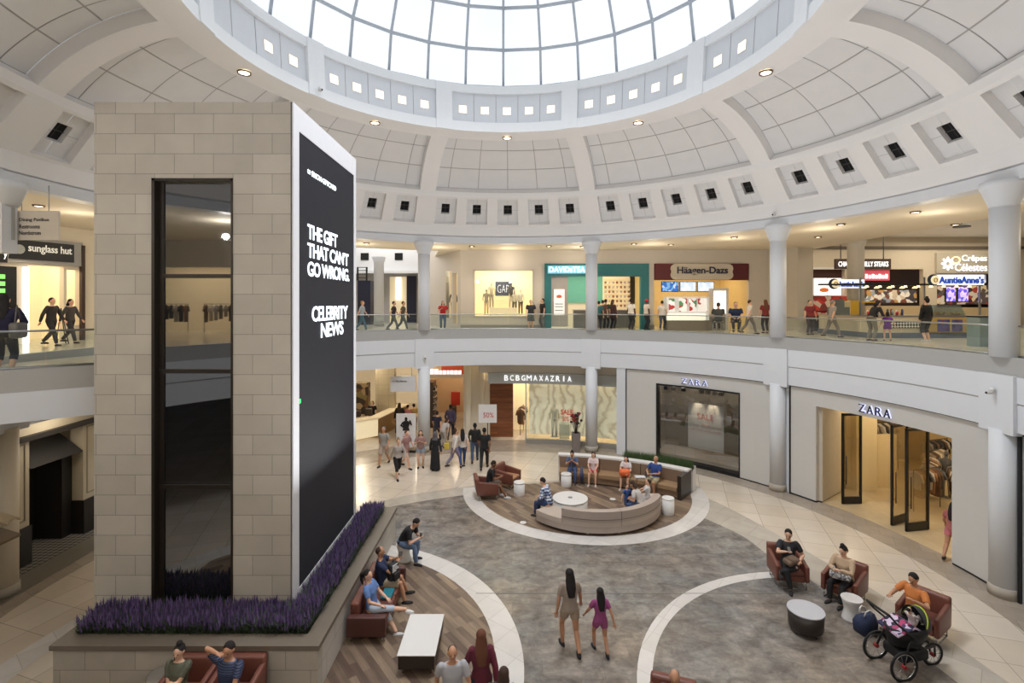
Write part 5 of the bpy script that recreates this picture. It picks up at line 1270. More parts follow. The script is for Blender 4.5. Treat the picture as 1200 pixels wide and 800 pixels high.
# fashion shop with wide window
g = T('shopfront', 'pale shopfront with one wide lit display window upstairs', 'shopfront', (-.5, BY, UF))
mb = MB(); mb.box(-2.3, 1.4, BY+2.2, BY+2.3, UF, 9.6); mb.box(-2.4, -2.3, BY+.25, BY+2.3, UF, 9.6); mb.box(1.35, 1.45, BY+.25, BY+2.3, UF, 9.6); mb.box(-2.3, 1.4, BY+.25, BY+2.3, 9.5, 9.6); mb.box(-2.3, 1.4, BY+.25, BY+2.3, UF, 6.45)
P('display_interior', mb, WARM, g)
mb = MB()
for a in ((-2.14, -2.09, 6.4, 9.05), (1.15, 1.2, 6.4, 9.05)): mb.box(a[0], a[1], BY-.04, BY+.05, a[2], a[3])
mb.box(-2.14, 1.2, BY-.04, BY+.05, 9.0, 9.05); mb.box(-2.14, 1.2, BY-.04, BY+.05, 6.4, 6.45); P('window_frame', mb, WALLU, g)
mb = MB(); mb.box(-2.09, 1.15, BY+.08, BY+.09, 6.45, 9.0); P('window_glass', mb, GLASS, g)
sx = AX(589.5, BY+1.6)
mb = MB(); mb.box(sx-.46, sx+.46, BY+1.6, BY+1.7, 7.6, 8.45); s_ = P('logo_board', mb, mat('navy_board', (38, 50, 84), .5), g)
lettering('sign_lettering', 'GAP', .66, .45, (sx-.33, BY+1.59, 7.8), 0, LETTER, s_, -.03)
for i, (px, tp, bt, z_) in enumerate([(570, (150, 140, 130), (196, 176, 150), 6.5), (576, (212, 200, 176), (180, 160, 130), 6.9), (599, (40, 38, 44), (206, 186, 160), 6.9), (603, (214, 204, 190), (60, 60, 64), 6.5), (610, (222, 216, 206), (28, 28, 30), 6.5)]):
    mannequin(['mannequin in striped grey top in the lit window', 'mannequin in cream on the raised step in the lit window', 'mannequin in black print top on the raised step in the lit window', 'mannequin in cream top and grey trousers in the lit window', 'mannequin in white top and black trousers in the lit window'][i], AX(px, BY+1.1), BY+1.1, z_, tp, bt, s=.86)
mb = MB(); mb.box(AX(574, BY+1.1), AX(606, BY+1.1), BY+.8, BY+1.5, 6.45, 6.9); P('display_step', mb, WARM2, label='pale display step between the mannequins', cat='plinth')
lamp('AREA', (-.5, BY+1.0, 9.4), 110, (1, .88, .7), 2.5, sy=1.2)
# teal tea shop
t2 = T('shopfront', 'teal framed shopfront with a glowing white name sign', 'shopfront', (4.7, BY, UF))
mb = MB(); mb.box(1.83, 7.69, BY-.12, BY+.25, 8.68, 9.39); mb.box(1.83, 2.2, BY-.12, BY+.25, UF, 8.68); mb.box(7.24, 7.69, BY-.12, BY+.25, UF, 8.68); P('teal_frame', mb, TEAL, t2)
mb = MB(); mb.box(2.2, 3.15, BY, BY+.1, UF+.15, 8.68); P('grey_side_panel', mb, mat('panel_grey', (168, 164, 162), .6), t2)
mb = MB(); mb.box(2.36, 2.95, BY-.03, BY, 6.5, 7.95); po = P('menu_poster', mb, mat('poster_glow', (244, 240, 238), .5, emit=.5), t2)
mb = MB(); mb.lathe([(.16, 0), (.16, .01)], n=20); mb.xf(lambda v: (2.65+v[0], BY-.04-v[2], 7.55+v[1]*.6)); P('poster_emblem', mb, mat('poster_red', (208, 110, 84)), po)
mb = MB(); 
for z_ in (6.75, 6.95, 7.1): mb.box(2.42, 2.88, BY-.035, BY-.03, z_, z_+.05)
P('poster_lines', mb, mat('poster_grey', (120, 130, 140)), po)
sg = MB(); sg.box(2.0, 4.17, BY-.18, BY-.12, 8.83, 9.27); sgo = P('sign_backing', sg, mat('sign_halo', (120, 190, 214), .5, emit=.5), t2)
lettering('sign_lettering', 'DAVIDsTEA', 2.0, .30, (2.08, BY-.19, 8.90), 0, LETTER, sgo, .012)
mb = MB(); mb.box(1.9, 7.7, BY+4.5, BY+4.6, UF, 9.4); mb.box(1.73, 1.83, BY+.25, BY+4.5, UF, 9.4); mb.box(1.83, 7.7, BY+.25, BY+4.5, 9.3, 9.4); P('shop_interior', mb, WARM2, t2)
mb = MB(); mb.box(1.9, 5.9, BY+4.4, BY+4.5, 7.2, 9.2); P('green_feature_wall', mb, TEALL, t2)
sh_ = T('shelving', 'lit cream shelving of stacked tins in the teal shop', 'shelf', (7.0, BY+3, UF))
mb = MB(); mb.box(5.9, 7.65, BY+4.35, BY+4.4, UF, 9.2)
for k in range(9): mb.box(5.9, 7.65, BY+4.1, BY+4.36, 6.3+k*.3, 6.32+k*.3)
P('shelf_boards', mb, WARM, sh_)
for k in range(8):
    for q in range(7):
        mb = MB(); mb.lathe([(.07, 0), (.07, .16)], 6.05+q*.25, BY+4.22, 8); mb.xf(lambda v: (v[0], v[1], v[2]+6.32+k*.3)); P('tea_tin', mb, SHIRT[[0, 7, 4, 2][(k+q) % 4]], label='small tea tin on the lit shelving in the teal shop', cat='tin', group='tins on the shelving in the teal shop')
ct_ = T('shop_counter', 'grey wooden counter inside the teal shop', 'counter', (5.5, BY+1.7, UF))
mb = MB(); mb.box(3.7, 7.0, BY+1.6, BY+2.2, UF, 6.75); P('counter_body', mb, mat('counter_grey', (110, 110, 112), .5), ct_)
mb = MB(); mb.box(3.65, 7.05, BY+1.55, BY+2.25, 6.75, 6.8); P('countertop', mb, WLAM, ct_)
lamp('AREA', (4.7, BY+2.2, 9.2), 130, (1, .88, .7), 4, sy=2.5)
# maroon ice cream shop
t3 = T('shopfront', 'maroon ice cream shopfront with a scalloped cream name board', 'shopfront', (10.6, BY, UF))
sx0_, sx1_, sz0_, sz1_ = AX(767, BY), AX(876.5, BY), 8.47, 9.39
mb = MB(); mb.box(sx0_, sx1_, BY-.10, BY+.2, sz0_, sz1_); P('maroon_header', mb, MAROON, t3)
xl, xr = AX(786, BY), AX(857, BY); zc = (sz0_+sz1_)/2; pts = []
for k in range(9): a = R(90+180*k/8); pts.append((xl+.22+.22*math.cos(a)*(1+.5*abs(math.sin(2*a))), zc+.45*math.sin(a)))
for k in range(9): a = R(-90+180*k/8); pts.append((xr-.22+.22*math.cos(a)*(1+.5*abs(math.sin(2*a))), zc+.45*math.sin(a)))
mb = MB(); mb.prism(pts, 0, .05); mb.xf(lambda v: (v[0], BY-.10-v[2], v[1])); nb = P('name_board', mb, mat('cream_board', (206, 196, 180), .6), t3)
lettering('sign_lettering', 'H\u00e4agen-Dazs', AX(851.5, BY)-AX(792.5, BY), .50, (AX(792.5, BY), BY-.16, zc-.22), 0, mat('navy_letters', (22, 28, 62), .4), nb, .02)
mb = MB(); mb.box(8.0, 13.4, BY+3.9, BY+4, UF, 9.4); mb.box(7.9, 8.0, BY+.25, BY+4, UF, 9.4); mb.box(13.35, 13.45, BY+.25, BY+4, UF, 9.4); mb.box(8, 13.4, BY+.25, BY+4, 9.3, 9.4); P('shop_interior', mb, mat('gold_wall', (214, 188, 130), .6, emit=.1), t3)
for k, (a, b_) in enumerate(((775, 795.5), (796.5, 816), (817, 837))):
    th = T('menu_screen', ['blue menu screen at the left over the ice cream counter', 'pale middle menu screen over the ice cream counter', 'pale menu screen nearest the fridge light over the counter'][k], 'screen', (AX((a+b_)/2, BY+.6), BY+.6, 7.85))
    mb = MB(); mb.box(AX(a, BY+.6), AX(b_, BY+.6), BY+.6, BY+.66, 7.82, 8.42); P('screen_housing', mb, BLACK, th)
    mb = MB(); mb.box(AX(a+.8, BY+.6), AX(b_-.8, BY+.6), BY+.58, BY+.6, 7.86, 8.38); P('screen_display', mb, patmat('menu_blue', [(60, 110, 190), (120, 170, 220), (200, 220, 240)], 6, emit=.9) if k == 0 else patmat('menu_pale', [(206, 222, 240), (232, 238, 246), (190, 206, 226)], 7, emit=1.0), th)
fr = T('freezer_counter', 'white glass fronted freezer counter with small product posters', 'freezer', (AX(806, BY-1), BY-1.2, UF))
Yf = BY-1.3
mb = MB(); mb.box(AX(782, Yf), AX(828, Yf), Yf, Yf+.7, UF, 6.25); mb.box(AX(827, Yf), AX(852, Yf), Yf+.2, Yf+.8, UF, 6.55); P('counter_base', mb, mat('taupe_counter', (128, 118, 106), .6), fr)
mb = MB(); mb.box(AX(782, Yf), AX(832, Yf), Yf+.1, Yf+.7, 6.25, 7.52); P('freezer_body', mb, mat('freezer_white', (222, 226, 228), .4, emit=.15), fr)
mb = MB(); mb.loft([[(AX(782, Yf), Yf, z_), (AX(827, Yf), Yf, z_), (AX(827, Yf), Yf+.12, z_), (AX(782, Yf), Yf+.12, z_)] for z_ in (6.25, 6.6)], smooth=False); P('lit_ledge', mb, mat('ledge_glow', (244, 236, 220), .5, emit=.9), fr)
for k, (a, b_) in enumerate(((784.5, 791), (796.5, 805.5), (808.5, 817), (818.5, 829.5))):
    mb = MB(); mb.box(AX(a, Yf), AX(b_, Yf), Yf+.07, Yf+.1, 6.72, 7.42); P('product_poster', mb, patmat('prod%d' % k, [(240, 238, 236), (236, 232, 228), (232, 236, 230), (170, 60, 60), (90, 130, 90), (240, 240, 240)], 5, emit=.5), fr)
fg = T('bright_fridge', 'brightly lit white display fridge beside the menu screens', 'fridge', (AX(841, BY), BY-.2, UF))
mb = MB(); mb.box(AX(833, BY), AX(851, BY), BY-.3, BY+.3, UF, 8.0); P('fridge_body', mb, WHITE, fg)
mb = MB(); mb.box(AX(834, BY), AX(848, BY), BY-.32, BY-.3, 6.6, 7.85); P('lit_door', mb, mat('fridge_glow', (255, 250, 240), .5, emit=1.6), fg)
lamp('AREA', (10.6, BY+2, 9.2), 110, (1, .84, .6), 4, sy=2)
def barstool(label, x, y, z=UF):
    th = T('bar_stool', label, 'stool', (x, y, z))
    b = MB(); b.rbox(-.19, .19, -.19, .19, .60, .65, .02); P('seat', b, mat('seat_grey', (86, 86, 84), .5), th, world=False)
    for sx in (-1, 1):
        for sy in (-1, 1): b = MB(); b.tube([(sx*.2, sy*.2, 0), (sx*.16, sy*.16, .61)], .014, 6); P('leg', b, STEEL, th, world=False)
    b = MB(); b.tube([(-.19, -.19, .25), (.19, -.19, .25), (.19, .19, .25), (-.19, .19, .25), (-.19, -.19, .25)], .01, 6); P('footrest', b, STEEL, th, world=False)
barstool('metal bar stool under the person in dark grey upstairs', *FL(842, 393.5, UF)); barstool('metal bar stool under the person in navy upstairs', *FL(862, 393.5, UF))
# right pier, left angled corner shop
mb = MB(); mb.wall((14.4, BY), (15.3, 26.9), UF, UC+.4, .3); mb.wall((15.3, 26.9), (16.3, 27.2), UF, UC+.4, .3); mb.wall((16.3, 27.2), (17.4, 31.5), UF, 11.3, .3); P('wall_right_upper', mb, BEIGE, kind='structure')
mb = MB(); mb.wall((-5.6, 33.4), (x0w, BY), UF, UC+.4, .25, 0, [(3.35, 4.35, 6.3, 9.1), (4.55, 5.3, 6.0, 8.9)]); P('wall_left_corner_upper', mb, WALLU, kind='structure')
g = T('shopfront', 'narrow lit display window round the corner from the wide window', 'shopfront', (-3.9, 31, UF))
mb = MB(); mb.wall((-4.6, 34.2), (-2.65, 30.6), UF, 9.8, .1); P('display_interior', mb, WARM, g)
mb = MB(); mb.wall((-4.33, 31.02), (-3.8, 30.1), 6.3, 9.1, .02); P('window_glass', mb, GLASS, g)
lamp('POINT', (-3.4, 30.6, 8.8), 25, (1, .88, .7), .2)
mannequin('mannequin in black boots and dress in the narrow corner window', -3.55, 30.5, 6.35, (90, 78, 72), (60, 50, 46), s=.95)
# far gallery to the left (behind the second column)
mb = MB(); mb.wall((-22, 38), (-5, 38), UF, 9.35, .3); P('wall_far_upper', mb, mat('far_wall', (196, 194, 194), .7), kind='structure')
mb = MB(); mb.box(-22, -3, 36, 36.4, 9.35, 13.2); mb.box(-22, -3, 35.8, 36.4, 9.30, 9.5); P('trim_6_far_cornice', mb, WHITE2, kind='structure')
mb = MB(); mb.box(-22, 0, 29, 40, 13.2, 13.4); P('ceiling_far_atrium', mb, WHITE, kind='structure')
for k, px in enumerate((427, 467)):
    mb = MB(); X = AX(px, 35.9); mb.box(X-.28, X+.28, 35.95, 36.0, 10.25, 10.75); P('speaker_opening', mb, DARK, label='dark square speaker opening in the far white cornice beyond the gallery', cat='speaker', group='dark squares in the far cornice')
cc = T('column', 'white round column in the far gallery beyond the column by the poster', 'column', (AX(444, 32), 32, UF))
mb = MB(); mb.lathe([(.31, .3), (.31, 4.0), (.45, 4.4)], n=28); P('shaft', mb, WHITE2, cc, world=False)
mb = MB(); mb.lathe([(.33, 0), (.33, .3)], n=28); P('foot', mb, GREYB, cc, world=False)
def panelthing(nm, label, cat, a, b_, Y, z0, z1, m, th_=.08):
    mb = MB(); mb.box(AX(a, Y), AX(b_, Y), Y-th_, Y, z0, z1); return P(nm, mb, m, label=label, cat=cat)
panelthing('window_display', 'cream lit window display in the far gallery', 'display', 457, 476.5, 37.9, UF, 9.15, WARM)
panelthing('poster', 'tall white lit poster in the cream far window display', 'poster', 464, 470, 37.7, 7.4, 9.1, mat('poster_lit', (250, 250, 250), emit=1.2))
panelthing('banner', 'dark navy banner panel in the far gallery behind the upper column', 'banner', 477, 488, 37.9, UF, 9.2, mat('navy_dark', (26, 30, 54), .5))
panelthing('banner', 'blue and yellow glazed panel right of the column by the poster', 'banner', 503, 513, 34.5, 6.0, 9.1, patmat('bluepanel', [(90, 100, 124), (110, 116, 132), (70, 84, 120), (170, 160, 110)], 2.2))
ks = T('kiosk', 'tall dark navy kiosk frame at the edge of the black screen', 'kiosk', (AX(427, 36), 36, UF))
mb = MB(); mb.box(AX(419, 34), AX(434, 34), 34, 35, UF, 8.7); P('kiosk_body', mb, mat('navy_dark', (26, 30, 54)), ks)
mb = MB()
for xx in (419.5, 430): mb.box(AX(xx, 34)-.05, AX(xx, 34)+.05, 33.9, 34, 8.7, 9.6)
for zz in (8.9, 9.15, 9.4, 9.6): mb.box(AX(419, 34), AX(431, 34), 33.9, 34, zz-.04, zz)
P('truss_header', mb, BLACK, ks)
lamp('AREA', (-9, 33, 12.8), 500, (1, .95, .88), 6)

# ---- food court
FY = 31.5
mb = MB(); mb.wall((17.4, FY), (40, FY), UF, 11.3, .3, 0, [(AX(941, FY)-17.4, AX(990, FY)-17.4, UF, 9.3), (AX(1008, FY)-17.4, AX(1082, FY)-17.4, UF, 9.3), (AX(1098, FY)-17.4, AX(1166, FY)-17.4, UF, 9.0)]); P('wall_food_court', mb, mat('food_wall', (204, 194, 176), .7), kind='structure')
mb = MB(); mb.box(17.4, 40, FY-.12, FY, 10.55, 10.72); P('trim_7_food_court_rail', mb, mat('dark_rail', (96, 86, 76)), kind='structure')
mb = MB(); mb.box(16.6, 45, 0, 40, 11.3, 11.5); P('ceiling_food_court', mb, WHITE, kind='structure')
mb = MB(); mb.box(17.4, 40, FY+2.5, FY+2.6, UF, 10); P('wall_food_kitchen', mb, mat('kitchen_wall', (120, 104, 92), .7), kind='structure')
# red stall
rs = T('food_stall', 'red and white food stall with glowing menu panels', 'food stall', (AX(965, FY), FY, UF))
a, b_ = AX(941, FY), AX(990, FY)
mb = MB(); mb.box(a, b_, FY+.3, FY+.5, 8.75, 9.3); P('brown_header', mb, mat('brown_header', (74, 46, 40)), rs)
for k in range(3):
    mb = MB(); mb.box(a+(b_-a)*k/3+.03, a+(b_-a)*(k+1)/3-.03, FY+.3, FY+.35, 7.65, 8.75); P('menu_panel', mb, mat('menu_white', (250, 246, 242), emit=1.2), rs)
for q_, r_ in (((a+.45, FY+.28, 8.2), (.22, .02, .28)), ((a+1.5, FY+.28, 8.0), (.3, .02, .14))): mb = MB(); mb.ell(q_, r_); P('food_picture', mb, mat('food_orange', (220, 120, 60), emit=.4), rs)
mb = MB(); mb.box(a, b_, FY-.2, FY+.4, 6.7, 7.6); mb.box(a, b_, FY-.3, FY+.3, UF, 6.6); P('red_counter', mb, patmat('stall_red', [(190, 56, 46), (160, 40, 40), (206, 190, 176), (120, 50, 46)], 3), rs)
mb = MB(); mb.box(a-.05, b_+.05, FY-.06, FY, 9.28, 9.42); P('white_header_strip', mb, WHITE, rs)
# hanging sign
hs_ = T('hanging_sign', 'long dark hanging sign with glowing white words above the food stalls', 'sign', (AX(1010, 30), 30, 9.2))
a, b_ = AX(978, 30), AX(1042, 30)
mb = MB(); mb.box(a, b_, 29.85, 30.05, 9.2, 9.8); P('sign_box', mb, mat('dark_brown_sign', (66, 50, 46)), hs_)
for px in (984.5, 1009.5, 1034.5): mb = MB(); mb.tube([(AX(px, 30), 29.95, 9.8), (AX(px, 30), 29.95, 11.3)], .025, 6); P('suspension_rod', mb, BLACK, hs_)
lettering('sign_lettering', 'CHARLEYS PHILLY STEAKS', b_-a-.3, .30, (a+.12, 29.84, 9.34), 0, LETTER, hs_, .01)
# middle stall
ms = T('food_stall', 'busy middle food stall with pink sign and white counter lights', 'food stall', (AX(1045, FY), FY, UF))
a, b_ = AX(1008, FY), AX(1082, FY)
mb = MB(); mb.box(a, a+2, FY+.2, FY+.4, 8.6, 9.25); pk = P('pink_sign', mb, mat('pink_sign', (200, 80, 96), emit=.5), ms)
for k in range(7): mb = MB(); mb.box(a+.45+k*.21, a+.59+k*.21, FY+.16, FY+.2, 8.72, 9.0-(k % 2)*.06); P('sign_letter', mb, LETTER, pk)
for k in range(5):
    mb = MB(); mb.lathe([(.14, 0), (.11, .05), (.03, .12)], a+.3+k*.8, FY+.1, 12); mb.xf(lambda v: (v[0], v[1], v[2]+8.1)); P('pendant_lamp', mb, mat('pendant_glow', (255, 214, 150), emit=3), ms)
mb = MB(); mb.box(a, b_, FY+.5, FY+.9, 7.2, 8.0); P('stocked_back_bar', mb, patmat('stock', [(206, 190, 170), (120, 70, 56), (230, 226, 216), (70, 66, 70), (190, 150, 90), (150, 160, 170)], 4, emit=.25), ms)
mb = MB(); mb.box(a, b_, FY-.5, FY+.2, UF, 7.0); P('counter', mb, mat('tan_counter', (186, 166, 130)), ms)
# crepe stall
cs_ = T('food_stall', 'crepe stall with a beige name board and flower emblem', 'food stall', (AX(1130, FY), FY, UF))
a, b_ = AX(1097, FY-.1), AX(1168, FY-.1)
mb = MB(); mb.box(a, b_, FY-.15, FY, 9.05, 10.3); nb = P('name_board', mb, mat('grey_beige_board', (182, 176, 162), .6), cs_)
lx = AX(1111, FY-.2); YY = FY-.2
mb = MB()
for k in range(8): q = R(45*k); mb.ell((lx+.27*math.cos(q), YY, 9.62+.27*math.sin(q)), (.17, .02, .085), 8, 5, rot=Matrix.Rotation(-q, 3, 'Y'))
P('flower_emblem', mb, LETTER, nb)
mb = MB(); mb.tube([(lx+.5+.24*math.cos(R(q)), YY, 9.85+.2*math.sin(R(q))) for q in range(0, 361, 20)], .035, 6); P('ring_emblem', mb, mat('emblem_cream', (250, 226, 186), emit=1.2), nb)
lettering('sign_lettering', 'Cr\u00eapes', 1.55, .48, (lx+.85, YY, 9.68), 0, LETTER, nb, .0); lettering('sign_lettering', 'C\u00e9lestes', 2.0, .46, (lx+.42, YY, 9.17), 0, LETTER, nb, .0)
for k in range(4):
    mb = MB(); w_ = (b_-a)/4.6; mb.box(a+.1+k*w_, a+.1+k*w_+w_*.9, FY+.1, FY+.15, 8.45, 8.95); P('menu_panel', mb, patmat('crepe_menu', [(190, 196, 220), (226, 226, 236), (150, 150, 180)], 5, emit=.8), cs_)
mb = MB(); mb.box(a, b_, FY+.2, FY+.7, 7.1, 8.3); P('stocked_back_bar', mb, patmat('stock2', [(60, 50, 50), (160, 60, 50), (206, 196, 180), (90, 80, 76), (220, 200, 160)], 4, emit=.2), cs_)
mb = MB(); mb.box(a, b_+1, FY-.6, FY+.1, UF, 6.9); P('counter', mb, mat('tan_counter', (186, 166, 130)), cs_)
lamp('AREA', (22, 28, 11.1), 250, (1, .86, .66), 9, sy=5); lamp('AREA', (27, 29, 11.0), 170, (1, .86, .66), 6, sy=4); lamp('AREA', (19.5, 20, 11.1), 200, (1, .88, .7), 4, sy=4)
cc = T('column', 'beige round column rising behind the pretzel kiosk', 'column', (17.3, 25.3, UF))
mb = MB(); mb.lathe([(.37, 0), (.37, 4.3), (.45, 4.5), (.45, 5.7)], n=28); P('shaft', mb, BEIGE, cc, world=False)
th = T('pendant_fixture', 'black disc pendant lamp over the food court', 'light', (AX(1127, 22), 22, 10.5)); mb = MB(); mb.lathe([(.32, 0), (.28, .08), (.03, .12)], n=20); P('shade', mb, BLACK, th, world=False); mb = MB(); mb.tube([(0, 0, .1), (0, 0, .8)], .012, 6); P('cord', mb, BLACK, th, world=False)
# pretzel kiosk
kx0, kx1, ky0, ky1 = 15.2, 19.75, 21.3, 25.0
k_ = T('kiosk', 'pretzel kiosk with cream counters and a black and white checker band', 'kiosk', (17.4, 23, UF))
mb = MB(); mb.box(kx0, kx1, ky0, ky1, UF, UF+.22); P('blue_grey_plinth', mb, mat('plinth_blue', (86, 96, 108), .5), k_)
mb = MB(); mb.box(kx0+.04, kx1-.04, ky0+.04, ky0+.75, UF+.22, 6.6); mb.box(kx0+.04, kx0+.75, ky0+.75, ky1-.04, UF+.22, 6.6); mb.box(kx1-.75, kx1-.04, ky0+.75, ky1-.04, UF+.22, 6.6); P('counter_body', mb, mat('kiosk_cream', (210, 200, 176), .5), k_)
m_, t_, o_ = nt('checker_band'); b_s = N(t_, 'ShaderNodeBsdfPrincipled'); ck = N(t_, 'ShaderNodeTexChecker'); ck.inputs['Scale'].default_value = 11.5; ck.inputs[1].default_value = (.75, .75, .72, 1); ck.inputs[2].default_value = (.015, .015, .015, 1)
tc_ = N(t_, 'ShaderNodeTexCoord'); mp_ = N(t_, 'ShaderNodeMapping'); mp_.inputs['Rotation'].default_value = (0, R(45), 0); t_.links.new(tc_.outputs['Object'], mp_.inputs[0]); t_.links.new(mp_.outputs[0], ck.inputs[0]); t_.links.new(ck.outputs[0], b_s.inputs['Base Color']); t_.links.new(b_s.outputs[0], o_.inputs[0])
mb = MB(); mb.box(kx0+.6, kx1-.05, ky0+.0, ky0+.04, 6.12, 6.40); P('checker_band', mb, m_, k_)
mb = MB(); mb.box(kx0, kx1, ky0, ky0+.8, 6.6, 6.66); mb.box(kx0, kx0+.8, ky0+.8, ky1, 6.6, 6.66); P('countertop', mb, STEEL, k_)
mb = MB(); mb.box(AX(1078, ky0), AX(1142, ky0), ky0-.06, ky0, UF+.24, 6.58); P('tan_front_panel', mb, mat('tan_front', (170, 144, 92), .5), k_)
for a, b_ in ((1099, 1113), (1116, 1128)): mb = MB(); mb.box(AX(a, ky0-.08), AX(b_, ky0-.08), ky0-.08, ky0-.06, 5.98, 6.48); P('purple_poster', mb, patmat('purpleposter', [(60, 60, 110), (84, 80, 130), (120, 60, 80), (70, 76, 130)], 6), k_)
mb = MB(); mb.loft([[(AX(1097, ky0), ky0+.05+d_, z_), (AX(1133, ky0), ky0+.05+d_, z_), (AX(1133, ky0), ky0+.7, z_), (AX(1097, ky0), ky0+.7, z_)] for d_, z_ in ((0, 6.66), (.25, 7.1))], smooth=False); P('glass_food_case', mb, glass('case_glass', (200, 220, 228), .15), k_)
mb = MB(); mb.box(AX(1099, ky0), AX(1131, ky0), ky0+.2, ky0+.65, 6.66, 6.8); P('baked_goods_tray', mb, patmat('pretzels', [(190, 130, 70), (150, 96, 52), (214, 180, 120)], 9), k_, kind='stuff')
for px in (1008, 1083, 1148):
    mb = MB(); X = AX(px, ky0+.5); mb.box(X-.03, X+.03, ky0+.47, ky0+.53, 6.66, 8.3); P('canopy_post', mb, STEEL, k_)
mb = MB(); mb.box(AX(960, ky0+.5), AX(1153, ky0+.5), ky0+.4, ky0+.6, 7.95, 8.02); P('canopy_rail', mb, BLACK, k_)
for k in range(9):
    mb = MB(); X = AX(1016+k*15, ky0+.5); mb.lathe([(.07, 0), (.05, .08)], X, ky0+.5, 10); mb.xf(lambda v: (v[0], v[1], v[2]+7.86)); P('spot_lamp', mb, mat('pendant_glow', (255, 214, 150), emit=3), k_)
BLUEL = mat('blue_letters', (34, 74, 170), .4, emit=.4)
def pretzel_sign(label, xa, xb, Y, zc, yaw, h):
    th = T('name_sign', label, 'sign', (xa, Y, zc-h), 0)
    w_ = xb-xa
    mb = MB(); mb.box(.30, w_+.05, -.0, .04, -.06, h+.08); place(mb, (xa, Y, zc-h/2), yaw); P('sign_board', mb, mat('sign_white_lit', (240, 244, 255), emit=.9), th)
    lettering('sign_lettering', "AuntieAnne\u2019s", w_-.36, h, (xa+.36*math.cos(yaw), Y-.02+.36*math.sin(yaw), zc-h/2), yaw, BLUEL, th, .03)
    mb = MB(); mb.lathe([(.24, 0), (.24, .05)], n=24); mb.xf(lambda v: (xa+.1+v[0], Y-.02-v[2], zc+v[1])); e_ = P('emblem_disc', mb, mat('emblem_navy', (30, 40, 70)), th)
    mb = MB(); mb.lathe([(.19, .05), (.19, .06)], n=24); mb.xf(lambda v: (xa+.16+v[0], Y-.02-v[2], zc+v[1])); P('emblem_face', mb, mat('emblem_ivory', (232, 224, 190), emit=.5), e_)
    mb = MB(); mb.tube([(xa+.16+.09*math.sin(R(q))*(1+.3*math.cos(R(2*q))), Y-.1, zc+.08*math.cos(R(q))) for q in range(0, 361, 24)], .02, 6); P('emblem_twist', mb, mat('emblem_gold', (190, 150, 60)), e_)
pretzel_sign('glowing blue lettered pretzel sign over the glass food case', AX(1090, 21.6), AX(1152, 21.6), 21.6, AZ(328, 21.6), 0, .30)
pretzel_sign('second blue lettered pretzel sign over the kiosk till', AX(974, 23), AX(1018, 23), 23.0, AZ(332.5, 23), R(10), .26)
for k, (a, b_) in enumerate(((1108, 1120), (1122, 1135))):
    th = T('menu_screen', ['purple menu screen nearer the yellow cabinet on the pretzel kiosk', 'purple menu screen nearer the white column on the pretzel kiosk'][k], 'screen', (AX((a+b_)/2, 22.4), 22.4, 7.2))
    mb = MB(); mb.box(AX(a, 22.4), AX(b_, 22.4), 22.4, 22.46, AZ(354, 22.4), AZ(335, 22.4)); P('screen_housing', mb, BLACK, th)
    mb = MB(); mb.box(AX(a+1, 22.4), AX(b_-1, 22.4), 22.37, 22.4, AZ(353, 22.4), AZ(336, 22.4)); P('screen_display', mb, patmat('menu_purple', [(120, 100, 220), (196, 180, 240), (90, 80, 200), (230, 190, 230)], 8, emit=1.0), th)
mb = MB(); mb.box(AX(993.5, 23), AX(1004, 23), 22.8, 23.4, UF+.22, AZ(352, 23)); mb.box(AX(1004, 23.1), AX(1024, 23.1), 22.9, 23.4, AZ(353, 23)-.06, AZ(353, 23)); P('yellow_cabinet', mb, mat('yellow_gold', (222, 178, 56), .5), label='tall yellow cabinet at the corner of the pretzel kiosk', cat='cabinet')
mb = MB(); mb.box(AX(963, 23), AX(982, 23), 22.2, 22.6, 6.66, 7.0); mb.box(AX(965, 23), AX(976, 23), 22.2, 22.25, 7.0, 7.35); P('till', mb, mat('till_grey', (96, 104, 102)), label='grey till on the pretzel kiosk counter', cat='till')
mb = MB(); mb.rbox(AX(977, 22.6), AX(992, 22.6), 22.3, 22.8, 6.66, 7.25, .05); P('dispenser', mb, mat('cream_machine', (196, 182, 150)), label='cream coloured drinks machine beside the yellow cabinet', cat='machine')
cols_ = [(206, 60, 50), (226, 224, 220), (70, 80, 110), (216, 180, 120), (150, 160, 170), (120, 60, 50)]
for k in range(16):
    X = AX(1022, ky0)+.04+k*.105; mb = MB(); mb.lathe([(.035, 0), (.045, .12+.05*(k % 3)), (.02, .17+.05*(k % 3))], X, ky0+.3+.2*(k % 2), 10); mb.xf(lambda v: (v[0], v[1], v[2]+6.66)); P('drink_cup', mb, mat('cup_%d' % (k % 6), cols_[k % 6]), label='small cup or bottle on the counter of the pretzel kiosk', cat='cup', group='cups and bottles on the pretzel kiosk counter')
th = T('waste_bin', 'glass and steel bin with a black top beside the tall white column', 'bin', (AX(1150, 17.3), 17.3, UF))
mb = MB(); mb.box(-.28, .26, -.25, .25, 0, 1.0); P('bin_body', mb, mat('bin_teal', (120, 138, 140), .3), th, world=False); mb = MB(); mb.box(-.3, .28, -.27, .27, 1.0, 1.05); P('bin_top', mb, BLACK, th, world=False)
mb = MB(); mb.box(15.9, 16.9, 26.2, 26.8, UF+.1, 6.5); mb.box(15.9, 16.9, 26.2, 26.8, UF, UF+.1); P('planter_box', mb, mat('dark_box', (44, 42, 40)), label='low dark rectangular box beside the beige pier upstairs', cat='box')

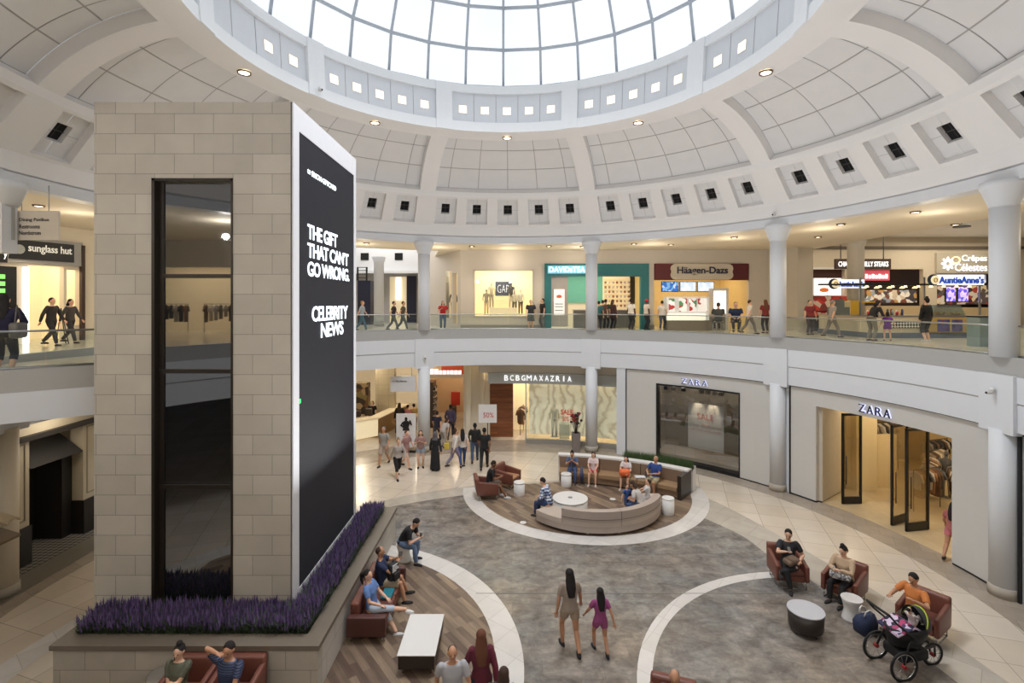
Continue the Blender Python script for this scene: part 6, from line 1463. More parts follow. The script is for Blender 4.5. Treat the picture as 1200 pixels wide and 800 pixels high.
# ---- left upstairs: sunglasses shop and directory
LP0, LD = Vector((-19.5, 13.0)), Vector((2.5, 8.5)).normalized()
def lp(s, off=0): q = LP0+LD*s+Vector((LD.y, -LD.x))*off; return (q.x, q.y)
LYAW = math.atan2(LD.y, LD.x)
mb = MB(); mb.wall(lp(-8), lp(12), UF, UC+.4, .25, 0, [(8+4.5, 8+5.45, UF, 8.5), (8+5.78, 8+6.95, UF, 8.6), (8+7.05, 8+7.5, UF+.6, 8.5)]); P('wall_left_upper', mb, CREAM, kind='structure')
g = T('shopfront', 'white sunglasses shopfront with a black name board upstairs', 'shopfront', (*lp(6.3), UF))
def lpbox(mb, s0, s1, o0, o1, z0, z1):
    mb.prism([lp(s0, o0), lp(s1, o0), lp(s1, o1), lp(s0, o1)], z0, z1)
mb = MB(); lpbox(mb, 5.05, 7.55, 0, .12, 8.65, 9.6); P('grey_header', mb, GREYB, g)
mb = MB(); lpbox(mb, 5.15, 7.2, .12, .18, 8.78, 9.48); nb = P('name_board', mb, BLACK, g)
tx = text('sunglass hut', 1.42, .36, .02, .01); place(tx, (*lp(5.68, .20), 9.0), LYAW); P('sign_lettering', tx, mat('sign_cream', (226, 222, 210), emit=.5), nb)
mb = MB(); mb.lathe([(.17, 0), (.17, .02)], n=24); mb.xf(lambda v: (lp(5.42+v[0], .2)[0], lp(5.42+v[0], .2)[1], 9.13+v[1])); P('round_emblem', mb, mat('emblem_grey', (180, 178, 170), emit=.2), nb)
mb = MB(); lpbox(mb, 7.5, 7.62, 0, .15, UF, 9.5); P('dark_edge_panel', mb, mat('dark_wood_edge', (66, 46, 38)), g)
mb = MB(); lpbox(mb, 5.5, 7.8, -2.6, -2.5, UF, 9.3); lpbox(mb, 5.4, 5.5, -2.6, -.3, UF, 9.3); lpbox(mb, 7.7, 7.8, -2.6, -.3, UF, 9.3); P('shop_interior', mb, WARM, g)
mb = MB()
for k in range(7): lpbox(mb, 5.75, 7.0, -2.5, -2.3, 6.4+k*.26, 6.42+k*.26)
P('glasses_shelf', mb, WARM2, g)
for k in range(6):
    for q in range(6):
        mb = MB(); lpbox(mb, 5.83+q*.2, 5.95+q*.2, -2.4, -2.36, 6.44+k*.26, 6.5+k*.26); P('sunglasses', mb, SHIRT[[1, 5, 8, 3][(k+q) % 4]], label='pair of sunglasses on the lit shelves of the white shop', cat='sunglasses', group='sunglasses on the lit shelves')
mb = MB(); lpbox(mb, 5.62, 5.76, .0, .12, UF, 8.5); P('bright_light_column', mb, mat('light_column', (250, 252, 255), emit=1.8), g)
x, y = lp(6.4, -1.2); lamp('POINT', (x, y, 8.9), 60, (1, .93, .8), .4)
sc_ = T('jewellery_shopfront', 'dark shop window with a green lit screen left of the sunglasses shop', 'shopfront', (*lp(4.9), UF))
mb = MB(); lpbox(mb, 4.2, 5.1, .05, .15, 8.62, 9.0); hb_ = P('black_header', mb, BLACK, sc_)
tx = text('y', .09, .2, .02, .01); place(tx, (*lp(4.98, .17), 8.74), LYAW); P('sign_lettering', tx, LETTER, hb_)
mb = MB(); lpbox(mb, 4.5, 5.45, -.1, 0, UF, 8.5); P('dark_glazing', mb, mat('dark_panel', (40, 42, 42), .2), sc_)
for k in range(3): mb = MB(); lpbox(mb, 4.7, 5.1, .0, .03, 7.55+k*.25, 7.7+k*.25); P('green_screen', mb, mat('green_glow', (130, 220, 110), emit=1.2), sc_)
# directory
ds = T('directory_sign', 'pale hanging directory board listing dining, restrooms and store', 'sign', (AX(40, 12.6), 12.6, 8.75))
Y = 12.6; xa, xb = AX(12, Y), AX(68, Y)
mb = MB(); mb.box(xa, xb, Y, Y+.06, AZ(281, Y), AZ(247, Y)); bd = P('board', mb, mat('directory_board', (206, 198, 186), .6), ds)
for s_, py in (('Dining Pavilion', 257.5), ('Restrooms', 265), ('Nordstrom', 272.5)):
    w_ = {'D': 34.5, 'R': 24, 'N': 25}[s_[0]]/FPX*Y
    lettering('directory_line', s_, w_, .105, (AX(23, Y), Y-.005, AZ(py, Y)-.06), 0, LETTERB, bd, .004, .006)
for py, kind in ((257.5, 0), (265, 0), (272.5, 1)):
    X, Z = AX(17.5, Y), AZ(py, Y); mb = MB()
    p_ = [(X-.02, Y-.01, Z+.045), (X+.03, Y-.01, Z), (X-.02, Y-.01, Z-.045)] if kind == 0 else [(X-.04, Y-.01, Z-.02), (X, Y-.01, Z+.03), (X+.04, Y-.01, Z-.02)]
    mb.tube(p_, .007, 5); P('direction_arrow', mb, LETTERB, bd)
mb = MB(); 
for px in (24, 56): mb.tube([(AX(px, Y), Y+.03, AZ(247, Y)), (AX(px, Y), Y+.03, UC)], .01, 6)
P('hanger_rods', mb, STEEL, ds)
mb = MB(); mb.tube([(*lp(5.9, 1.3), UF), (*lp(6.05, 1.3), 7.0)], .015, 6); mb.tube([(*lp(6.2, 1.3), UF), (*lp(6.05, 1.3), 7.0)], .015, 6); mb.tube([(*lp(6.05, 1.7), UF), (*lp(6.05, 1.3), 7.0)], .015, 6); P('floor_easel', mb, BLACK, label='thin black easel outside the sunglasses shop', cat='easel')

# ================= lower floor shops
# boutique (curved glass)
bq = T('boutique_front', 'boutique front with pale letter band and wood clad entrance', 'shopfront', (*pol(8, 13.1), 0))
SB = mat('sign_band', (166, 168, 164), .5, var=.02)
mb = MB(); mb.ring(-4.5, 25.5, 12.95, 13.2, 3.06, 3.60); P('sign_band', mb, SB, bq)
mb = MB(); mb.ring(-6.5, 25.5, 13.1, 13.3, 3.60, 4.14); P('upper_wall', mb, BEIGE, bq)
mb = MB(); mb.ring(4.1, 25.5, 13.06, 13.08, .22, 3.06); P('curved_window', mb, GLASS, bq)
mb = MB(); mb.ring(4.1, 25.5, 12.98, 13.16, 0, .22); P('window_sill', mb, mat('sill_grey', (150, 146, 138), .5), bq)
mb = MB(); mb.ring(3.9, 4.15, 13.0, 13.12, 0, 3.06); mb.ring(18.3, 18.5, 13.0, 13.12, .2, 3.06); P('window_mullion', mb, SB, bq)
# letters on the curved band
s_ = 'BCBGMAXAZRIA'; x0l, x1l = 590, 671
for i, ch in enumerate(s_):
    px = x0l+(x1l-x0l)*(i+.0)/(len(s_)); pc = px+(x1l-x0l)/len(s_)/2
    aa = math.degrees(math.atan2(1, 1)); best = min((abs((600+FPX*pol(q/10, 12.95)[0]/pol(q/10, 12.95)[1])-pc), q/10) for q in range(-60, 300))[1]
    x, y = pol(best, 12.93); w_ = .19 if ch != 'I' else .05; w_ = .25 if ch == 'M' else w_
    tx = text(ch, w_, .27, .03, .0); tx.xf(lambda v: (v[0]-w_/2, v[1], v[2])); place(tx, (x, y, 3.22), -R(best)); P('sign_letter', tx, LETTER, bq)
WOODP = brickmat('walnut_planks', (116, 66, 38), (142, 86, 52), (90, 50, 30), 2.4, .14, .002, .4, axis='XZ', noise=.3, nscale=(1, 8, 1))
mb = MB(); mb.box(-1.18, .06, 26.95, 27.05, 0, 3.1); P('walnut_entrance_panel', mb, WOODP, bq)
mb = MB(); mb.box(-2.6, -1.18, 27.0, 27.2, 0, 4.14); mb.box(-1.65, -1.5, 26.8, 27.0, 0, 4.14); mb.box(-2.45, -2.2, 26.7, 27.0, 0, 4.14); P('entrance_pilasters', mb, CREAM, bq)
mb = MB(); mb.box(-1.2, 1.2, 26.0, 27.0, 3.1, 3.2); P('entrance_soffit', mb, CREAM, bq)
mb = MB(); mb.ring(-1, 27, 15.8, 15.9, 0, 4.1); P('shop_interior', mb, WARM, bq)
m_, t_, o_ = nt('boutique_window_art'); b_s = N(t_, 'ShaderNodeBsdfPrincipled'); b_s.inputs['Roughness'].default_value = .7
w1 = N(t_, 'ShaderNodeTexWave'); w1.inputs['Scale'].default_value = .7; w1.inputs['Distortion'].default_value = 14; w1.inputs['Detail'].default_value = 4; tc_ = N(t_, 'ShaderNodeTexCoord'); t_.links.new(tc_.outputs['Object'], w1.inputs[0])
cr_ = N(t_, 'ShaderNodeValToRGB'); e_ = cr_.color_ramp.elements; e_[0].position = 0; e_[0].color = srgb((204, 186, 156))+(1,); e_[1].position = .22; e_[1].color = srgb((226, 208, 178))+(1,); q_ = e_.new(.7); q_.color = srgb((240, 226, 200))+(1,)
t_.links.new(w1.outputs['Fac'], cr_.inputs[0]); t_.links.new(cr_.outputs[0], b_s.inputs['Base Color']); t_.links.new(cr_.outputs[0], b_s.inputs['Emission Color']); b_s.inputs['Emission Strength'].default_value = .45; t_.links.new(b_s.outputs[0], o_.inputs[0])
mb = MB(); mb.ring(4.6, 25, 13.9, 13.95, .25, 3.4); P('branch_backdrop', mb, m_, bq)
x, y = pol(13.3, 13.0)
lettering('sale_lettering', 'SALE', .62, .26, (AX(657, 25.5), 25.42, 1.55), -R(14), mat('sale_red', (196, 60, 44), emit=.2), bq, .02, .02)
lettering('sale_lettering', '50% off', .60, .24, (AX(659, 25.5), 25.40, 1.22), -R(14), mat('sale_red', (196, 60, 44)), bq, .01, .02)
mb = MB(); X, Y = pol(12.4, 13.5); mb.cbox(X, Y, .22, .5, .45, .75); P('glass_plinth', mb, glass('frosted', (226, 232, 226), .3, .3), label='frosted square plinth behind the boutique window', cat='plinth')
mannequin('cream draped mannequin behind the boutique window', *pol(10.2, 13.65), .22, (240, 228, 204), (238, 226, 200), face=180)
garment_rack('dark clothes rail just inside the wood clad entrance', .55, 27.9, R(80), 8, L=1.2)
for a in (2, 9, 16, 22): x, y = pol(a, 14.6 if a > 3 else 15); lamp('POINT', (x, y, 3.7), 45, (1, .86, .64), .25)
x, y = pol(0, 13.6); lamp('SPOT', (x, y, 3.95), 120, (1, .85, .65), .1, spot=100)
# white pilaster
mb = MB(); x, y = pol(25.95, 12.42); mb.cbox(x, y, 0, .42, .3, 4.12, -R(26)); P('trim_8_pilaster', mb, WHITE2, kind='structure')
FACW = mat('facade_white', (204, 202, 198), .6, var=.02)
# fashion facade 1 (window)
z1 = T('facade', 'smooth grey white facade with one large dark framed window', 'shopfront', (*pol(42, 12.4), 0))
mb = MB(); mb.ring(27.1, 33.7, 12.36, 12.5, 0, 4.06); mb.ring(50.6, 56.6, 12.36, 12.5, 0.04, 4.06); mb.ring(33.7, 50.6, 12.36, 12.5, 3.45, 4.06); P('facade_panel', mb, FACW, z1)
mb = MB(); mb.ring(26.9, 56.4, 12.34, 12.5, 4.06, 4.12); mb.ring(26.85, 27.1, 12.33, 12.5, 0, 4.1); mb.ring(50.6, 56.6, 12.34, 12.4, 0, .04); P('black_trim', mb, BLACK, z1)  # thin black trim along the facade edges
mb = MB(); mb.ring(33.6, 33.95, 12.3, 12.6, 0, 3.5); mb.ring(50.45, 50.65, 12.33, 12.6, 0, 3.48); mb.ring(33.7, 50.6, 12.32, 12.6, 3.43, 3.5); mb.ring(33.7, 50.6, 12.32, 12.7, 0, .14); fr_ = P('window_frame', mb, BLACK, z1)
mb = MB(); mb.ring(33.9, 50.5, 12.50, 12.52, .1, 3.45); P('window_glass', mb, glass('grey_glass', (236, 238, 240), .10), z1)
mb = MB(); mb.ring(32, 52, 15.2, 15.3, 0, 4.1); mb.ring(31.8, 32, 12.6, 15.3, 0, 4.1, n=2); mb.ring(52, 52.2, 12.6, 15.3, 0, 4.1, n=2); P('window_interior', mb, mat('dim_interior', (132, 124, 112), .8), z1)
def curved_text(s, c_az, r, zb, w, h, m, parent, bold=0, nm='sign_letter', gap=.35):
    n = len(s); cw = w/(n+(n-1)*gap)
    for i, ch in enumerate(s):
        off = -w/2+cw/2+i*cw*(1+gap); a = c_az+math.degrees(off/r); x, y = pol(a, r)
        tx = text(ch, cw, h, .03, bold); tx.xf(lambda v: (v[0]-cw/2, v[1], v[2])); place(tx, (x, y, zb), -R(a)); P(nm, tx, m, parent)
curved_text('ZARA', 41.6, 12.35, 3.60, 1.15, .24, mat('halo_blue', (196, 200, 236), emit=1.4), z1, .06, 'letter_halo')
curved_text('ZARA', 41.6, 12.30, 3.60, 1.15, .24, mat('letter_grey', (84, 84, 110), emit=.1), z1, .0)
# hanging sale poster
x, y = pol(42.3, 13.15); hp_ = T('sale_poster', 'large hanging white sale poster behind the dark framed window', 'poster', (x, y, .6), -R(42.3))
mb = MB(); mb.box(-.78, .82, 0, .03, 0.0, 2.05); P('poster_sheet', mb, mat('poster_sheet', (222, 216, 206), .6), hp_, world=False)
mb = MB(); mb.tube([(-.78, .015, 2.05), (-.78, .015, 3.4)], .006, 4); mb.tube([(.82, .015, 2.05), (.82, .015, 3.4)], .006, 4); P('hanging_wire', mb, STEEL, hp_, world=False)
tx = text('SALE', .74, .26, .01, .0); place(tx, (-.35, -.01, 1.35)); P('poster_lettering', tx, mat('sale_red2', (214, 120, 92)), hp_, world=False)
for k, (s_, z_) in enumerate((('-------- SALE --------', 1.04), ('UP TO 50% OFF', .82))):
    tx = text(s_, 1.4, .10, .01, .0); place(tx, (-.68, -.01, z_)); P('poster_lettering', tx, mat('sale_red3', (206, 150, 132) if k == 0 else (206, 110, 90)), hp_, world=False)
for k, a in enumerate((34.8, 36.4, 38.4, 42.0, 43.2, 44.6, 45.8)):
    x, y = pol(a, 12.95); mb = MB(); mb.cbox(x, y, 3.16, .16, .2, .16, -R(a)); mb.tube([(x, y, 3.3), (x, y, 3.46)], .015, 6); P('track_spot', mb, BLACK, label='black track spotlight at the top of the dark framed window', cat='light', group='track spotlights over the sale poster')
for a in (41, 43.8): x, y = pol(a, 12.8); d = bpy.data.lights.new('lamp', 'SPOT'); o = lamp('SPOT', (x, y, 3.2), 70, (1, .84, .6), .05, rot=(R(22), 0, -R(a)), spot=42)
x, y = pol(36, 14); lamp('POINT', (x, y, 3.5), 40, (1, .9, .75), .3)
mb = MB(); mb.ring(56.6, 59.9, 12.42, 12.55, 0, 4.1, n=3); mb.ring(90.7, 93.4, 12.42, 12.55, 0, 4.1, n=3); P('trim_10_column_backing', mb, WHITE2, kind='structure')
# fashion facade 2 (entrance)
z2 = T('facade', 'smooth grey white facade with a wide open lit doorway', 'shopfront', (*pol(74, 12.4), 0))
mb = MB(); mb.ring(60.1, 64.5, 12.36, 12.52, 0.06, 4.06); mb.ring(85.1, 90.7, 12.36, 12.52, .06, 4.06); mb.ring(64.5, 85.1, 12.36, 12.52, 3.47, 4.06); P('facade_panel', mb, FACW, z2)
mb = MB(); mb.ring(59.9, 90, 12.34, 12.5, 4.06, 4.12); mb.ring(59.85, 60.1, 12.33, 12.5, 0, 4.1); mb.ring(60.1, 64.5, 12.37, 12.5, 0, .06); mb.ring(85.1, 90.7, 12.37, 12.5, 0, .06); P('black_trim', mb, BLACK, z2)  # black trim lines around the doorway facade
a0, a1 = pol(64.5, 12.52), pol(63.2, 14.1)
mb = MB(); mb.wall(a1, a0, 0.05, 3.5, .12); P('doorway_return', mb, mat('return_cream', (200, 190, 174), .6), z2)
mb = MB(); mb.wall(a1, a0, 0, .05, .1); P('return_black_base', mb, BLACK, z2)
mb = MB(); mb.ring(63, 87, 12.5, 14.1, 3.47, 3.6); P('doorway_soffit', mb, CREAM, z2)
curved_text('ZARA', 74.2, 12.35, 3.60, 1.05, .26, mat('halo_blue', (196, 200, 236), emit=1.4), z2, .06, 'letter_halo')
curved_text('ZARA', 74.2, 12.30, 3.60, 1.05, .26, mat('letter_black', (30, 30, 50)), z2, .0)
ZW = mat('shop_cream_wall', (226, 208, 168), .7, var=.03)
mb = MB(); mb.wall((21, 9), (21, 26), 0, 4.1, .2); mb.wall((21, 24), (12.0, 24), 0, 4.1, .2); mb.wall((12.7, 9.5), (21, 9.5), 0, 4.1, .2); P('wall_shop_lower', mb, ZW, kind='structure')
mb = MB(); mb.prism([pol(a, 12.6) for a in range(64, 87, 2)]+[(20.9, 9.8), (20.9, 23.9), (13, 23.9)], .0, .012); P('floor_shop_lower', mb, brickmat('shop_floor', (196, 176, 142), (204, 186, 152), (178, 160, 128), 1.2, 1.2, .004, .25, noise=.05), kind='structure')
mb = MB(); mb.box(13.15, 13.95, 19.2, 19.7, 0, 3.47); mb.box(12.5, 13.2, 19.5, 20, 0, 3.47); P('cream_partition', mb, ZW, label='tall cream partition just inside the wide doorway', cat='partition')
mb = MB(); mb.box(14.25, 15.0, 19.6, 20.4, 0, 2.05); P('cream_cabinet', mb, ZW, label='cream cabinet block with clothes on its top inside the doorway', cat='cabinet')
def door(label, pa, pb, h=3.25):
    pa = Vector(pa); pb = Vector(pb); L = (pb-pa).length; yaw = math.atan2(pb.y-pa.y, pb.x-pa.x)
    th = T('glass_door', label, 'door', (pa.x, pa.y, 0), yaw)
    mb = MB(); mb.box(0, .07, -.03, .03, .03, h); mb.box(L-.07, L, -.03, .03, .03, h); mb.box(0, L, -.03, .03, h-.08, h); mb.box(0, L, -.03, .03, .03, .28); P('door_frame', mb, BLACK, th, world=False)
    mb = MB(); mb.box(.07, L-.07, -.006, .006, .28, h-.08); P('door_glass', mb, glass('door_glass', (226, 220, 206), .12), th, world=False)
    mb = MB()
    for q in (-.07, .07): mb.tube([(.12, q, .75), (.12, q, 1.75)], .016, 6)
    mb.tube([(.12, -.07, .85), (.12, .07, .85)], .01, 6); P('pull_handle', mb, BLACK, th, world=False)
door('open black framed glass door next to the cream doorway return', FL(986.5, 591), FL(1009.5, 590.5)); door('open black framed glass door with its edge to the centre of the doorway', FL(1044.5, 616.5), FL(1064, 610.5)); door('open black framed glass door closest to the right side of the doorway', FL(1061.5, 623.5), FL(1088, 620.5))
for lab, x, y, rz, n, z_ in (('clothes rack on top of the cream cabinet', 14.7, 20.0, .2, 8, 1.0), ('clothes rack with pale shirts deep in the lit shop', 16.6, 19.7, .5, 10, 0), ('clothes rack with mixed tops behind the centre door', 14.45, 17.5, .3, 9, 0), ('clothes rack in the middle of the lit shop', 15.4, 18.5, .8, 9, 0),
    ('clothes rack by the right jamb of the lit doorway', 15.6, 17.6, 1.0, 8, 0), ('clothes rack near the far corner of the lit shop', 17.9, 21.2, .3, 10, 0), ('clothes rack left of the far cabinet of the lit shop', 16.0, 21.6, .1, 10, 0), ('clothes rack on the left half of the tall far cabinet', 16.6, 23.4, 0, 11, 1.7), ('clothes rack on the right half of the tall far cabinet', 18.3, 23.4, 0, 11, 1.7)):
    garment_rack(lab, x, y, rz, n, z_)
mb = MB(); mb.box(15.8, 19.2, 23.1, 23.8, 0, 1.7); P('tall_cabinet', mb, mat('cab_brown', (150, 124, 92), .6), label='long tan cabinet along the back of the lit shop', cat='cabinet')
x, y = FL(1109, 583); mannequin('mannequin in a black and white checked dress near the doorway jamb', x, y, 0, (90, 90, 92), (150, 146, 142), face=230)
for x, y in ((14.5, 17.5), (15.0, 14.5), (17.8, 19), (18.5, 15), (13.9, 21.5)): lamp('POINT', (x, y, 3.7), 75, (1, .82, .54), .35)
# next facade past the last column
mb = MB(); mb.ring(93.3, 93.6, 12.36, 12.5, 0, 4.1); mb.ring(93.3, 110, 12.36, 12.5, 4.02, 4.1); nf = P('black_frame', mb, BLACK, T('facade', 'black framed glazed facade past the column with the stone foot', 'shopfront', (*pol(96, 12.4), 0)))
mb = MB(); mb.ring(93.6, 110, 12.42, 12.48, 0, 4.02); P('glazed_panel', mb, mat('grey_panel', (176, 178, 178), .3), nf.parent)

# open fronted shop B
ob = T('shopfront', 'open fronted shop with orange panel and crowded dark shelving', 'shopfront', (-3.5, 28.4, 0))
mb = MB(); mb.box(-4.75, -2.25, 28.3, 28.5, 2.95, 3.15); P('header_beam', mb, mat('header_tan', (206, 190, 164)), ob)
mb = MB(); lw = [.22, .24, .16, .2, .14, .2, .2, .16]; lx_ = -4.65
for k, w_ in enumerate(lw): lt_ = MB(); lt_.box(lx_, lx_+w_, 28.26, 28.3, 3.17, 3.17+(.30 if k < 2 else .22)); lx_ += w_+.04; P('sign_letter', lt_, LETTER, ob)
mb = MB(); mb.box(-4.1, -2.3, 29.2, 29.3, 3.0, 4.1); P('orange_panel', mb, mat('orange_panel', (206, 84, 40), .5, emit=.25), ob)
mb = MB(); mb.box(-4.9, -2.0, 33, 33.1, 0, 4.1); mb.box(-2.2, -2.1, 28.5, 33, 0, 4.1); mb.box(-5.0, -4.9, 28.6, 33, 0, 4.1); P('shop_interior', mb, mat('tan_interior', (206, 184, 150), .7), ob)
for k in range(4):
    sh_ = T('shelving', ['dark shelving unit at the front of the orange panel shop', 'dark shelving unit on the side wall of the orange panel shop', 'second dark shelving unit on the side wall of the orange panel shop', 'low dark table display in the orange panel shop'][k], 'shelf', ((-4.7, -2.5, -2.5, -3.6)[k], (29.5, 29.8, 31.3, 30.6)[k], 0))
    mb = MB(); h_ = (2.6, 2.7, 2.7, .9)[k]; mb.box(-.15, .15, -.6, .6, 0, h_); P('shelf_case', mb, mat('dark_shelf', (70, 58, 48)), sh_, world=False)
    for q in range(int(h_/.38)):
        side = 1 if k == 0 else -1
        mb = MB(); mb.box(side*.15, side*.27, -.58, .58, .3+q*.36, .32+q*.36); P('shelf_board', mb, WLAM, sh_, world=False)
        for w_ in range(5):
            mb = MB(); X, Y = sh_.location.x+side*.21, sh_.location.y-.45+w_*.22; mb.lathe([(.045, 0), (.045, .14), (.02, .18)], X, Y, 8); zz = .32+q*.36
            mb.xf(lambda v: (v[0], v[1], v[2]+zz)); P('shelf_product', mb, SHIRT[(q*3+w_+k) % 10], label='small jar on the shelves of the orange panel shop', cat='jar', group='jars on the shelves of the orange panel shop')
mb = MB(); mb.box(-3.75, -3.2, 30.9, 31.0, .9, 1.7); P('red_display_board', mb, mat('red_board', (196, 60, 40)), label='square red display board inside the orange panel shop', cat='board')
for y in (29.5, 31.8): lamp('POINT', (-3.5, y, 3.8), 55, (1, .86, .64), .3)
# cafe C with lit counter
cf = T('service_counter', 'long service counter with a glowing cream front', 'counter', (-8, 26.4, 0))
pa, pb, pc = FL(418, 518.5), FL(443, 512.5), (-6.3, 30.5)
pa = (pa[0]-1.5, pa[1]-1.1)
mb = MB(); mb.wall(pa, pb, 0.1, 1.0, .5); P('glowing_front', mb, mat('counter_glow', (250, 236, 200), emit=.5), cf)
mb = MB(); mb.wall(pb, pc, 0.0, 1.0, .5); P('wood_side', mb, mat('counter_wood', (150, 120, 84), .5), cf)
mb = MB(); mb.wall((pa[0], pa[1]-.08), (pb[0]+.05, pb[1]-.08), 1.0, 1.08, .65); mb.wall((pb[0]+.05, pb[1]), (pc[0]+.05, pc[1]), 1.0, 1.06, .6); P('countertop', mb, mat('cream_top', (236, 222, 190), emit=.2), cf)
mb = MB(); mb.box(AX(441, 29.5), AX(463, 29.5), 29.3, 29.8, 0, 4.12); P('trim_9_tiled_pier', mb, brickmat('pier_tile', (196, 184, 160), (200, 190, 166), (170, 158, 136), .6, .6, .01, .5, axis='XZ', offset=0, noise=.05), kind='structure')
mb = MB(); mb.box(-14, -1.5, 36, 36.2, 0, 4.16); P('wall_far_lower', mb, WARM2, kind='structure')
mb = MB(); mb.box(-14.2, -14, 24, 36, 0, 4.16); P('wall_far_left_lower', mb, WARM2, kind='structure')
mb = MB(); mb.box(AX(418, 34), AX(435, 34), 33.8, 34, 2.9, 4.0); P('menu_board', mb, patmat('menu_lines', [(230, 222, 200), (60, 54, 46), (236, 230, 214), (214, 206, 186)], 3.2, emit=.3, stretch=(.6, 1, 3)), label='menu board of cream tiles behind the glowing counter', cat='board')
mb = MB(); mb.box(AX(418, 33), AX(434, 33), 32.5, 33, .0, 2.0); P('back_counter', mb, patmat('back_bar', [(110, 80, 56), (60, 50, 46), (170, 150, 120), (130, 120, 80)], 3), label='brown back counter behind the glowing counter', cat='counter')
person('cashier with black hair behind the glowing counter', -7.95, 28.6, 180, 1.62, hair=('black', 'bob'), top=(BLK, 'short'), bottom=(BLK, 'long'), vox=.018)
for k in range(3):
    X, Y = -8.8+.5*k, 26.6+.36*k; mb = MB(); mb.rbox(X-.18, X+.18, Y-.12, Y+.16, 1.08, 1.36+.04*k, .04); P('counter_machine', mb, mat('machine_dark', (60, 50, 44)), label=['dark machine at the far left of the glowing counter', 'dark machine in the middle of the glowing counter', 'dark machine at the right end of the glowing counter'][k], cat='machine')
for x, y in ((-8.5, 28.5), (-6, 32), (-10, 33)): lamp('POINT', (x, y, 3.8), 90, (1, .86, .64), .35)
# hanging white sign
hw = T('hanging_sign', 'plain white hanging sign beside the column with the poster stand', 'sign', (AX(472, 24.3), 24.3, 3.0))
a, b_ = AX(457.5, 24.3), AX(487, 24.3)
mb = MB(); mb.box(a, b_, 24.3, 24.42, AZ(459, 24.3), AZ(441, 24.3)); P('sign_box', mb, mat('sign_plain', (214, 214, 216), .5), hw)
lettering('sign_lettering', '<  Nordstrom', .68, .09, (a+.12, 24.29, AZ(447.5, 24.3)), 0, LETTERB, hw, 0, .01)
mb = MB(); mb.tube([(a+.2, 24.36, AZ(441, 24.3)), (a+.2, 24.36, 4.14)], .012, 6); mb.tube([(b_-.2, 24.36, AZ(441, 24.3)), (b_-.2, 24.36, 4.14)], .012, 6); P('hanger_rods', mb, STEEL, hw)

# ---- left lower: dark timber shopfront
TIM = mat('dark_timber', (34, 30, 27), .45, var=.15); CP = mat('cream_panel', (196, 184, 160), .6, var=.03)
df = T('shopfront', 'dark timber shopfront with cream panels and a dark awning', 'shopfront', (-13.3, 14.8, 0))
mb = MB(); mb.box(-13.6, -13.3, 12.2, 16.4, 3.55, 3.85); mb.box(-13.9, -13.5, 12.2, 16.4, 3.85, 4.12); P('cream_header', mb, CP, df)
mb = MB(); mb.box(-13.55, -13.15, 12.2, 16.3, 3.42, 3.56); mb.box(-13.5, -13.2, 12.4, 16.4, 3.86, 4.12); P('dark_cornice', mb, TIM, df)
for y0_, y1_ in ((12.9, 13.9), (15.65, 16.3)):
    mb = MB(); mb.box(-13.75, -13.35, y0_, y1_, 1.05, 3.45); P('cream_pilaster', mb, CP, df)
    mb = MB(); mb.box(-13.78, -13.3, y0_-.03, y1_+.03, 0, 1.05); P('dark_plinth', mb, TIM, df)
    mb = MB(); q = .12; mb.box(-13.35, -13.33, y0_+q, y0_+q+.03, 1.25, 3.3); mb.box(-13.35, -13.33, y1_-q-.03, y1_-q, 1.25, 3.3); mb.box(-13.35, -13.33, y0_+q, y1_-q, 1.22, 1.25); mb.box(-13.35, -13.33, y0_+q, y1_-q, 3.3, 3.33); P('panel_moulding', mb, mat('moulding', (150, 138, 116)), df)
mb = MB(); mb.box(-14.6, -14.5, 13.8, 15.8, 0, 3.5); mb.box(-14.5, -13.7, 15.3, 15.65, 0, 2.6); P('recessed_dark_doors', mb, TIM, df)
mb = MB(); mb.box(-14.5, -14.46, 14.3, 14.34, .2, 2.4); mb.box(-14.5, -14.46, 14.8, 14.84, .2, 2.4); P('door_stile', mb, mat('stile_grey', (86, 92, 100)), df)
mb = MB(); mb.loft([[(-14.4, 13.9, 3.4), (-14.4, 15.6, 3.4), (-14.35, 15.6, 3.4), (-14.35, 13.9, 3.4)], [(-13.35, 13.9, 2.6), (-13.35, 15.6, 2.6), (-13.3, 15.6, 2.6), (-13.3, 13.9, 2.6)]], smooth=False); P('awning', mb, mat('awning_dark', (62, 60, 58), .7), df)
mb = MB(); mb.wall((-16, 16.6), (-12.9, 16.6), 0, 4.14, .3); P('wall_left_lower', mb, mat('left_beige', (188, 176, 156), .7), kind='structure')
mb = MB(); mb.box(-16, -12.9, 16.56, 16.6, 0, .2); P('baseboard_left', mb, mat('skirting_brown', (110, 96, 82)), kind='structure')
m_, t_, o_ = nt('mosaic_floor'); b_s = N(t_, 'ShaderNodeBsdfPrincipled'); ck = N(t_, 'ShaderNodeTexChecker'); ck.inputs['Scale'].default_value = 9; ck.inputs[1].default_value = srgb((150, 144, 134))+(1,); ck.inputs[2].default_value = srgb((64, 62, 60))+(1,)
tc_ = N(t_, 'ShaderNodeTexCoord'); mp_ = N(t_, 'ShaderNodeMapping'); mp_.inputs['Rotation'].default_value = (0, 0, R(45)); t_.links.new(tc_.outputs['Object'], mp_.inputs[0]); t_.links.new(mp_.outputs[0], ck.inputs[0]); t_.links.new(ck.outputs[0], b_s.inputs['Base Color']); t_.links.new(b_s.outputs[0], o_.inputs[0]); b_s.inputs['Roughness'].default_value = .4
mb = MB(); mb.box(-15, -12.95, 12.6, 16.5, -.01, .014); P('floor_mosaic', mb, m_, kind='structure')
mb = MB(); mb.box(-12.95, -12.15, 8, 16.6, -.01, .012); P('floor_grey_border', mb, mat('grey_border', (126, 118, 106), .3), kind='structure')
lamp('POINT', (-12.6, 14.3, 3.9), 35, (1, .9, .76), .3)  # lamp added to brighten the dark timber shopfront
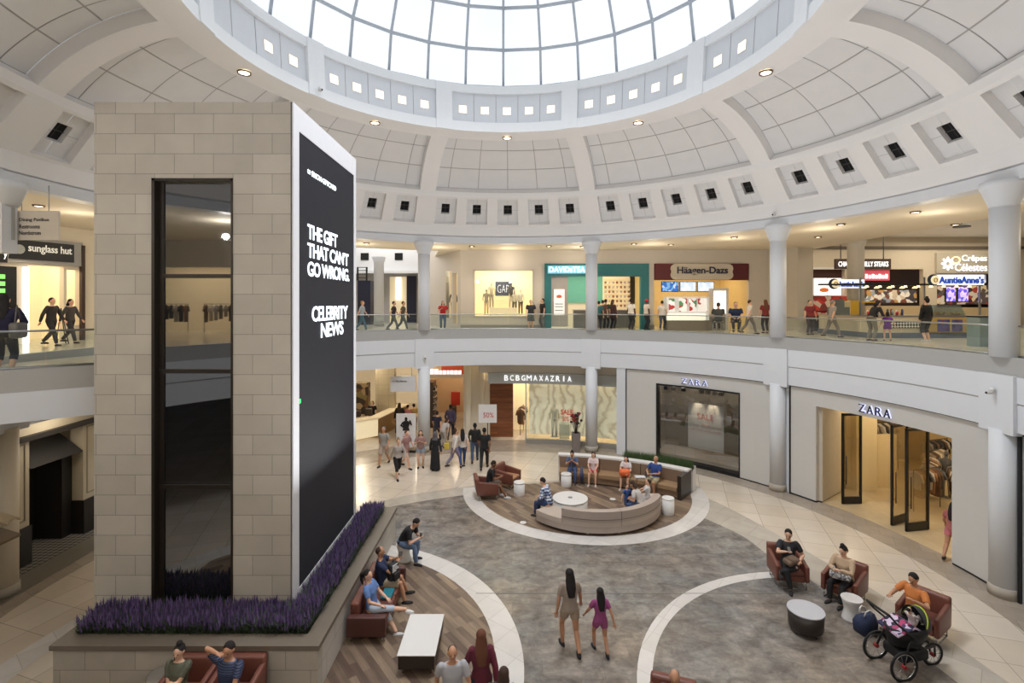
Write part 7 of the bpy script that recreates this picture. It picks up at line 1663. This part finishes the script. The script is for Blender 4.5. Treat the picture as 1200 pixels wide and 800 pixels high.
# tiled canopy
tcn = T('tiled_canopy', 'small canopy of pale barrel tiles jutting from the shopfront', 'canopy', (-11.5, 10.5, 2.4))
TL = mat('barrel_tile', (178, 160, 130), .7, var=.12, scale=4)
for i in range(5):
    for j in range(3):
        mb = MB(); y_ = 9.6+i*.36; x_ = -12.5+j*.5; z_ = 2.86-j*.16
        rr_ = [[(x_+t_*.56, y_+.16*math.cos(R(a_)), z_-t_*.17+.10*math.sin(R(a_))) for a_ in range(0, 181, 30)]+[(x_+t_*.56, y_+.13*math.cos(R(a_)), z_-t_*.17+.07*math.sin(R(a_))) for a_ in range(180, -1, -30)] for t_ in (0, 1)]
        mb.loft(rr_); P('barrel_tile', mb, TL, tcn)
mb = MB(); mb.box(-13.3, -11.0, 9.4, 11.25, 2.3, 2.36); mb.xf(lambda v: (v[0], v[1], v[2]-(v[0]+12.9)*.3+.25)); P('canopy_board', mb, mat('canopy_board', (120, 100, 76)), tcn)
mb = MB(); mb.box(-13.6, -13.3, 8.5, 12.3, 0, 4.1); P('wall_canopy_side', mb, CP, kind='structure')
# ---- behind the camera, seen in the lift glass
mb = MB(); mb.wall((-28, -3.2), (20, -3.2), UF, UC+.4, -.25, 0, [(8.5, 15.5, UF, 8.9)]); P('wall_behind_upper', mb, BEIGE, kind='structure')
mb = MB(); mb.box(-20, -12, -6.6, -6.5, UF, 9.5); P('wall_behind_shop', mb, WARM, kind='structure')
garment_rack('clothes rack in the lit shop behind the viewpoint', -17.5, -4.6, 0, 9, UF, 2.2); garment_rack('second clothes rack in the lit shop behind the viewpoint', -14.6, -4.8, 0, 9, UF, 2.2)
lamp('AREA', (-16, -4.8, 9.3), 200, (1, .86, .66), 5, sy=2)
mb = MB(); mb.box(-45, 45, -19, -18.8, 0, 12); mb.box(-45, -44.8, -19, 60, 0, 14); mb.box(44.8, 45, -19, 60, 0, 14); mb.box(-45, 45, 45, 45.2, 0, 14); P('wall_outer', mb, BEIGE, kind='structure')
finish_people()
# fill lamps under the galleries
for a in range(-110, 111, 22):
    x, y = pol(a, 14.2); lamp('POINT', (x, y, 3.85), 28, (1, .88, .72), .3)
for a in range(-105, 106, 15):
    x, y = pol(a, 14.6); lamp('POINT', (x, y, 9.5), 34, (1, .88, .70), .35)
for k in range(7):
    a = R(k*360/7); q = (CEN[0]+1.6*math.cos(a), CEN[1]+1.6*math.sin(a), 20.3) if k else (CEN[0], CEN[1], 20.6)
    lamp('SPOT', q, SPOTW, (.93, .96, 1), 1.2, spot=98)  # added unseen spots below the dome apex, standing in for skylight daylight
o = lamp('AREA', (1.5, CEN[1]-.3, 3.2), UPW, (.97, .98, 1), 11.4, rot=(PI, 0, 0)); o.data.shape = 'DISK'  # added unseen lamp facing up, stands in for light bounced onto the dome
for a in (150, 165, 180, 195, 210, 225, 240):
    x, y = pol(a, 14.4); lamp('POINT', (x, y, 9.6), BACKW_, (1, .96, .91), .1)  # added fill lamps behind the camera, brightening the tower front
w = bpy.data.worlds.new('sky'); SC.world = w; w.use_nodes = True
bg = w.node_tree.nodes['Background']; bg.inputs[0].default_value = (.9, .94, 1, 1); bg.inputs[1].default_value = .5
cam = bpy.data.cameras.new('camera'); co = bpy.data.objects.new('camera', cam); COL.objects.link(co)
co.location = (0, 0, EYE); co.rotation_euler = (R(90), 0, 0); cam.lens = FPX/1200*36; cam.sensor_width = 36
cam.shift_y = -(400-HZ)/1200; cam.clip_start = .1; cam.clip_end = 300
SC.camera = co
SC.view_settings.view_transform = 'Standard'; SC.view_settings.look = 'None'; SC.view_settings.exposure = EXPO
SC.cycles.use_denoising = True
SC.cycles.max_bounces = 8; SC.cycles.diffuse_bounces = 4; SC.cycles.transparent_max_bounces = 16; SC.cycles.sample_clamp_indirect = 6; SC.cycles.caustics_reflective = False; SC.cycles.caustics_refractive = False
